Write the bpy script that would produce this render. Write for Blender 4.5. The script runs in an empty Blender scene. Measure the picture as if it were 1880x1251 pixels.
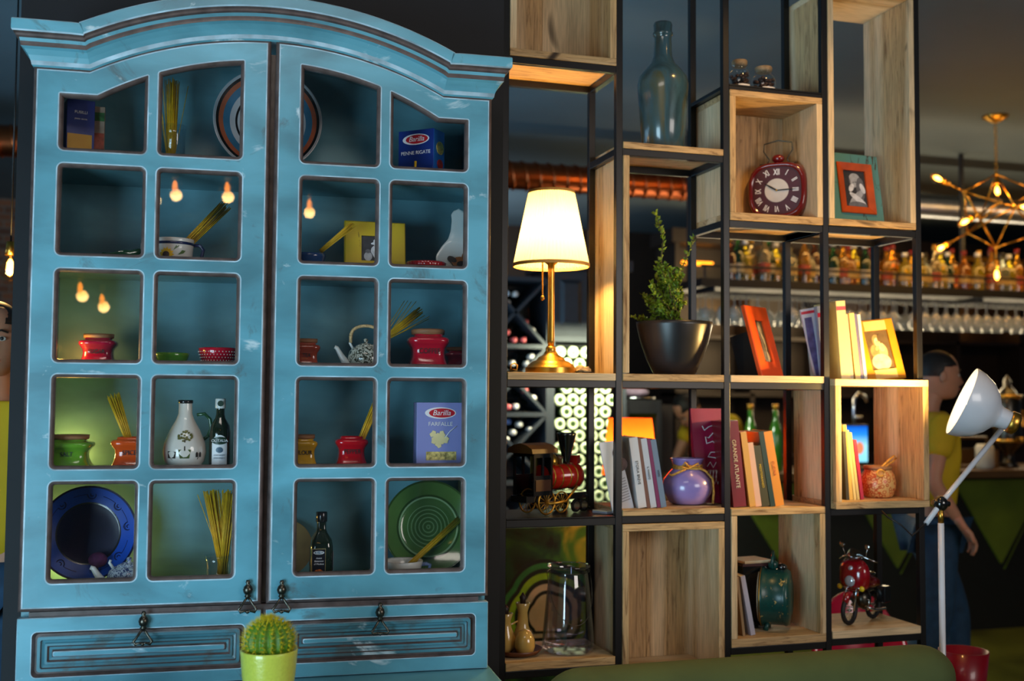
import bpy, bmesh, math, random
from mathutils import Matrix, Vector
random.seed(7)
C = bpy.context.scene.collection
PI = math.pi
# ---------------------------------------------------------------- camera
F_PX, PITCH, ROLL = 2008.6, math.radians(2.9755), math.radians(0.4009)
YS, YC = math.radians(16.814), math.radians(13.352)   # yaw of shelf wall and of cabinet against the view
EYE = Vector((0, 0, 1.5))
def _level(a, d, b):     # right, down, forward of the levelled camera -> world
    return Vector((a*math.cos(YS)+b*math.sin(YS), -a*math.sin(YS)+b*math.cos(YS), -d))
_cp, _sp, _cr, _sr = math.cos(PITCH), math.sin(PITCH), math.cos(ROLL), math.sin(ROLL)
RIGHT = _level(_cr, -_sr*_cp, -_sr*_sp)
DOWN = _level(_sr, _cr*_cp, _cr*_sp)
FWD = _level(0, -_sp, _cp)
cam_data = bpy.data.cameras.new('camera'); cam = bpy.data.objects.new('camera', cam_data); C.objects.link(cam)
cam.matrix_world = Matrix(((RIGHT.x, -DOWN.x, -FWD.x, EYE.x), (RIGHT.y, -DOWN.y, -FWD.y, EYE.y), (RIGHT.z, -DOWN.z, -FWD.z, EYE.z), (0, 0, 0, 1)))
cam_data.sensor_width = 36; cam_data.lens = F_PX/1880*36
cam_data.dof.use_dof = True; cam_data.dof.focus_distance = 2.95; cam_data.dof.aperture_fstop = 2.2
cam_data.clip_end = 60
bpy.context.scene.camera = cam
def ray(px, py):
    return (FWD + RIGHT*((px-940)/F_PX) + DOWN*((py-625.5)/F_PX))
def PW(px, py, Y):       # point of the ray through a photo position at depth Y of the shelf wall's frame
    d = ray(px, py); return EYE + d*(Y/d.y)
MC = Matrix.Translation((2.9*math.sin(YS), 2.9*math.cos(YS), 0)) @ Matrix.Rotation(YC-YS, 4, 'Z')
MCI = MC.inverted()
def PC(px, py, y=0.0):   # the same in the cabinet's own frame (y = depth behind its door faces)
    o = MCI @ EYE; d = (MCI.to_3x3() @ ray(px, py)); return o + d*((y-o.y)/d.y)
def mpp(p):              # metres per photo pixel at a world point
    return (p-EYE).dot(FWD)/F_PX
def mppc(p): return mpp(MC @ p)
# ---------------------------------------------------------------- render look, world, lights
sc = bpy.context.scene
sc.view_settings.view_transform = 'Standard'; sc.view_settings.look = 'None'
sc.view_settings.exposure = 0.0; sc.view_settings.gamma = 1.0; sc.view_settings.use_curve_mapping = False
try:
    sc.cycles.use_denoising = True; sc.cycles.sample_clamp_indirect = 6.0; sc.cycles.max_bounces = 8
    sc.cycles.transparent_max_bounces = 24; sc.cycles.caustics_reflective = False; sc.cycles.caustics_refractive = False
except Exception: pass
w = bpy.data.worlds.new('world'); sc.world = w; w.use_nodes = True
w.node_tree.nodes['Background'].inputs[0].default_value = (0.30, 0.42, 0.60, 1)
w.node_tree.nodes['Background'].inputs[1].default_value = 0.07
def lamp(name, kind, loc, energy, color, size=0.1, target=None, size_y=None, spot=None, blend=0.5):
    d = bpy.data.lights.new(name, kind); d.energy = energy; d.color = color
    if kind == 'AREA':
        d.size = size
        if size_y: d.shape = 'RECTANGLE'; d.size_y = size_y
    else: d.shadow_soft_size = size
    if kind == 'SPOT': d.spot_size = spot; d.spot_blend = blend
    o = bpy.data.objects.new(name, d); C.objects.link(o); o.location = loc
    if target is not None:
        o.rotation_euler = (Vector(target)-Vector(loc)).to_track_quat('-Z', 'Y').to_euler()
    return o
WARM, AMBER, COOL = (1, .62, .22), (1, .42, .08), (.62, .84, 1)
# big window behind the camera, low and to the left; a second, higher one to the right
lamp('window_light', 'AREA', (-2.05, .15, .85), 98, (.54, .83, 1), 1.5, (0.25, 2.9, 1.15), 1.7)
lamp('window_light_right', 'AREA', (3.0, -.6, 2.0), 42, (1, .92, .86), 1.6, (1.6, 3.2, 1.4), 1.2)
lamp('added_cabinet_fill', 'AREA', (.1, 1.15, 3.15), 11, (1, .90, .80), 1.2, (0.3, 2.9, 1.5), .5)  # added fill light for the cabinet interior, no fitting up there
lamp('back_room_wash', 'AREA', (5.0, 7.6, 2.2), 34, (1, .72, .38), 2.0, (4.2, 9.5, 3.1), 1.0)
lamp('ceiling_wash', 'AREA', (0.6, 4.9, 1.7), 40, (.34, .66, .95), 2.4, (1.6, 5.6, 3.2), 2.0)
lamp('ceiling_wash_left', 'AREA', (-3.0, 4.7, 1.9), 34, (.40, .70, 1), 1.6, (-2.6, 5.2, 3.2), 1.2)
lamp('ceiling_wash_far', 'AREA', (1.9, 8.9, 2.1), 26, (.62, .82, 1), 1.6, (2.1, 9.6, 3.2), .8)
lamp('table_spot', 'SPOT', (1.85, 2.5, 3.05), 26, (1, .55, .16), 0.06, (1.75, 3.25, 1.3), spot=1.5, blend=.8)
# ---------------------------------------------------------------- materials
def lin(c):
    return tuple(((x/12.92) if x <= .04045 else ((x+.055)/1.055)**2.4) for x in (v/255 for v in c))
_mats = {}
def mat(name, rgb, rough=.5, metal=0, emit=0, noise=.12, scale=20, bump=0, trans=0, coat=0, stretch=(1, 1, 1), alpha=1, emitc=None, spec=.5, sss=0):
    """Principled material whose colour varies a little with a procedural noise."""
    if name in _mats: return _mats[name]
    m = bpy.data.materials.new(name); m.use_nodes = True; nt = m.node_tree; N = nt.nodes; L = nt.links
    b = N['Principled BSDF']; c = lin(rgb)
    tc = N.new('ShaderNodeTexCoord'); mp = N.new('ShaderNodeMapping'); mp.inputs['Scale'].default_value = stretch
    L.new(tc.outputs['Object'], mp.inputs[0])
    nz = N.new('ShaderNodeTexNoise'); nz.inputs['Scale'].default_value = scale; nz.inputs['Detail'].default_value = 4
    L.new(mp.outputs[0], nz.inputs['Vector'])
    cr = N.new('ShaderNodeValToRGB'); cr.color_ramp.elements[0].position = .3; cr.color_ramp.elements[1].position = .7
    cr.color_ramp.elements[0].color = tuple(x*(1-noise) for x in c)+(1,); cr.color_ramp.elements[1].color = tuple(min(1, x*(1+noise)) for x in c)+(1,)
    L.new(nz.outputs['Fac'], cr.inputs[0]); L.new(cr.outputs[0], b.inputs['Base Color'])
    b.inputs['Roughness'].default_value = rough; b.inputs['Metallic'].default_value = metal
    b.inputs['Specular IOR Level'].default_value = spec
    if emit:
        b.inputs['Emission Color'].default_value = lin(emitc or rgb)+(1,); b.inputs['Emission Strength'].default_value = emit
    if trans: b.inputs['Transmission Weight'].default_value = trans
    if coat: b.inputs['Coat Weight'].default_value = coat; b.inputs['Coat Roughness'].default_value = .06
    if alpha < 1: b.inputs['Alpha'].default_value = alpha
    if sss: b.inputs['Subsurface Weight'].default_value = sss; b.inputs['Subsurface Scale'].default_value = .02
    if bump:
        bp = N.new('ShaderNodeBump'); bp.inputs['Strength'].default_value = bump; bp.inputs['Distance'].default_value = .002
        L.new(nz.outputs['Fac'], bp.inputs['Height']); L.new(bp.outputs[0], b.inputs['Normal'])
    _mats[name] = m; return m
def ramp(N, L, src, stops):
    r = N.new('ShaderNodeValToRGB'); e = r.color_ramp.elements
    while len(e) < len(stops): e.new(.5)
    for k, (p, c) in enumerate(stops): e[k].position = p; e[k].color = (tuple(c)+(1,))[:4] if len(c) == 3 else c
    L.new(src, r.inputs[0]); return r
def nodes(name):
    m = bpy.data.materials.new(name); m.use_nodes = True
    _mats[name] = m
    return m, m.node_tree.nodes, m.node_tree.links, m.node_tree.nodes['Principled BSDF']
def noise(N, L, scale, stretch=(1, 1, 1), detail=4, dist=0, rough=.5, coord='Object', rnd=False, rot=(0, 0, 0)):
    tc = N.new('ShaderNodeTexCoord'); mp = N.new('ShaderNodeMapping'); mp.inputs['Scale'].default_value = stretch
    mp.inputs['Rotation'].default_value = rot
    src = tc.outputs[coord]
    if rnd:
        oi = N.new('ShaderNodeObjectInfo'); ml = N.new('ShaderNodeMath'); ml.operation = 'MULTIPLY'; ml.inputs[1].default_value = 40
        L.new(oi.outputs['Random'], ml.inputs[0]); L.new(ml.outputs[0], mp.inputs['Location'])
    L.new(src, mp.inputs[0]); nz = N.new('ShaderNodeTexNoise'); nz.inputs['Scale'].default_value = scale
    nz.inputs['Detail'].default_value = detail; nz.inputs['Distortion'].default_value = dist; nz.inputs['Roughness'].default_value = rough
    L.new(mp.outputs[0], nz.inputs['Vector']); return nz
def mix(N, L, fac, a, b, mode='MIX'):
    x = N.new('ShaderNodeMix'); x.data_type = 'RGBA'; x.blend_type = mode
    for s, v in ((0, fac), (6, a), (7, b)):
        if hasattr(v, 'links') or hasattr(v, 'is_output'): L.new(v, x.inputs[s])
        else: x.inputs[s].default_value = v if s == 0 else tuple(v)+(1,)
    return x.outputs[2]
def wood(name, axis, light=(196, 160, 112), dark=(120, 84, 46), pale=(224, 196, 156)):
    m, N, L, b = nodes(name)
    st = {'x': (1.2, 9, 9), 'z': (9, 9, .8)}[axis]
    big = noise(N, L, 1.1, {'x': (.35, 8, 8), 'z': (8, 8, .25)}[axis], 1, .2, rnd=True)
    fine = noise(N, L, 5, st, 6, 2.2, .6, rnd=True)
    grain = noise(N, L, 30, {'x': (.4, 9, 9), 'z': (9, 9, .35)}[axis], 2, .2, rnd=True)
    r1 = ramp(N, L, fine.outputs['Fac'], [(.30, lin(dark)), (.47, lin(light)), (.72, lin(tuple(min(255, x*1.08) for x in light)))])
    r2 = ramp(N, L, big.outputs['Fac'], [(.50, (0, 0, 0)), (.58, (1, 1, 1))])
    c = mix(N, L, r2.outputs[0], r1.outputs[0], lin(pale))
    kn = noise(N, L, 2.6, {'x': (1, 2, 2), 'z': (2, 2, 1)}[axis], 2, 1.0, rnd=True)
    r3 = ramp(N, L, kn.outputs['Fac'], [(.25, (1, 1, 1)), (.31, (0, 0, 0))])
    c = mix(N, L, r3.outputs[0], c, lin(tuple(x*.45 for x in dark)))
    g = ramp(N, L, grain.outputs['Fac'], [(.35, (.72, .72, .72)), (.6, (1, 1, 1))])
    c = mix(N, L, 1.0, c, g.outputs[0], 'MULTIPLY')
    L.new(c, b.inputs['Base Color']); b.inputs['Roughness'].default_value = .62
    bp = N.new('ShaderNodeBump'); bp.inputs['Strength'].default_value = .25; bp.inputs['Distance'].default_value = .002
    L.new(grain.outputs['Fac'], bp.inputs['Height']); L.new(bp.outputs[0], b.inputs['Normal'])
    return m
WOODX, WOODZ = wood('oak_along', 'x'), wood('oak_upright', 'z')
def paint(name, base, wear_glint=.68, smear=.36):
    """Distressed teal chalk paint: brown glaze smears, white spots for rubbed paint and painted glints."""
    m, N, L, b = nodes(name)
    a = noise(N, L, 3.0, (1, 1, 2.2), 5, .4); r = ramp(N, L, a.outputs['Fac'], [(.32, tuple(x*.60 for x in base)), (.68, tuple(x*1.20 for x in base))])
    s = noise(N, L, 5.5, (1.0, 1, 1.0), 6, 1.2, .65); rs = ramp(N, L, s.outputs['Fac'], [(smear-.08, (.55, .55, .55)), (smear, (0, 0, 0))])
    c = mix(N, L, rs.outputs[0], r.outputs[0], lin((84, 78, 70)))
    q = noise(N, L, 7.0, (1.0, 1, 1.6), 5, .6, .6); rq = ramp(N, L, q.outputs['Fac'], [(wear_glint, (0, 0, 0)), (wear_glint+.07, (.8, .8, .8))])  # white spots: rubbed paint plus specular glints put into the colour
    c = mix(N, L, rq.outputs[0], c, lin((214, 232, 240)))
    L.new(c, b.inputs['Base Color']); b.inputs['Roughness'].default_value = .34; b.inputs['Specular IOR Level'].default_value = .55
    g = noise(N, L, 60, (1, 1, .15), 2)
    bp = N.new('ShaderNodeBump'); bp.inputs['Strength'].default_value = .12; bp.inputs['Distance'].default_value = .001
    L.new(g.outputs['Fac'], bp.inputs['Height']); L.new(bp.outputs[0], b.inputs['Normal'])
    return m
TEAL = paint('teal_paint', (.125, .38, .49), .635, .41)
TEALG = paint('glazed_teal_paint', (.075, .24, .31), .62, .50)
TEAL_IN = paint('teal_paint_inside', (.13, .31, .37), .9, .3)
GLAZE = mat('brown_glaze', (92, 78, 76), .38, noise=.35, scale=30, stretch=(1, 1, 1))
RUBBED = mat('rubbed_white_edge', (168, 196, 212), .4, noise=.45, scale=14)
BLACKM = mat('black_steel', (22, 21, 23), .36, .2, noise=.1)
WALLM = mat('navy_black_wall', (17, 18, 25), .7, noise=.1)
def glassmat(name, tint=(1, 1, 1), gloss=1.0, rough=.0, base=.04, power=1.0, body=0.0, bodyc=(1, 1, 1)):
    """Clear sheet: transparent with Fresnel reflection (and an optional milky or coloured body)."""
    m = bpy.data.materials.new(name); m.use_nodes = True; N = m.node_tree.nodes; L = m.node_tree.links
    N.remove(N['Principled BSDF']); out = N['Material Output']
    t = N.new('ShaderNodeBsdfTransparent'); t.inputs[0].default_value = tuple(tint)+(1,)
    g = N.new('ShaderNodeBsdfGlossy'); g.inputs['Roughness'].default_value = rough; g.inputs[0].default_value = (gloss, gloss, gloss, 1)
    fr = N.new('ShaderNodeLayerWeight'); fr.inputs[0].default_value = .5; pw = N.new('ShaderNodeMath'); pw.operation = 'POWER'; pw.inputs[1].default_value = 4
    L.new(fr.outputs['Facing'], pw.inputs[0]); ma = N.new('ShaderNodeMath'); ma.operation = 'MULTIPLY_ADD'; ma.inputs[1].default_value = .8; ma.inputs[2].default_value = base; L.new(pw.outputs[0], ma.inputs[0])
    mx = N.new('ShaderNodeMixShader'); L.new(ma.outputs[0], mx.inputs[0]); L.new(t.outputs[0], mx.inputs[1]); L.new(g.outputs[0], mx.inputs[2])
    last = mx
    if body:
        d = N.new('ShaderNodeBsdfDiffuse'); d.inputs[0].default_value = tuple(bodyc)+(1,)
        m2 = N.new('ShaderNodeMixShader'); m2.inputs[0].default_value = body
        L.new(mx.outputs[0], m2.inputs[1]); L.new(d.outputs[0], m2.inputs[2]); last = m2
    L.new(last.outputs[0], out.inputs[0]); _mats[name] = m; return m
PANE = glassmat('clear_pane')
GLASS = glassmat('clear_glass', (.93, .95, .97), 1, .02)
GREENGLASS = glassmat('green_glass', (.12, .38, .16), 1, .03)
BRASS = mat('antique_brass', (214, 166, 74), .32, 1, noise=.15)
CHROME = mat('chrome', (205, 208, 214), .15, 1, noise=.05)
DARKMETAL = mat('aged_pewter', (88, 84, 76), .32, 1, noise=.3, scale=90)
WHITE = mat('white_glaze', (225, 225, 222), .2, coat=.5, noise=.04)
PASTA = mat('dry_pasta', (222, 178, 30), .5, noise=.18, scale=60)
PAPER = mat('book_paper', (226, 212, 180), .8, noise=.1, scale=60, stretch=(1, 1, 1))
BLACK = mat('black_print', (22, 20, 20), .5)
# ---------------------------------------------------------------- mesh building
class MB:
    def __init__(s, M=None): s.v = []; s.f = []; s.m = []; s.sm = []; s.k = 0; s.M = M or Matrix()
    def add(s, vs, fs, smooth=False, k=None):
        o = len(s.v); s.v += [s.M @ Vector(p) for p in vs]
        for f in fs: s.f.append([i+o for i in f]); s.m.append(s.k if k is None else k); s.sm.append(smooth)
        return s
    def box(s, x0, x1, y0, y1, z0, z1, k=None):
        return s.add([(x0, y0, z0), (x1, y0, z0), (x1, y1, z0), (x0, y1, z0), (x0, y0, z1), (x1, y0, z1), (x1, y1, z1), (x0, y1, z1)],
              [(0, 3, 2, 1), (4, 5, 6, 7), (0, 1, 5, 4), (1, 2, 6, 5), (2, 3, 7, 6), (3, 0, 4, 7)], k=k)
    def rings(s, rs, close=True, cap0=True, cap1=True, smooth=True, ks=None, loop=True):
        n = len(rs[0]); vs = [p for r in rs for p in r]; o = len(s.v); s.v += [s.M @ Vector(p) for p in vs]
        for i in range(len(rs)-1):
            kk = s.k if ks is None else ks[i]
            for j in range(n if loop else n-1):
                j2 = (j+1) % n
                s.f.append([o+i*n+j, o+i*n+j2, o+(i+1)*n+j2, o+(i+1)*n+j]); s.m.append(kk); s.sm.append(smooth)
        if cap0: s.f.append([o+j for j in range(n)][::-1]); s.m.append(s.k if ks is None else ks[0]); s.sm.append(False)
        if cap1: s.f.append([o+(len(rs)-1)*n+j for j in range(n)]); s.m.append(s.k if ks is None else ks[-1]); s.sm.append(False)
        return s
    def lathe(s, prof, seg=28, c=(0, 0, 0), e=2.0, sx=1, sy=1, cap0=True, cap1=True, ks=None, smooth=True, wob=None):
        rs = []
        for r, z in prof:
            ring = []
            for j in range(seg):
                a = 2*PI*j/seg; ca, sa = math.cos(a), math.sin(a)
                q = (abs(ca)**e+abs(sa)**e)**(-1/e); rr = max(r, 1e-5)*(wob(a) if wob else 1)
                ring.append((c[0]+rr*q*ca*sx, c[1]+rr*q*sa*sy, c[2]+z))
            rs.append(ring)
        return s.rings(rs, cap0=cap0, cap1=cap1, ks=ks, smooth=smooth)
    def tube(s, pts, r, seg=8, cap=True, closed=False):
        P = [Vector(p) for p in pts]; n = len(P); rs = []; up = None
        for i, p in enumerate(P):
            if closed: t = P[(i+1) % n]-P[i-1]
            else: t = (P[min(i+1, n-1)]-P[max(i-1, 0)])
            t = t.normalized() if t.length > 1e-9 else Vector((0, 0, 1))
            if up is None: up = Vector((0, 0, 1)) if abs(t.z) < .9 else Vector((1, 0, 0))
            a = t.cross(up).normalized(); b = a.cross(t).normalized(); up = b
            rr = r[i] if isinstance(r, (list, tuple)) else r
            rs.append([tuple(p+a*(rr*math.cos(2*PI*j/seg))+b*(rr*math.sin(2*PI*j/seg))) for j in range(seg)])
        if closed: rs.append(rs[0])
        return s.rings(rs, cap0=cap and not closed, cap1=cap and not closed)
    def ell(s, c, r, seg=16, rn=10):
        if not isinstance(r, (tuple, list)): r = (r, r, r)
        rs = []
        for i in range(rn+1):
            a = -PI/2+PI*i/rn; q = max(math.cos(a), 1e-4)
            rs.append([(c[0]+r[0]*q*math.cos(2*PI*j/seg), c[1]+r[1]*q*math.sin(2*PI*j/seg), c[2]+r[2]*math.sin(a)) for j in range(seg)])
        return s.rings(rs)
    def prism(s, poly, y0, y1, k=None):
        n = len(poly); vs = [(x, y0, z) for x, z in poly]+[(x, y1, z) for x, z in poly]
        return s.add(vs, [tuple(range(n)), tuple(range(n, 2*n))[::-1]]+[(i, i+n, (i+1) % n+n, (i+1) % n) for i in range(n)], k=k)
    def disc(s, c, r, y0, y1, seg=24, rz=None, k=None):    # a short drum whose faces look along y
        rz = rz or r
        return s.prism([(c[0]+r*math.cos(2*PI*j/seg), c[1]+rz*math.sin(2*PI*j/seg)) for j in range(seg)], y0, y1, k=k)
    def build(s, name, mats, parent=None, loc=None, rz=None, M=None, bevel=0, sub=0, label=None, cat=None, group=None, kind=None, noshade=False):
        me = bpy.data.meshes.new(name); me.from_pydata([tuple(v) for v in s.v], [], s.f)
        for m in (mats if isinstance(mats, (list, tuple)) else [mats]): me.materials.append(m)
        me.polygons.foreach_set('material_index', s.m); me.polygons.foreach_set('use_smooth', s.sm)
        bm = bmesh.new(); bm.from_mesh(me); bmesh.ops.recalc_face_normals(bm, faces=bm.faces); bm.to_mesh(me); bm.free(); me.update()
        o = bpy.data.objects.new(name, me); C.objects.link(o)
        if parent: o.parent = parent
        if loc is not None: o.location = loc
        if rz is not None: o.rotation_euler[2] = rz
        if M is not None: o.matrix_basis = M
        if bevel:
            b = o.modifiers.new('bevel', 'BEVEL'); b.width = bevel; b.segments = 2; b.limit_method = 'ANGLE'; b.harden_normals = False
        if sub:
            b = o.modifiers.new('subdivision', 'SUBSURF'); b.levels = sub; b.render_levels = sub
        return tag(o, label, cat, group, kind)
def tag(o, label=None, cat=None, group=None, kind=None):
    if label: o['label'] = label
    if cat: o['category'] = cat
    if group: o['group'] = group
    if kind: o['kind'] = kind
    return o
def thing(name, label, cat, loc=(0, 0, 0), rz=0, group=None, M=None):
    o = bpy.data.objects.new(name, None); C.objects.link(o); o.empty_display_size = .05
    if M is not None: o.matrix_basis = M
    else: o.location = loc; o.rotation_euler = (0, 0, rz)
    return tag(o, label, cat, group)
def kids(o): return [c for c in bpy.data.objects if c.parent == o]
def copy_tree(o, loc=None, rz=None, label=None, group=None, parent=None, scale=None):
    r = o.copy(); C.objects.link(r)
    if parent: r.parent = parent
    if loc is not None: r.location = loc
    if rz is not None: r.rotation_euler = (r.rotation_euler[0], r.rotation_euler[1], rz)
    if scale is not None: r.scale = scale
    if label: r['label'] = label
    if group: r['group'] = group
    for ch in kids(o):
        c = ch.copy(); C.objects.link(c); c.parent = r
        for g in kids(ch): d = g.copy(); C.objects.link(d); d.parent = c
    return r
def cabthing(name, label, cat, p, rz=0, group=None, tilt=0):
    M = MC @ Matrix.Translation(p) @ Matrix.Rotation(rz, 4, 'Z') @ Matrix.Rotation(tilt, 4, 'X')
    return thing(name, label, cat, M=M, group=group)
def text(s, size, loc, m, parent, rot=(PI/2, 0, 0), extrude=.0004, name='lettering', shear=0, sx=1.0, align='CENTER', bold=0):
    cu = bpy.data.curves.new(name, 'FONT'); cu.body = s; cu.size = size; cu.extrude = extrude; cu.align_x = align; cu.align_y = 'CENTER'; cu.shear = shear
    if bold: cu.offset = bold
    t = bpy.data.objects.new('tmp', cu); C.objects.link(t); bpy.context.view_layer.update()
    me = bpy.data.meshes.new_from_object(t); bpy.data.objects.remove(t)
    me.materials.clear(); me.materials.append(m)
    o = bpy.data.objects.new(name, me); C.objects.link(o); o.location = loc; o.rotation_euler = rot; o.scale = (sx, 1, 1)
    if parent: o.parent = parent
    return o
def rrect(x0, x1, z0, z1, r, n=5, y=None):
    pts = []
    for cx, cz, a0 in ((x1-r, z1-r, 0), (x0+r, z1-r, PI/2), (x0+r, z0+r, PI), (x1-r, z0+r, 1.5*PI)):
        for k in range(n+1):
            a = a0+PI/2*k/n; pts.append((cx+r*math.cos(a), cz+r*math.sin(a)) if y is None else (cx+r*math.cos(a), y, cz+r*math.sin(a)))
    return pts
def round_poly(pts, r, n=5):
    out = []; N = len(pts)
    for i in range(N):
        p0, p, p1 = Vector(pts[i-1]), Vector(pts[i]), Vector(pts[(i+1) % N])
        a, b = (p0-p), (p1-p); la, lb = a.length, b.length; a.normalize(); b.normalize()
        ang = a.angle(b)
        if ang > 2.7 or la < 1e-6: out.append(tuple(p)); continue
        d = min(r/math.tan(ang/2), la*.45, lb*.45); rr = d*math.tan(ang/2)
        c = p+(a+b).normalized()*(rr/math.sin(ang/2))
        s, e = p+a*d-c, p+b*d-c
        t = math.atan2(s.x*e.y-s.y*e.x, s.dot(e))
        for k in range(n+1):
            th = t*k/n; q = Vector((s.x*math.cos(th)-s.y*math.sin(th), s.x*math.sin(th)+s.y*math.cos(th))); out.append(tuple(c+q))
    return out
def plate_curve(polys, depth, bev, res=3):
    """Flat board with holes and rounded edges from 2D outlines; lies in xz, thickness along y."""
    cu = bpy.data.curves.new('board', 'CURVE'); cu.dimensions = '2D'; cu.fill_mode = 'BOTH'; cu.extrude = depth/2-bev; cu.bevel_depth = bev; cu.bevel_resolution = res
    for P in polys:
        sp = cu.splines.new('POLY'); sp.points.add(len(P)-1); sp.use_cyclic_u = True
        for k, (x, z) in enumerate(P): sp.points[k].co = (x, z, 0, 1)
    t = bpy.data.objects.new('tmp', cu); C.objects.link(t); bpy.context.view_layer.update()
    me = bpy.data.meshes.new_from_object(t); bpy.data.objects.remove(t)
    me.transform(Matrix.Rotation(PI/2, 4, 'X')); return me
# ================================================================ THE ROOM
def struct(name, mb, m, **k): return mb.build(name, m, kind='structure', **k)
def concrete():
    m, N, L, b = nodes('floor_concrete'); a = noise(N, L, 1.4, detail=6); r = ramp(N, L, a.outputs['Fac'], [(.3, lin((52, 54, 22))), (.7, lin((112, 116, 44)))])
    L.new(r.outputs[0], b.inputs['Base Color']); b.inputs['Roughness'].default_value = .35; return m
def brick():
    m, N, L, b = nodes('old_brick'); tc = N.new('ShaderNodeTexCoord'); sx = N.new('ShaderNodeSeparateXYZ'); cx = N.new('ShaderNodeCombineXYZ')
    L.new(tc.outputs['Object'], sx.inputs[0]); L.new(sx.outputs[0], cx.inputs[0]); L.new(sx.outputs[2], cx.inputs[1])
    br = N.new('ShaderNodeTexBrick'); L.new(cx.outputs[0], br.inputs['Vector']); br.inputs['Scale'].default_value = 4
    br.inputs['Color1'].default_value = lin((150, 92, 62))+(1,); br.inputs['Color2'].default_value = lin((96, 62, 48))+(1,); br.inputs['Mortar'].default_value = lin((120, 110, 100))+(1,)
    br.inputs['Mortar Size'].default_value = .02; L.new(br.outputs[0], b.inputs['Base Color']); b.inputs['Roughness'].default_value = .85; return m
struct('floor', MB().box(-7, 12, -4, 10.4, -.1, 0), concrete())
struct('ceiling', MB().box(-7, 12, -4, 10.4, 3.2, 3.3), mat('ceiling_slate', (84, 98, 104), .7, noise=.08, scale=2))
struct('wall_back', MB().box(2.1, 12, 10.3, 10.4, 0, 3.2), mat('bar_wall_brown', (48, 32, 22), .7, noise=.2, scale=3))
struct('wall_left', MB().box(-7, 2.1, 10.3, 10.42, 0, 3.2), brick())
# dark partition the cabinet stands against; its ends show on both sides of the cabinet
pl, pr = PC(38, 60, .336), PC(921, 600, .336)
struct('wall_partition', MB().box(pl.x, pr.x, .336, .50, 0, 3.2), WALLM, M=MC)

# ================================================================ BLUE CABINET
Cx = lambda px, py: PC(px, py).x
Cz = lambda px, py: PC(px, py).z
SV = 2.9/3.5
U = [v*SV for v in (-1.379, -1.124, -1.101, -.845, -.681, -.427, -.402, -.145)]
V = [1.5-v*SV for v in (-.714, -.683, -.403, -.372, -.089, -.062, .222, .249, .55)]   # bottom r0, top r1, bottom r1, ...
xl, xr = (Cx(60, 130)+Cx(33, 1110))/2, (Cx(903, 190)+Cx(897, 1095))/2
xm = Cx(494, 560)
z_door0 = (Cz(35, 1125)+Cz(897, 1096))/2
def arc(k0, k1, apex):            # circle arc over k0..k1 through apex height
    (xa, za), (xb, zb) = k0, k1; z0 = (za+zb)/2; h = apex-z0; hw = (xb-xa)/2; xc = (xa+xb)/2
    R = (hw*hw+h*h)/(2*h)
    return lambda x: z0 if abs(x-xc) >= hw else apex-R+math.sqrt(R*R-(x-xc)**2)
a_, b_, c_ = PC(166, 126), PC(814, 174), PC(492, 73)
door_top = arc((a_.x, a_.z), (b_.x, b_.z), c_.z)
a2, b2, c2 = PC(179, 170), PC(806, 217.6), PC(492, 110)
pane_top = arc((a2.x, a2.z), (b2.x, b2.z), c2.z)
def span(fn, x0, x1, n=14):
    return [(x0+(x1-x0)*i/n, fn(x0+(x1-x0)*i/n)) for i in range(n+1)]
def with_kink(fn, x0, x1, kinks):
    xs = sorted(set([x0+(x1-x0)*i/16 for i in range(17)]+[k for k in kinks if x0 < k < x1])); return [(x, fn(x)) for x in xs]
cabinet = thing('display_cabinet', 'tall distressed teal-blue glazed cabinet with arched cornice and two drawers', 'cabinet', M=MC @ Matrix.Translation((xm, 0, 0)))
def cpart(mb, name, m, parent=None, **k):
    mb2 = mb; o = mb2.build(name, m, **k); o.parent = parent or cabinet
    o.location = Vector(o.location)+(Vector((-xm, 0, 0)) if parent is None else Vector((0, 0, 0))); return o
XL, XR, XM, DOOR_T = xl, xr, xm, .024
handle_m = DARKMETAL
def pull(parent, x, z):
    o = MB(); y = -.004
    o.lathe([(.004, .052), (.006, .046), (.004, .042), (.010, .036), (.0125, .028), (.010, .02), (.006, .016), (.009, .012), (.005, .008)], 14, (0, y-.006, -.012))
    for s in (-1, 1):
        o.tube([(0, y-.008, -.002), (s*.006, y-.012, -.008), (s*.014, y-.016, -.02), (s*.021, y-.016, -.030), (s*.017, y-.015, -.037), (s*.007, y-.016, -.034), (0, y-.016, -.036)], [.0026, .003, .003, .0035, .004, .003, .0035], 7)
    o.ell((0, y-.016, -.036), .005, 8, 6)
    return o.build('handle', handle_m, parent=parent, loc=(x-XM, -.0, z))
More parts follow.
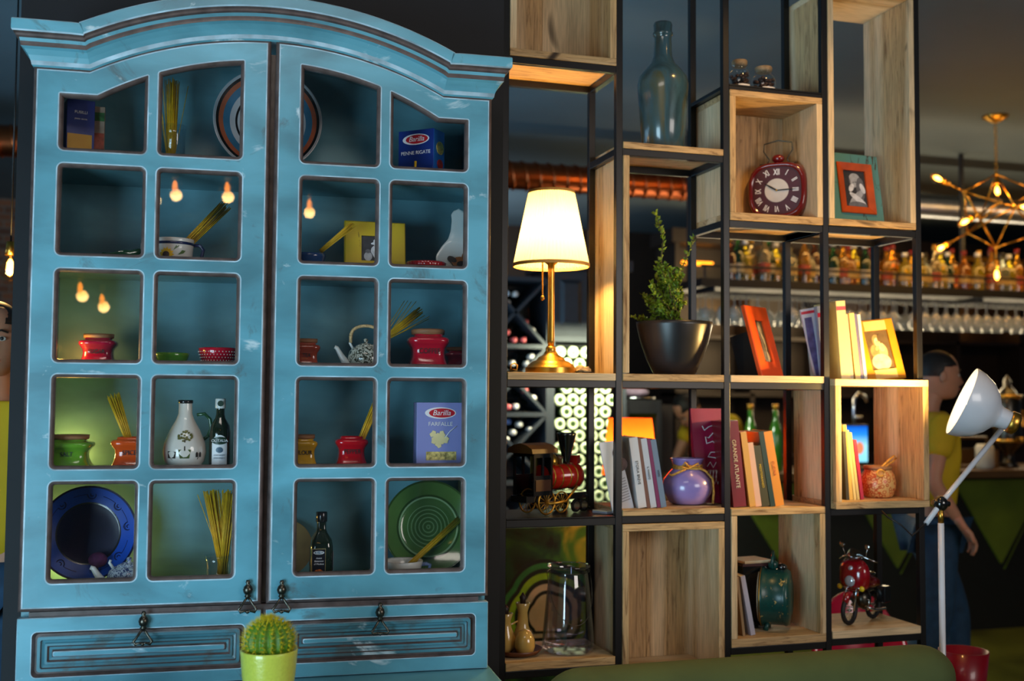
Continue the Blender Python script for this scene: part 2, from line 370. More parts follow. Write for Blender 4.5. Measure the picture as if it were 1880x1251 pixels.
for side in (0, 1):
    x0, x1 = (xl, xm-.006) if side == 0 else (xm+.006, xr)
    B = .0115
    outer = [(x0+B, z_door0+B), (x1-B, z_door0+B)] + [(x, door_top(x)-B) for x, _ in with_kink(door_top, x0+B, x1-B, (a_.x, b_.x))][::-1]
    polys = [outer]
    for col in (2*side, 2*side+1):
        u0, u1 = U[2*col], U[2*col+1]
        top = [(x, pane_top(x)) for x, _ in with_kink(pane_top, u0, u1, (a2.x, b2.x))]
        polys.append(round_poly([(u0, V[0]), (u1, V[0])]+top[::-1], .017))
        for r in range(4): polys.append(round_poly([(u0, V[2*r+2]), (u1, V[2*r+2]), (u1, V[2*r+1]), (u0, V[2*r+1])], .017))
    me = plate_curve(polys, DOOR_T+.004, B, 5)
    me.transform(Matrix.Translation((-XM, DOOR_T/2, 0)))
    for m in (TEAL, RUBBED, GLAZE): me.materials.append(m)
    ys = [v.co.y for v in me.vertices]; ymin = min(ys)
    for p in me.polygons:
        d = p.center.y-ymin
        p.use_smooth = False
        p.material_index = 0 if d < 1e-4 else (1 if d < .0007 else (2 if d < .02 else 0))
    door = bpy.data.objects.new('door', me); C.objects.link(door); door.parent = cabinet
    gp = [(x0+.02-XM, z_door0+.05), (x1-.02-XM, z_door0+.05)]+[(x-XM, door_top(x)-.02) for x, _ in with_kink(door_top, x0+.02, x1-.02, (a_.x, b_.x))][::-1]
    MB().prism(gp, .013, .0155).build('glass', PANE, parent=door)
    pull(door, Cx(455 if side == 0 else 517, 1092), Cz(455 if side == 0 else 517, 1094))
# carcass
zt = door_top(xl); zb = z_door0
ledge_z = Cz(697, 1239); DEP = .332
car = MB(); car.k = 0
car.box(xl+.004, xl+.024, .0265, DEP, ledge_z, zt+.02); car.box(xr-.024, xr-.004, .0265, DEP, ledge_z, zt+.02)
car.k = 1; car.box(xl+.024, xr-.024, .012, .05, zb-.030, zb-.002)      # rail in the gap under the doors
car.box(xm-.012, xm+.012, .027, .05, zb, c_.z-.03)
car.k = 0; car.box(xl+.024, xr-.024, .05, DEP, zb-.04, zb-.02)
arch = [(xl+.004, ledge_z), (xr-.004, ledge_z)]+[(x, door_top(x)+.03) for x, _ in with_kink(door_top, xl+.004, xr-.004, (a_.x, b_.x))][::-1]
car.k = 2; car.prism([(x, z) for x, z in [(xl+.004, zt-.0), (xl+.03, zt-.0)]+[(x, door_top(x)-.002) for x, _ in with_kink(door_top, xl+.03, xr-.03, (a_.x, b_.x))]+[(xr-.03, zt), (xr-.004, zt)]+[(x, door_top(x)+.07) for x, _ in with_kink(door_top, xl+.004, xr-.004, (a_.x, b_.x))][::-1]], .004, .03)
cpart(car, 'body', [TEAL_IN, GLAZE, TEAL])
cpart(MB().prism(arch, DEP-.02, DEP), 'back_panel', TEAL_IN)
roof = MB(); xs = [x for x, _ in with_kink(door_top, xl+.004, xr-.004, (a_.x, b_.x))]
roof.rings([[(x, .03, door_top(x)+.02), (x, DEP, door_top(x)+.02), (x, DEP, door_top(x)+.035), (x, .03, door_top(x)+.035)] for x in xs], smooth=False)
cpart(roof, 'top_panel', TEAL_IN)
SHELF = [V[0]-.005, V[2]-.005, V[4]-.005, V[6]-.005, V[8]-.038]       # standing heights of the five rows
for k in range(5):
    cpart(MB().box(xl+.024, xr-.024, .03, DEP-.02, SHELF[k]-.018, SHELF[k]), 'shelf', TEAL_IN, bevel=.002)
# cornice
prof = [(-.004, .0), (.0, .004), (.010, .006), (.022, .011), (.034, .019), (.039, .026), (.044, .026), (.050, .027), (.058, .029), (.061, .035), (.066, .036), (.070, .042), (.0735, .0445), (.098, .0445), (.1005, .042), (.1005, -.30)]
pk =   [0, 1, 0, 0, 0, 2, 2, 0, 2, 2, 2, 1, 0, 1, 0]
xs = [xl]+[x for x, _ in with_kink(door_top, xl+.02, xr-.02, (a_.x, b_.x))]+[xr]
xs = sorted(set(xs+[a_.x+(b_.x-a_.x)*i/40 for i in range(41)])); P = [(x, door_top(x)) for x in xs]
rs = []
def crow(i, ext=0, back=False):
    x, z = P[i]; t = Vector((P[min(i+1, len(P)-1)][0]-P[max(i-1, 0)][0], P[min(i+1, len(P)-1)][1]-P[max(i-1, 0)][1])).normalized()
    if i in (0, len(P)-1): t = Vector((1, 0))
    out = []
    for h, p in prof:
        out.append((x-t.y*h+ext*max(p, 0), DEP if back else -p, z+t.x*h))
    return out
rs = [crow(0, -1, True), crow(0, -1)]+[crow(i) for i in range(1, len(P)-1)]+[crow(len(P)-1, 1), crow(len(P)-1, 1, True)]
cor = MB(); n = len(prof)
for i in range(len(rs)-1):
    o = len(cor.v); cor.v += [Vector(p) for p in rs[i]+rs[i+1]]
    for j in range(n-1): cor.f.append([o+j, o+j+1, o+n+j+1, o+n+j]); cor.m.append(pk[j]); cor.sm.append(True)
cor_o = cpart(cor, 'cornice', [TEAL, RUBBED, GLAZE])
for p in cor_o.data.polygons: p.use_smooth = False
# drawers with stepped sunk panels
for side in (0, 1):
    x0, x1 = (xl, xm-.006) if side == 0 else (xm+.006, xr)
    z1, z0 = zb-.014, ledge_z+.003
    q = [(57, 1160), (453, 1146), (54, 1247), (447, 1229)] if side == 0 else [(519.6, 1142), (873.7, 1123), (519, 1222), (873.7, 1203.5)]
    pa, pb, pc_, pd = [PC(*t) for t in q]
    X0, X1, Z1, Z0 = (pa.x+pc_.x)/2, (pb.x+pd.x)/2, (pa.z+pb.z)/2, (pc_.z+pd.z)/2
    Z0 = max(Z0, z0+.016)
    steps = [(0, 0, .013), (.002, .0, .012), (.008, .012, .010), (.013, .012, .008), (.014, .003, .007), (.021, .003, .005), (.023, .009, .004), (.029, .011, .003), (.031, .006, .003), (.036, .006, .002), (.040, .012, .002), (.046, .013, .002), (.049, .004, .004), (.051, .002, .004)]
    ksm = [1, 2, 2, 1, 3, 2, 3, 3, 3, 2, 3, 2, 1, 0]
    d = MB(); big = rrect(x0, x1, z0, z1, .0015, 5)
    rr = [[(x, .024, z) for x, z in big], [(x, .0015, z) for x, z in big], [(x, 0, z) for x, z in rrect(x0+.0015, x1-.0015, z0+.0015, z1-.0015, .0015, 5)]]
    for ins, y, r in steps: rr.append([(x, y, z) for x, z in rrect(X0+ins, X1-ins, Z0+ins, Z1-ins, r, 5)])
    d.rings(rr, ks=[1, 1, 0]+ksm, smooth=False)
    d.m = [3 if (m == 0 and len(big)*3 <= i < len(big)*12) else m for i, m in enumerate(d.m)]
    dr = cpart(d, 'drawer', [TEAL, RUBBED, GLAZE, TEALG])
    pp = PC(*((264, 1152) if side == 0 else (697, 1135)))
    h = pull(dr, pp.x, pp.z); h.location = (pp.x, 0, pp.z)
# deeper base unit with the ledge
base = MB(); base.box(xl-.012, xr+.012, -.40, DEP, ledge_z-.028, ledge_z, 0)
cpart(base, 'ledge', [TEAL], bevel=.006)
base = MB(); base.box(xl, xr, -.38, DEP, .08, ledge_z-.03, 0); base.k = 0
for k in range(3):
    w3 = (xr-xl)/3; base.box(xl+w3*k+.012, xl+w3*(k+1)-.012, -.396, -.38, .12, ledge_z-.06)
cpart(base, 'base_cupboard', [TEAL], bevel=.004)
pl_ = MB(); pl_.box(xl+.02, xr-.02, -.36, DEP-.02, 0, .08); cpart(pl_, 'plinth', [GLAZE])
# small warm lamps added inside to throw yellow light into the left-hand panes
fx = MB(); 
for _p in ((xl+.045, .285, SHELF[3]+.030), (xl+.05, .285, SHELF[4]+.10), (xl+.042, .055, SHELF[2]+.04)): fx.lathe([(.008, -.012), (.012, -.008), (.012, .010), (.008, .014)], 14, _p)

fo = cpart(fx, 'added_glow_lamp', [mat('added_glow_emitter', (255, 214, 110), .5, emit=6)])
lamp('added_glow_light', 'POINT', MC @ Vector((xl+.066, .262, SHELF[4]+.10)), 2.6, (1, .54, .10), .012)
lamp('added_glow_light_middle', 'POINT', MC @ Vector((xl+.062, .262, SHELF[3]+.035)), 1.1, (1, .54, .10), .012)
lamp('added_glow_light_upper', 'POINT', MC @ Vector((xl+.060, .07, SHELF[2]+.045)), .8, (1, .54, .10), .012)
# ================================================================ OPEN STEEL AND OAK SHELVING
PX = [.926, 1.294, 1.661, 2.022, 2.380]   # right edges of the front posts
YF, DP, PWD = 3.111, .255, .0215
frame = thing('shelving_unit', 'black steel framed room divider with oak boxes and boards', 'shelving', (1.6, YF, 0))
fx0 = Vector((-1.6, -YF, 0))
def spart(mb, name, m, bevel=.0015, kind=None): return mb.build(name, m, parent=frame, loc=fx0, bevel=bevel, kind=kind)
for i, x in enumerate(PX):
    for y in (YF, YF+DP-PWD):
        if i < 4: spart(MB().box(x-PWD, x, y, y+PWD, 0, 3.2), 'post', BLACKM)
        else: spart(MB().box(x-PWD, x, y, y+PWD, 0, 1.1465), 'post', BLACKM); spart(MB().box(x-PWD, x, y, y+PWD, 1.5675, 3.2), 'post', BLACKM)
def beams(c, z, back=True, sides=True, t=.022, left=True, right=True):   # steel under a board of column c (0-3), top of steel at z
    x0, x1 = PX[c], PX[c+1]-PWD; g = .0008
    spart(MB().box(x0, x1, YF+g, YF+PWD-g, z-t, z), 'beam', BLACKM)
    spart(MB().box(x0, x1, YF+DP-PWD+g, YF+DP-g, z-t, z), 'beam', BLACKM)
    for s, X in ((left, PX[c]-PWD+g), (right, PX[c+1]-PWD+g)):
        if s: spart(MB().box(X, X+PWD-2*g, YF+PWD, YF+DP-PWD, z-t, z), 'beam', BLACKM)
def board(c, z, t=.022, y0=-.003, y1=None, x0=None, x1=None, name='shelf_board'):
    return spart(MB().box((PX[c]+.001) if x0 is None else x0, (PX[c+1]-PWD-.001) if x1 is None else x1, YF+y0, YF+(DP if y1 is None else y1), z-t, z), name, WOODX)
def upright(x0, x1, z0, z1, y0=-.003, y1=None, name='side_panel'):
    return spart(MB().box(x0, x1, YF+y0, YF+(DP-.002 if y1 is None else y1), z0, z1), name, WOODZ)
def backp(c, z0, z1, n=4, t=.014):
    x0, x1 = PX[c]+.02, PX[c+1]-PWD-.02; w = (x1-x0)/n
    for k in range(n): spart(MB().box(x0+w*k+.0004, x0+w*(k+1)-.0004, YF+DP-.03-t, YF+DP-.03, z0, z1), 'back_panel', WOODZ)
TW = .022
# column 1
board(0, 2.552); beams(0, 2.53); upright(PX[0]+.001, PX[0]+TW, 2.552, 3.1); upright(PX[1]-PWD-TW, PX[1]-PWD-.001, 2.552, 3.1); backp(0, 2.552, 3.1, 2)
board(0, 3.122)
board(0, 1.575); beams(0, 1.553)
beams(0, 1.137); spart(MB().box(PX[0]+.001, PX[1]-PWD-.001, YF+.001, YF+DP, 1.1375, 1.142), 'steel_shelf', BLACKM)
board(0, .722, .024); beams(0, .697)
# column 2
board(1, 2.294, .02); beams(1, 2.274); upright(PX[1]+.001, PX[1]+TW, 1.577, 2.252)
board(1, 1.575); beams(1, 1.553); board(1, 1.159, .018); beams(1, 1.14)
board(1, 1.116, .022); upright(PX[1]+.001, PX[1]+TW, .66, 1.094); upright(PX[2]-PWD-TW, PX[2]-PWD-.001, .66, 1.094); backp(1, .66, 1.094, 4)
board(1, .66, .022); beams(1, .638)
# column 3
spart(MB().box(PX[2]+.001, PX[3]-PWD-.001, YF+.001, YF+DP, 2.505, 2.510), 'steel_shelf', BLACKM); beams(2, 2.504, t=.012)
board(2, 2.491, .020); upright(PX[2]+.001, PX[2]+TW, 2.095, 2.471); upright(PX[3]-PWD-TW, PX[3]-PWD-.001, 2.095, 2.471); backp(2, 2.095, 2.471, 3)
board(2, 2.095, .025); beams(2, 2.069)
board(2, 1.575); beams(2, 1.553)
board(2, 1.155, .022); upright(PX[2]+.001, PX[2]+TW, .75, 1.132); upright(PX[3]-PWD-TW, PX[3]-PWD-.001, .75, 1.132)
board(2, .750, .026); beams(2, .723)
# column 4
upright(PX[3]+.001, PX[3]+TW, 2.095, 2.86); upright(PX[4]-PWD-TW, PX[4]-PWD-.001, 2.095, 2.86); board(3, 2.882); board(3, 2.095, .022); beams(3, 2.069)
x40, x41 = PX[3]+.006, PX[4]+.004
XB = -.022; yb1 = -.001
bx_ = thing('oak_box', 'low open oak box holding cream books and a patterned pot, fourth column', 'box', (x40+.18, YF, 1.147)); 
def bpart(mb, name, m): return mb.build(name, m, parent=bx_, loc=(-(x40+.18), -YF, -1.147), bevel=.0015)
BX0, BX1, BY0, BY1 = PX[3]+.0015, PX[4]-PWD-.0015, YF-.02, YF+DP-PWD-.002
# the box stands a little proud of the posts, its right side lapping over the last post
bpart(MB().box(PX[3]+.004, PX[4]+.002, YF-.024, YF-.001, 1.545, 1.567).box(BX0, PX[4]+.002, YF-.001, YF+DP-.005, 1.545, 1.567), 'top_board', WOODX)
bpart(MB().box(PX[3]+.004, PX[4]+.002, YF-.024, YF-.001, 1.147, 1.170).box(BX0, PX[4]+.002, YF-.001, YF+DP-.005, 1.147, 1.170), 'bottom_board', WOODX)
bpart(MB().box(PX[3]+.004, PX[3]+.026, YF-.024, YF-.001, 1.170, 1.545).box(BX0, PX[3]+.026, YF-.001, YF+DP-.03, 1.170, 1.545), 'side_panel', WOODZ)
bpart(MB().box(PX[4]-.020, PX[4]+.002, YF-.024, YF-.001, 1.170, 1.545).box(PX[4]-.020, PX[4]+.002, YF-.001, YF+DP-.006, 1.170, 1.545), 'side_panel', WOODZ)
beams(3, 1.146, t=.022)
board(3, .755, .024); beams(3, .730)
# ================================================================ THINGS BEHIND THE GLASS
def bundle(name, label, p0, p1, n, r0, r1, seed, group=None, m=None, M=None, extra=0):
    """Dry spaghetti fanned from p0 to p1 (cabinet frame)."""
    rnd = random.Random(seed); p0, p1 = Vector(p0), Vector(p1); ax = (p1-p0).normalized(); a = ax.orthogonal().normalized(); b = ax.cross(a)
    mb = MB()
    for k in range(n):
        t = rnd.uniform(0, 2*PI); q = math.sqrt(rnd.random()); o = a*math.cos(t)+b*math.sin(t)
        e = p1+o*(q*r1)+ax*rnd.uniform(-.012, .004)
        if extra and k < extra: e += a*rnd.uniform(-.05, .05)+b*rnd.uniform(-.03, .03)
        mb.tube([p0+o*(q*r0)-p0, e-p0], .00095, 5)
    return mb.build(name, m or PASTA, M=(MC if M is None else M) @ Matrix.Translation(p0), label=label, cat='spaghetti', group=group)
def body_mat(n, rgb, **k): return mat(n, rgb, .16, coat=.7, noise=.05, **k)
LIDW = mat('lid_wood', (142, 100, 66), .6, noise=.3, scale=12, stretch=(1, 1, 6))
def canister(px, w, h, base_z, y, m, label, word=None, lid=True, seed=0, rz=0, dark=False, form='shoulder', group=None, wordm=None):
    p = PC(px, 600, y); p.z = base_z; s = mppc(p); W, H = w*s, h*s
    t = cabthing('storage_jar', label, 'jar', p, rz, group)
    hb = H*(.86 if lid else 1)
    pr = [(.46, 0), (.50, .03), (.50, .10), (.44, .22), (.40, .36), (.385, .50), (.40, .62), (.46, .72), (.50, .79), (.50, .86), (.46, .91), (.36, .93), (.345, .95), (.345, 1.0), (.30, 1.0), (.30, .92), (.001, .92)] if form == 'shoulder' else \
         [(.40, 0), (.44, .03), (.44, .08), (.38, .22), (.36, .45), (.38, .66), (.45, .76), (.50, .80), (.50, .88), (.46, .92), (.40, .93), (.39, 1.0), (.33, 1.0), (.33, .92), (.001, .92)]
    MB().lathe([(r*W, z*hb) for r, z in pr], 36, e=4.5, cap1=False).build('pot', m, t)
    if lid: MB().lathe([(.34*W, -.0), (.40*W, .002), (.41*W, .012), (.40*W, H*.12), (.37*W, H*.14)], 28, (0, 0, hb*.985)).build('lid', LIDW, t)
    if word: text(word, hb*.20, (0, -.398*W-.001, hb*.53), wordm or BLACK, t, sx=.85)
    return t
Y1 = .15
RED = body_mat('cherry_glaze', (176, 16, 42)); MAG = body_mat('magenta_glaze', (150, 8, 48)); GRN = body_mat('leaf_glaze', (98, 150, 40))
ORG = body_mat('orange_glaze', (222, 82, 22)); YEL = body_mat('mustard_glaze', (196, 150, 26)); TER = body_mat('rust_glaze', (150, 60, 34)); RED2 = body_mat('pepper_red_glaze', (190, 8, 26))
canister(182, 66, 62, SHELF[2], .13, MAG, 'dark magenta ceramic jar with wooden lid alone in a left-hand pane', 'SUGAR')
canister(786, 76, 78, SHELF[2], .10, RED, 'glossy cherry red jar with light wooden lid, behind the right-hand glass', 'COFFEE', rz=-.05)
canister(563, 50, 58, SHELF[2], .14, TER, 'rust brown ceramic jar left of the speckled teapot', 'TEA')
canister(838, 46, 46, SHELF[2], .24, MAG, 'small dark red jar standing in for a faint reflection behind the cherry red jar')  # jar shape added where there is only a faint reflection
canister(134, 84, 66, SHELF[3], .10, GRN, 'green ceramic jar lettered SALT with a wooden lid', 'SALT')
canister(246, 68, 60, SHELF[3], .10, ORG, 'orange ceramic jar lettered SPICE, open, holding spaghetti', 'SPICE', lid=False)
canister(562, 48, 62, SHELF[3], .12, YEL, 'mustard yellow jar lettered FLOUR with a wooden lid', 'FLOUR')
canister(648, 60, 58, SHELF[3], .10, RED2, 'bright red jar lettered PEPPER, open, holding spaghetti', 'PEPPER', lid=False)
def fan(label, a, b, y0, y1, n, r0, r1, seed, extra=0):
    p0, p1 = PC(a[0], a[1], y0), PC(b[0], b[1], y1); bundle('spaghetti_bundle', label, p0, p1, n, r0, r1, seed, extra=extra)
fan('short spaghetti bundle leaning left out of the orange jar', (241, 822), (208, 726), .10, .13, 60, .008, .018, 1)
fan('spaghetti bundle leaning right out of the bright red jar', (656, 825), (712, 694), .10, .18, 60, .008, .013, 2)
fan('spaghetti bundle sloping out of the sunflower pot', (340, 452), (414, 378), .12, .20, 70, .012, .016, 3, 4)
fan('spaghetti bundle leaning across the yellow photo frame', (588, 462), (648, 412), .12, .09, 45, .006, .010, 4)
fan('spaghetti bundle rising behind the speckled teapot', (696, 632), (772, 570), .17, .20, 60, .008, .012, 5, 8)
fan('spaghetti bundle slanting up from the striped white cup', (752, 1038), (842, 955), .14, .20, 60, .008, .010, 6)
fan('tall spaghetti standing in glass beside the striped round plate', (313, 322), (316, 150), .20, .22, 70, .009, .020, 7, 6)
# ---- top row
def packet(px, w, h, base_z, y, rz, label, front, sidec, depth=.045, cat='pasta box', name='pasta_box'):
    p = PC(px, 600, y); p.z = base_z; s = mppc(p)
    t = cabthing(name, label, cat, p, rz); W, H = w*s, h*s
    MB().box(-W/2, W/2, -depth/2, depth/2, 0, H).build('carton', [front], t, bevel=.001)
    return t, W, H, depth
NAVY = mat('carton_navy', (16, 44, 122), .35, noise=.05, coat=.2); CORN = mat('carton_yellow', (190, 140, 30), .5); LILAC_HAZE = mat('carton_lilac_haze', (134, 142, 204), .4, noise=.06, scale=6)  # lilac lightened so the carton colour holds the window's reflection
REDL = mat('logo_red', (196, 20, 40), .4); WHITEP = mat('print_white', (236, 236, 240), .5, noise=.02); BRIGHT = mat('carton_side_blue', (32, 110, 205), .35, noise=.1)
def logo(t, W, z, y, s=1.0):
    MB().disc((0, z), W*.36*s, y-.0008, y-.0002, 28, W*.13*s, 0).build('logo_oval', WHITEP, t)
    MB().disc((W*.03, z), W*.30*s, y-.0014, y-.0008, 28, W*.105*s, 0).build('logo_oval', REDL, t)
    text('Barilla', W*.17*s, (W*.02, y-.0017, z), WHITEP, t, shear=.25)
t, W, H, D = packet(770, 74, 96, SHELF[0], .15, -.68, 'dark blue penne box standing under the right-hand arch', NAVY, BRIGHT, .06)
logo(t, W, H*.82, -D/2, 1.05); text('PENNE RIGATE', W*.125, (0, -D/2-.0012, H*.56), WHITEP, t)
MB().tube([(-.002, -D/2-.001, H*.06), (.0, -D/2-.001, H*.40)], .0035, 8).build('printed_penne', PASTA, t)
sd = MB(); sd.box(W/2-.0002, W/2+.0006, -D/2+.001, D/2-.001, .001, H-.001); sd.build('side_print', BRIGHT, t)
for zc, rr, mm in ((.66, .020, mat('print_pasta', (214, 190, 92), .5, noise=.5, scale=160)), (.35, .015, mat('print_tomato', (190, 40, 30), .5, noise=.5, scale=120)), (.08, .016, _mats['print_pasta'])):
    e = MB(); e.disc((0, H*zc), rr, -.0012, 0, 20, rr*.9); e.build('printed_dish', mm, t, loc=(W/2+.0006+.0004, 0.004, 0), rz=PI/2)
t, W, H, D = packet(135, 48, 118, SHELF[0], .14, .30, 'deep navy and yellow pasta box under the left-hand arch', NAVY, BRIGHT, .05)
MB().box(-W/2+.002, W/2-.006, -D/2-.0012, -D/2, 0.002, H*.46).build('yellow_print', CORN, t)
text('FUSILLI', W*.15, (0, -D/2-.0012, H*.80), WHITEP, t); text('pasta secca', W*.10, (0, -D/2-.0012, H*.70), WHITEP, t)
t2, W2, H2, D2 = packet(170, 24, 112, SHELF[0], .17, .1, 'slim carton with red, green and cream picture beside the navy and yellow box', mat('carton_cream', (176, 150, 130), .5, noise=.3, scale=30), BRIGHT, .04)
MB().box(-W2/2+.001, W2/2-.001, -D2/2-.001, -D2/2, H2*.28, H2*.56).build('print_patch', mat('print_tomato_dark', (150, 60, 40), .5, noise=.5, scale=80), t2)
MB().box(-W2/2+.001, W2/2-.001, -D2/2-.001, -D2/2, H2*.76, H2*.90).build('print_patch', mat('print_leaf', (60, 110, 60), .5, noise=.5, scale=80), t2)
t, W, H, D = packet(807, 87, 119, SHELF[3], .09, 0.02, 'pale blue-violet farfalle box in the lower right-hand panes', LILAC_HAZE, BRIGHT, .055)
logo(t, W, H*.84, -D/2, .92); text('FARFALLE', W*.12, (0, -D/2-.0012, H*.67), WHITEP, t)
f = MB()
for k, (fx, fz, fr) in enumerate(((-.012, .42, 0), (.0, .50, .5), (.010, .44, -.4), (-.002, .38, .9), (-.016, .50, -.7))):
    f.prism([(fx+q*math.cos(fr+a)*.014, H*fz+q*math.sin(fr+a)*.014) for a, q in ((0.5, 1), (1.2, .75), (PI/2, .35), (1.9, .75), (2.6, 1), (PI, .8), (3.6, 1), (4.3, .75), (1.5*PI, .35), (5.1, .75), (5.8, 1), (0, .8))], -D/2-.0018-k*.0001, -D/2-.0004)
f.build('printed_farfalle', mat('print_cream', (226, 214, 160), .5), t)
MB().tube([(.012, -D/2-.001, H*.46), (.026, -D/2-.001, H*.56), (.044, -D/2-.001, H*.64)], .0012, 6).build('printed_spoon', WHITEP, t)
MB().box(-W*.30, W*.34, -D/2-.0014, -D/2-.0002, H*.12, H*.25).build('carton_window', mat('print_gold', (196, 178, 110), .3, noise=.7, scale=120), t)
text('AUTENTICA', W*.10, (.004, -D/2-.0012, H*.02+.003), WHITEP, t)
# ---- plates
def plate(px, pz, rpx, y, bands, label, tilt=.16, rz=0, deco=None, name='plate', seg=64, squash=1):
    p = PC(px, pz, y); r = rpx*mppc(p)
    base = Vector((p.x, p.y, p.z))
    M = MC @ Matrix.Translation(base) @ Matrix.Rotation(rz, 4, 'Z') @ Matrix.Rotation(PI/2-tilt, 4, 'X')
    t = thing(name, label, 'plate', M=M)
    mats = [m for _, _, m in bands]; pr = []; ks = []
    def height(q): return .0 if q < .55 else ((q-.55)/.45)**1.3*.022*(r/.13)
    pr.append((.0001, .004)); 
    for k, (q0, q1, m) in enumerate(bands):
        for j in range(3):
            q = q0+(q1-q0)*(j+1)/3; pr.append((q*r, .004+height(q))); ks.append(k)
    pr += [(r*1.0, height(1)-.001), (r*.6, -.004), (.0001, -.004)]; ks += [len(bands)-1]*3
    MB().lathe(pr, seg, cap0=False, cap1=False, ks=ks).build('dish', mats, t)
    return t, r
GREYW = mat('plate_grey_white', (186, 190, 196), .15, coat=.6, noise=.04); BLK = mat('plate_black_band', (26, 26, 30), .2, coat=.5)
ORB = mat('plate_orange_band', (178, 96, 66), .2, coat=.5, noise=.15); BLB = mat('plate_blue_band', (62, 116, 148), .2, coat=.5, noise=.15)
plate(492, 226, 97, .24, [(0, .56, GREYW), (.56, .60, BLK), (.60, .70, GREYW), (.70, .82, BLB), (.82, .90, ORB), (.90, .95, BLK), (.95, 1, GREYW)], 'round plate ringed in blue, orange and black behind the meeting door stiles', .12)
DBL = mat('plate_navy', (10, 14, 50), .35, spec=.25, noise=.25, scale=8); CBL = mat('plate_cobalt', (20, 70, 170), .32, spec=.3, noise=.12)
t, r = plate(163, 980, 86, .20, [(0, .20, DBL), (.20, .62, DBL), (.62, .66, BLK), (.66, .96, CBL), (.96, 1, DBL)], 'big cobalt blue plate with dark centre and scroll rim, lower left', .16)
sw = MB()
for a in (.15, .75, 1.5, 2.3, 3.1, 4.0, 4.9, 5.6):
    cx, cy = r*.81*math.cos(a), r*.81*math.sin(a); pts = []
    for k in range(20):
        u = k/19; q = .012*(1-u*.85); th = a+PI/2+u*9; pts.append((cx+q*math.cos(th), cy+q*math.sin(th), .0145*(r/.13)+.0012))
    sw.tube(pts, .0011, 5)
    sw.tube([(r*.82*math.cos(a+.12+j*.06), r*.82*math.sin(a+.12+j*.06), .0155*(r/.13)) for j in range(7)], .0009, 5)
sw.build('scroll_pattern', DBL, t)
OLV = mat('plate_olive', (84, 116, 58), .12, coat=.8, noise=.18, scale=6); OLL = mat('plate_olive_light', (150, 176, 128), .12, coat=.8, noise=.1); OLD = mat('plate_olive_dark', (52, 78, 36), .12, coat=.8)
bands = []; q = 0
for k in range(22):
    w_ = .030 if k % 2 == 0 else .012; bands.append((q, q+w_, OLV if k % 2 == 0 else (OLL if k % 4 == 1 else OLD))); q += w_
bands += [(q, .62, OLV), (.62, .655, OLL), (.655, .70, OLD), (.70, .96, OLV), (.96, 1, OLD)]
plate(786, 968, 84, .21, bands, 'olive green plate with spiral rings, lower right', .16, name='plate')
# ---- second row
SUN = mat('sun_yellow', (222, 178, 20), .4); SEED = mat('seed_brown', (50, 30, 16), .6); NAVR = mat('navy_rim', (24, 32, 74), .2, coat=.5); CREAM = mat('cream_glaze', (214, 208, 200), .18, coat=.6, noise=.04)
p = PC(318, 480, .12); p.z = SHELF[1]; s = mppc(p)
t = cabthing('stock_pot', 'cream pot painted with a sunflower, blue rim and side handles', 'pot', p)
MB().lathe([(30*s, 0), (33*s, 2*s), (35*s, 34*s), (36*s, 40*s)], 36, cap1=False).build('pot', CREAM, t)
MB().lathe([(36*s, 40*s), (37.4*s, 41*s), (37.4*s, 44*s), (36*s, 45*s)], 36, cap0=False, cap1=False).build('blue_rim', NAVR, t)
MB().lathe([(36*s, 45*s), (37*s, 50*s), (36*s, 52*s), (33*s, 51*s), (32*s, 8*s), (.001, 8*s)], 36, cap0=False, cap1=False).build('rim', CREAM, t)
for sg in (-1, 1):
    MB().tube([(sg*35*s, 0, 42*s), (sg*47*s, -.003, 42*s), (sg*53*s, -.004, 34*s), (sg*50*s, -.004, 20*s), (sg*46*s, -.002, 6*s)] if sg > 0 else [(sg*35*s, 0, 40*s), (sg*45*s, 0, 44*s), (sg*55*s, 0, 41*s), (sg*55*s, 0, 34*s), (sg*44*s, 0, 28*s), (sg*34*s, 0, 26*s)], 3.4*s, 8).build('handle', NAVR if sg > 0 else CREAM, t)
fl = MB(); cz = 20*s
def onpot(x, z, out=0): a = x/(35*s); return ((35*s+out)*math.sin(a), -(35*s+out)*math.cos(a), z)
for k in range(13):
    a = 2*PI*k/13; c0 = (-10*s, cz); pts = [onpot(c0[0]+math.cos(a+da)*rr*s, c0[1]+math.sin(a+da)*rr*s, .001) for da, rr in ((-.2, 5), (-.25, 10), (0, 14), (.25, 10), (.2, 5))]
    fl.add(pts, [(0, 1, 2, 3, 4)])
fl.build('painted_petals', SUN, t)
c = onpot(-10*s, cz, .0015); MB().ell(c, (6*s, 2*s, 6*s), 14, 8).build('painted_seedhead', SEED, t)
lf = MB()
for (x, z, ax, az) in ((-24, 20, -9, 6), (6, 8, 8, -6), (-26, 8, -6, -5), (4, 30, 7, 8), (12, 22, 8, 4)):
    lf.add([onpot((x-2)*s, (z-2)*s, .001), onpot((x+ax)*s, (z+az-3)*s, .001), onpot((x+ax*1.6)*s, (z+az*1.6)*s, .001), onpot((x+ax-2)*s, (z+az+3)*s, .001)], [(0, 1, 2, 3)])
lf.build('painted_leaves', mat('leaf_paint', (70, 96, 34), .4), t)
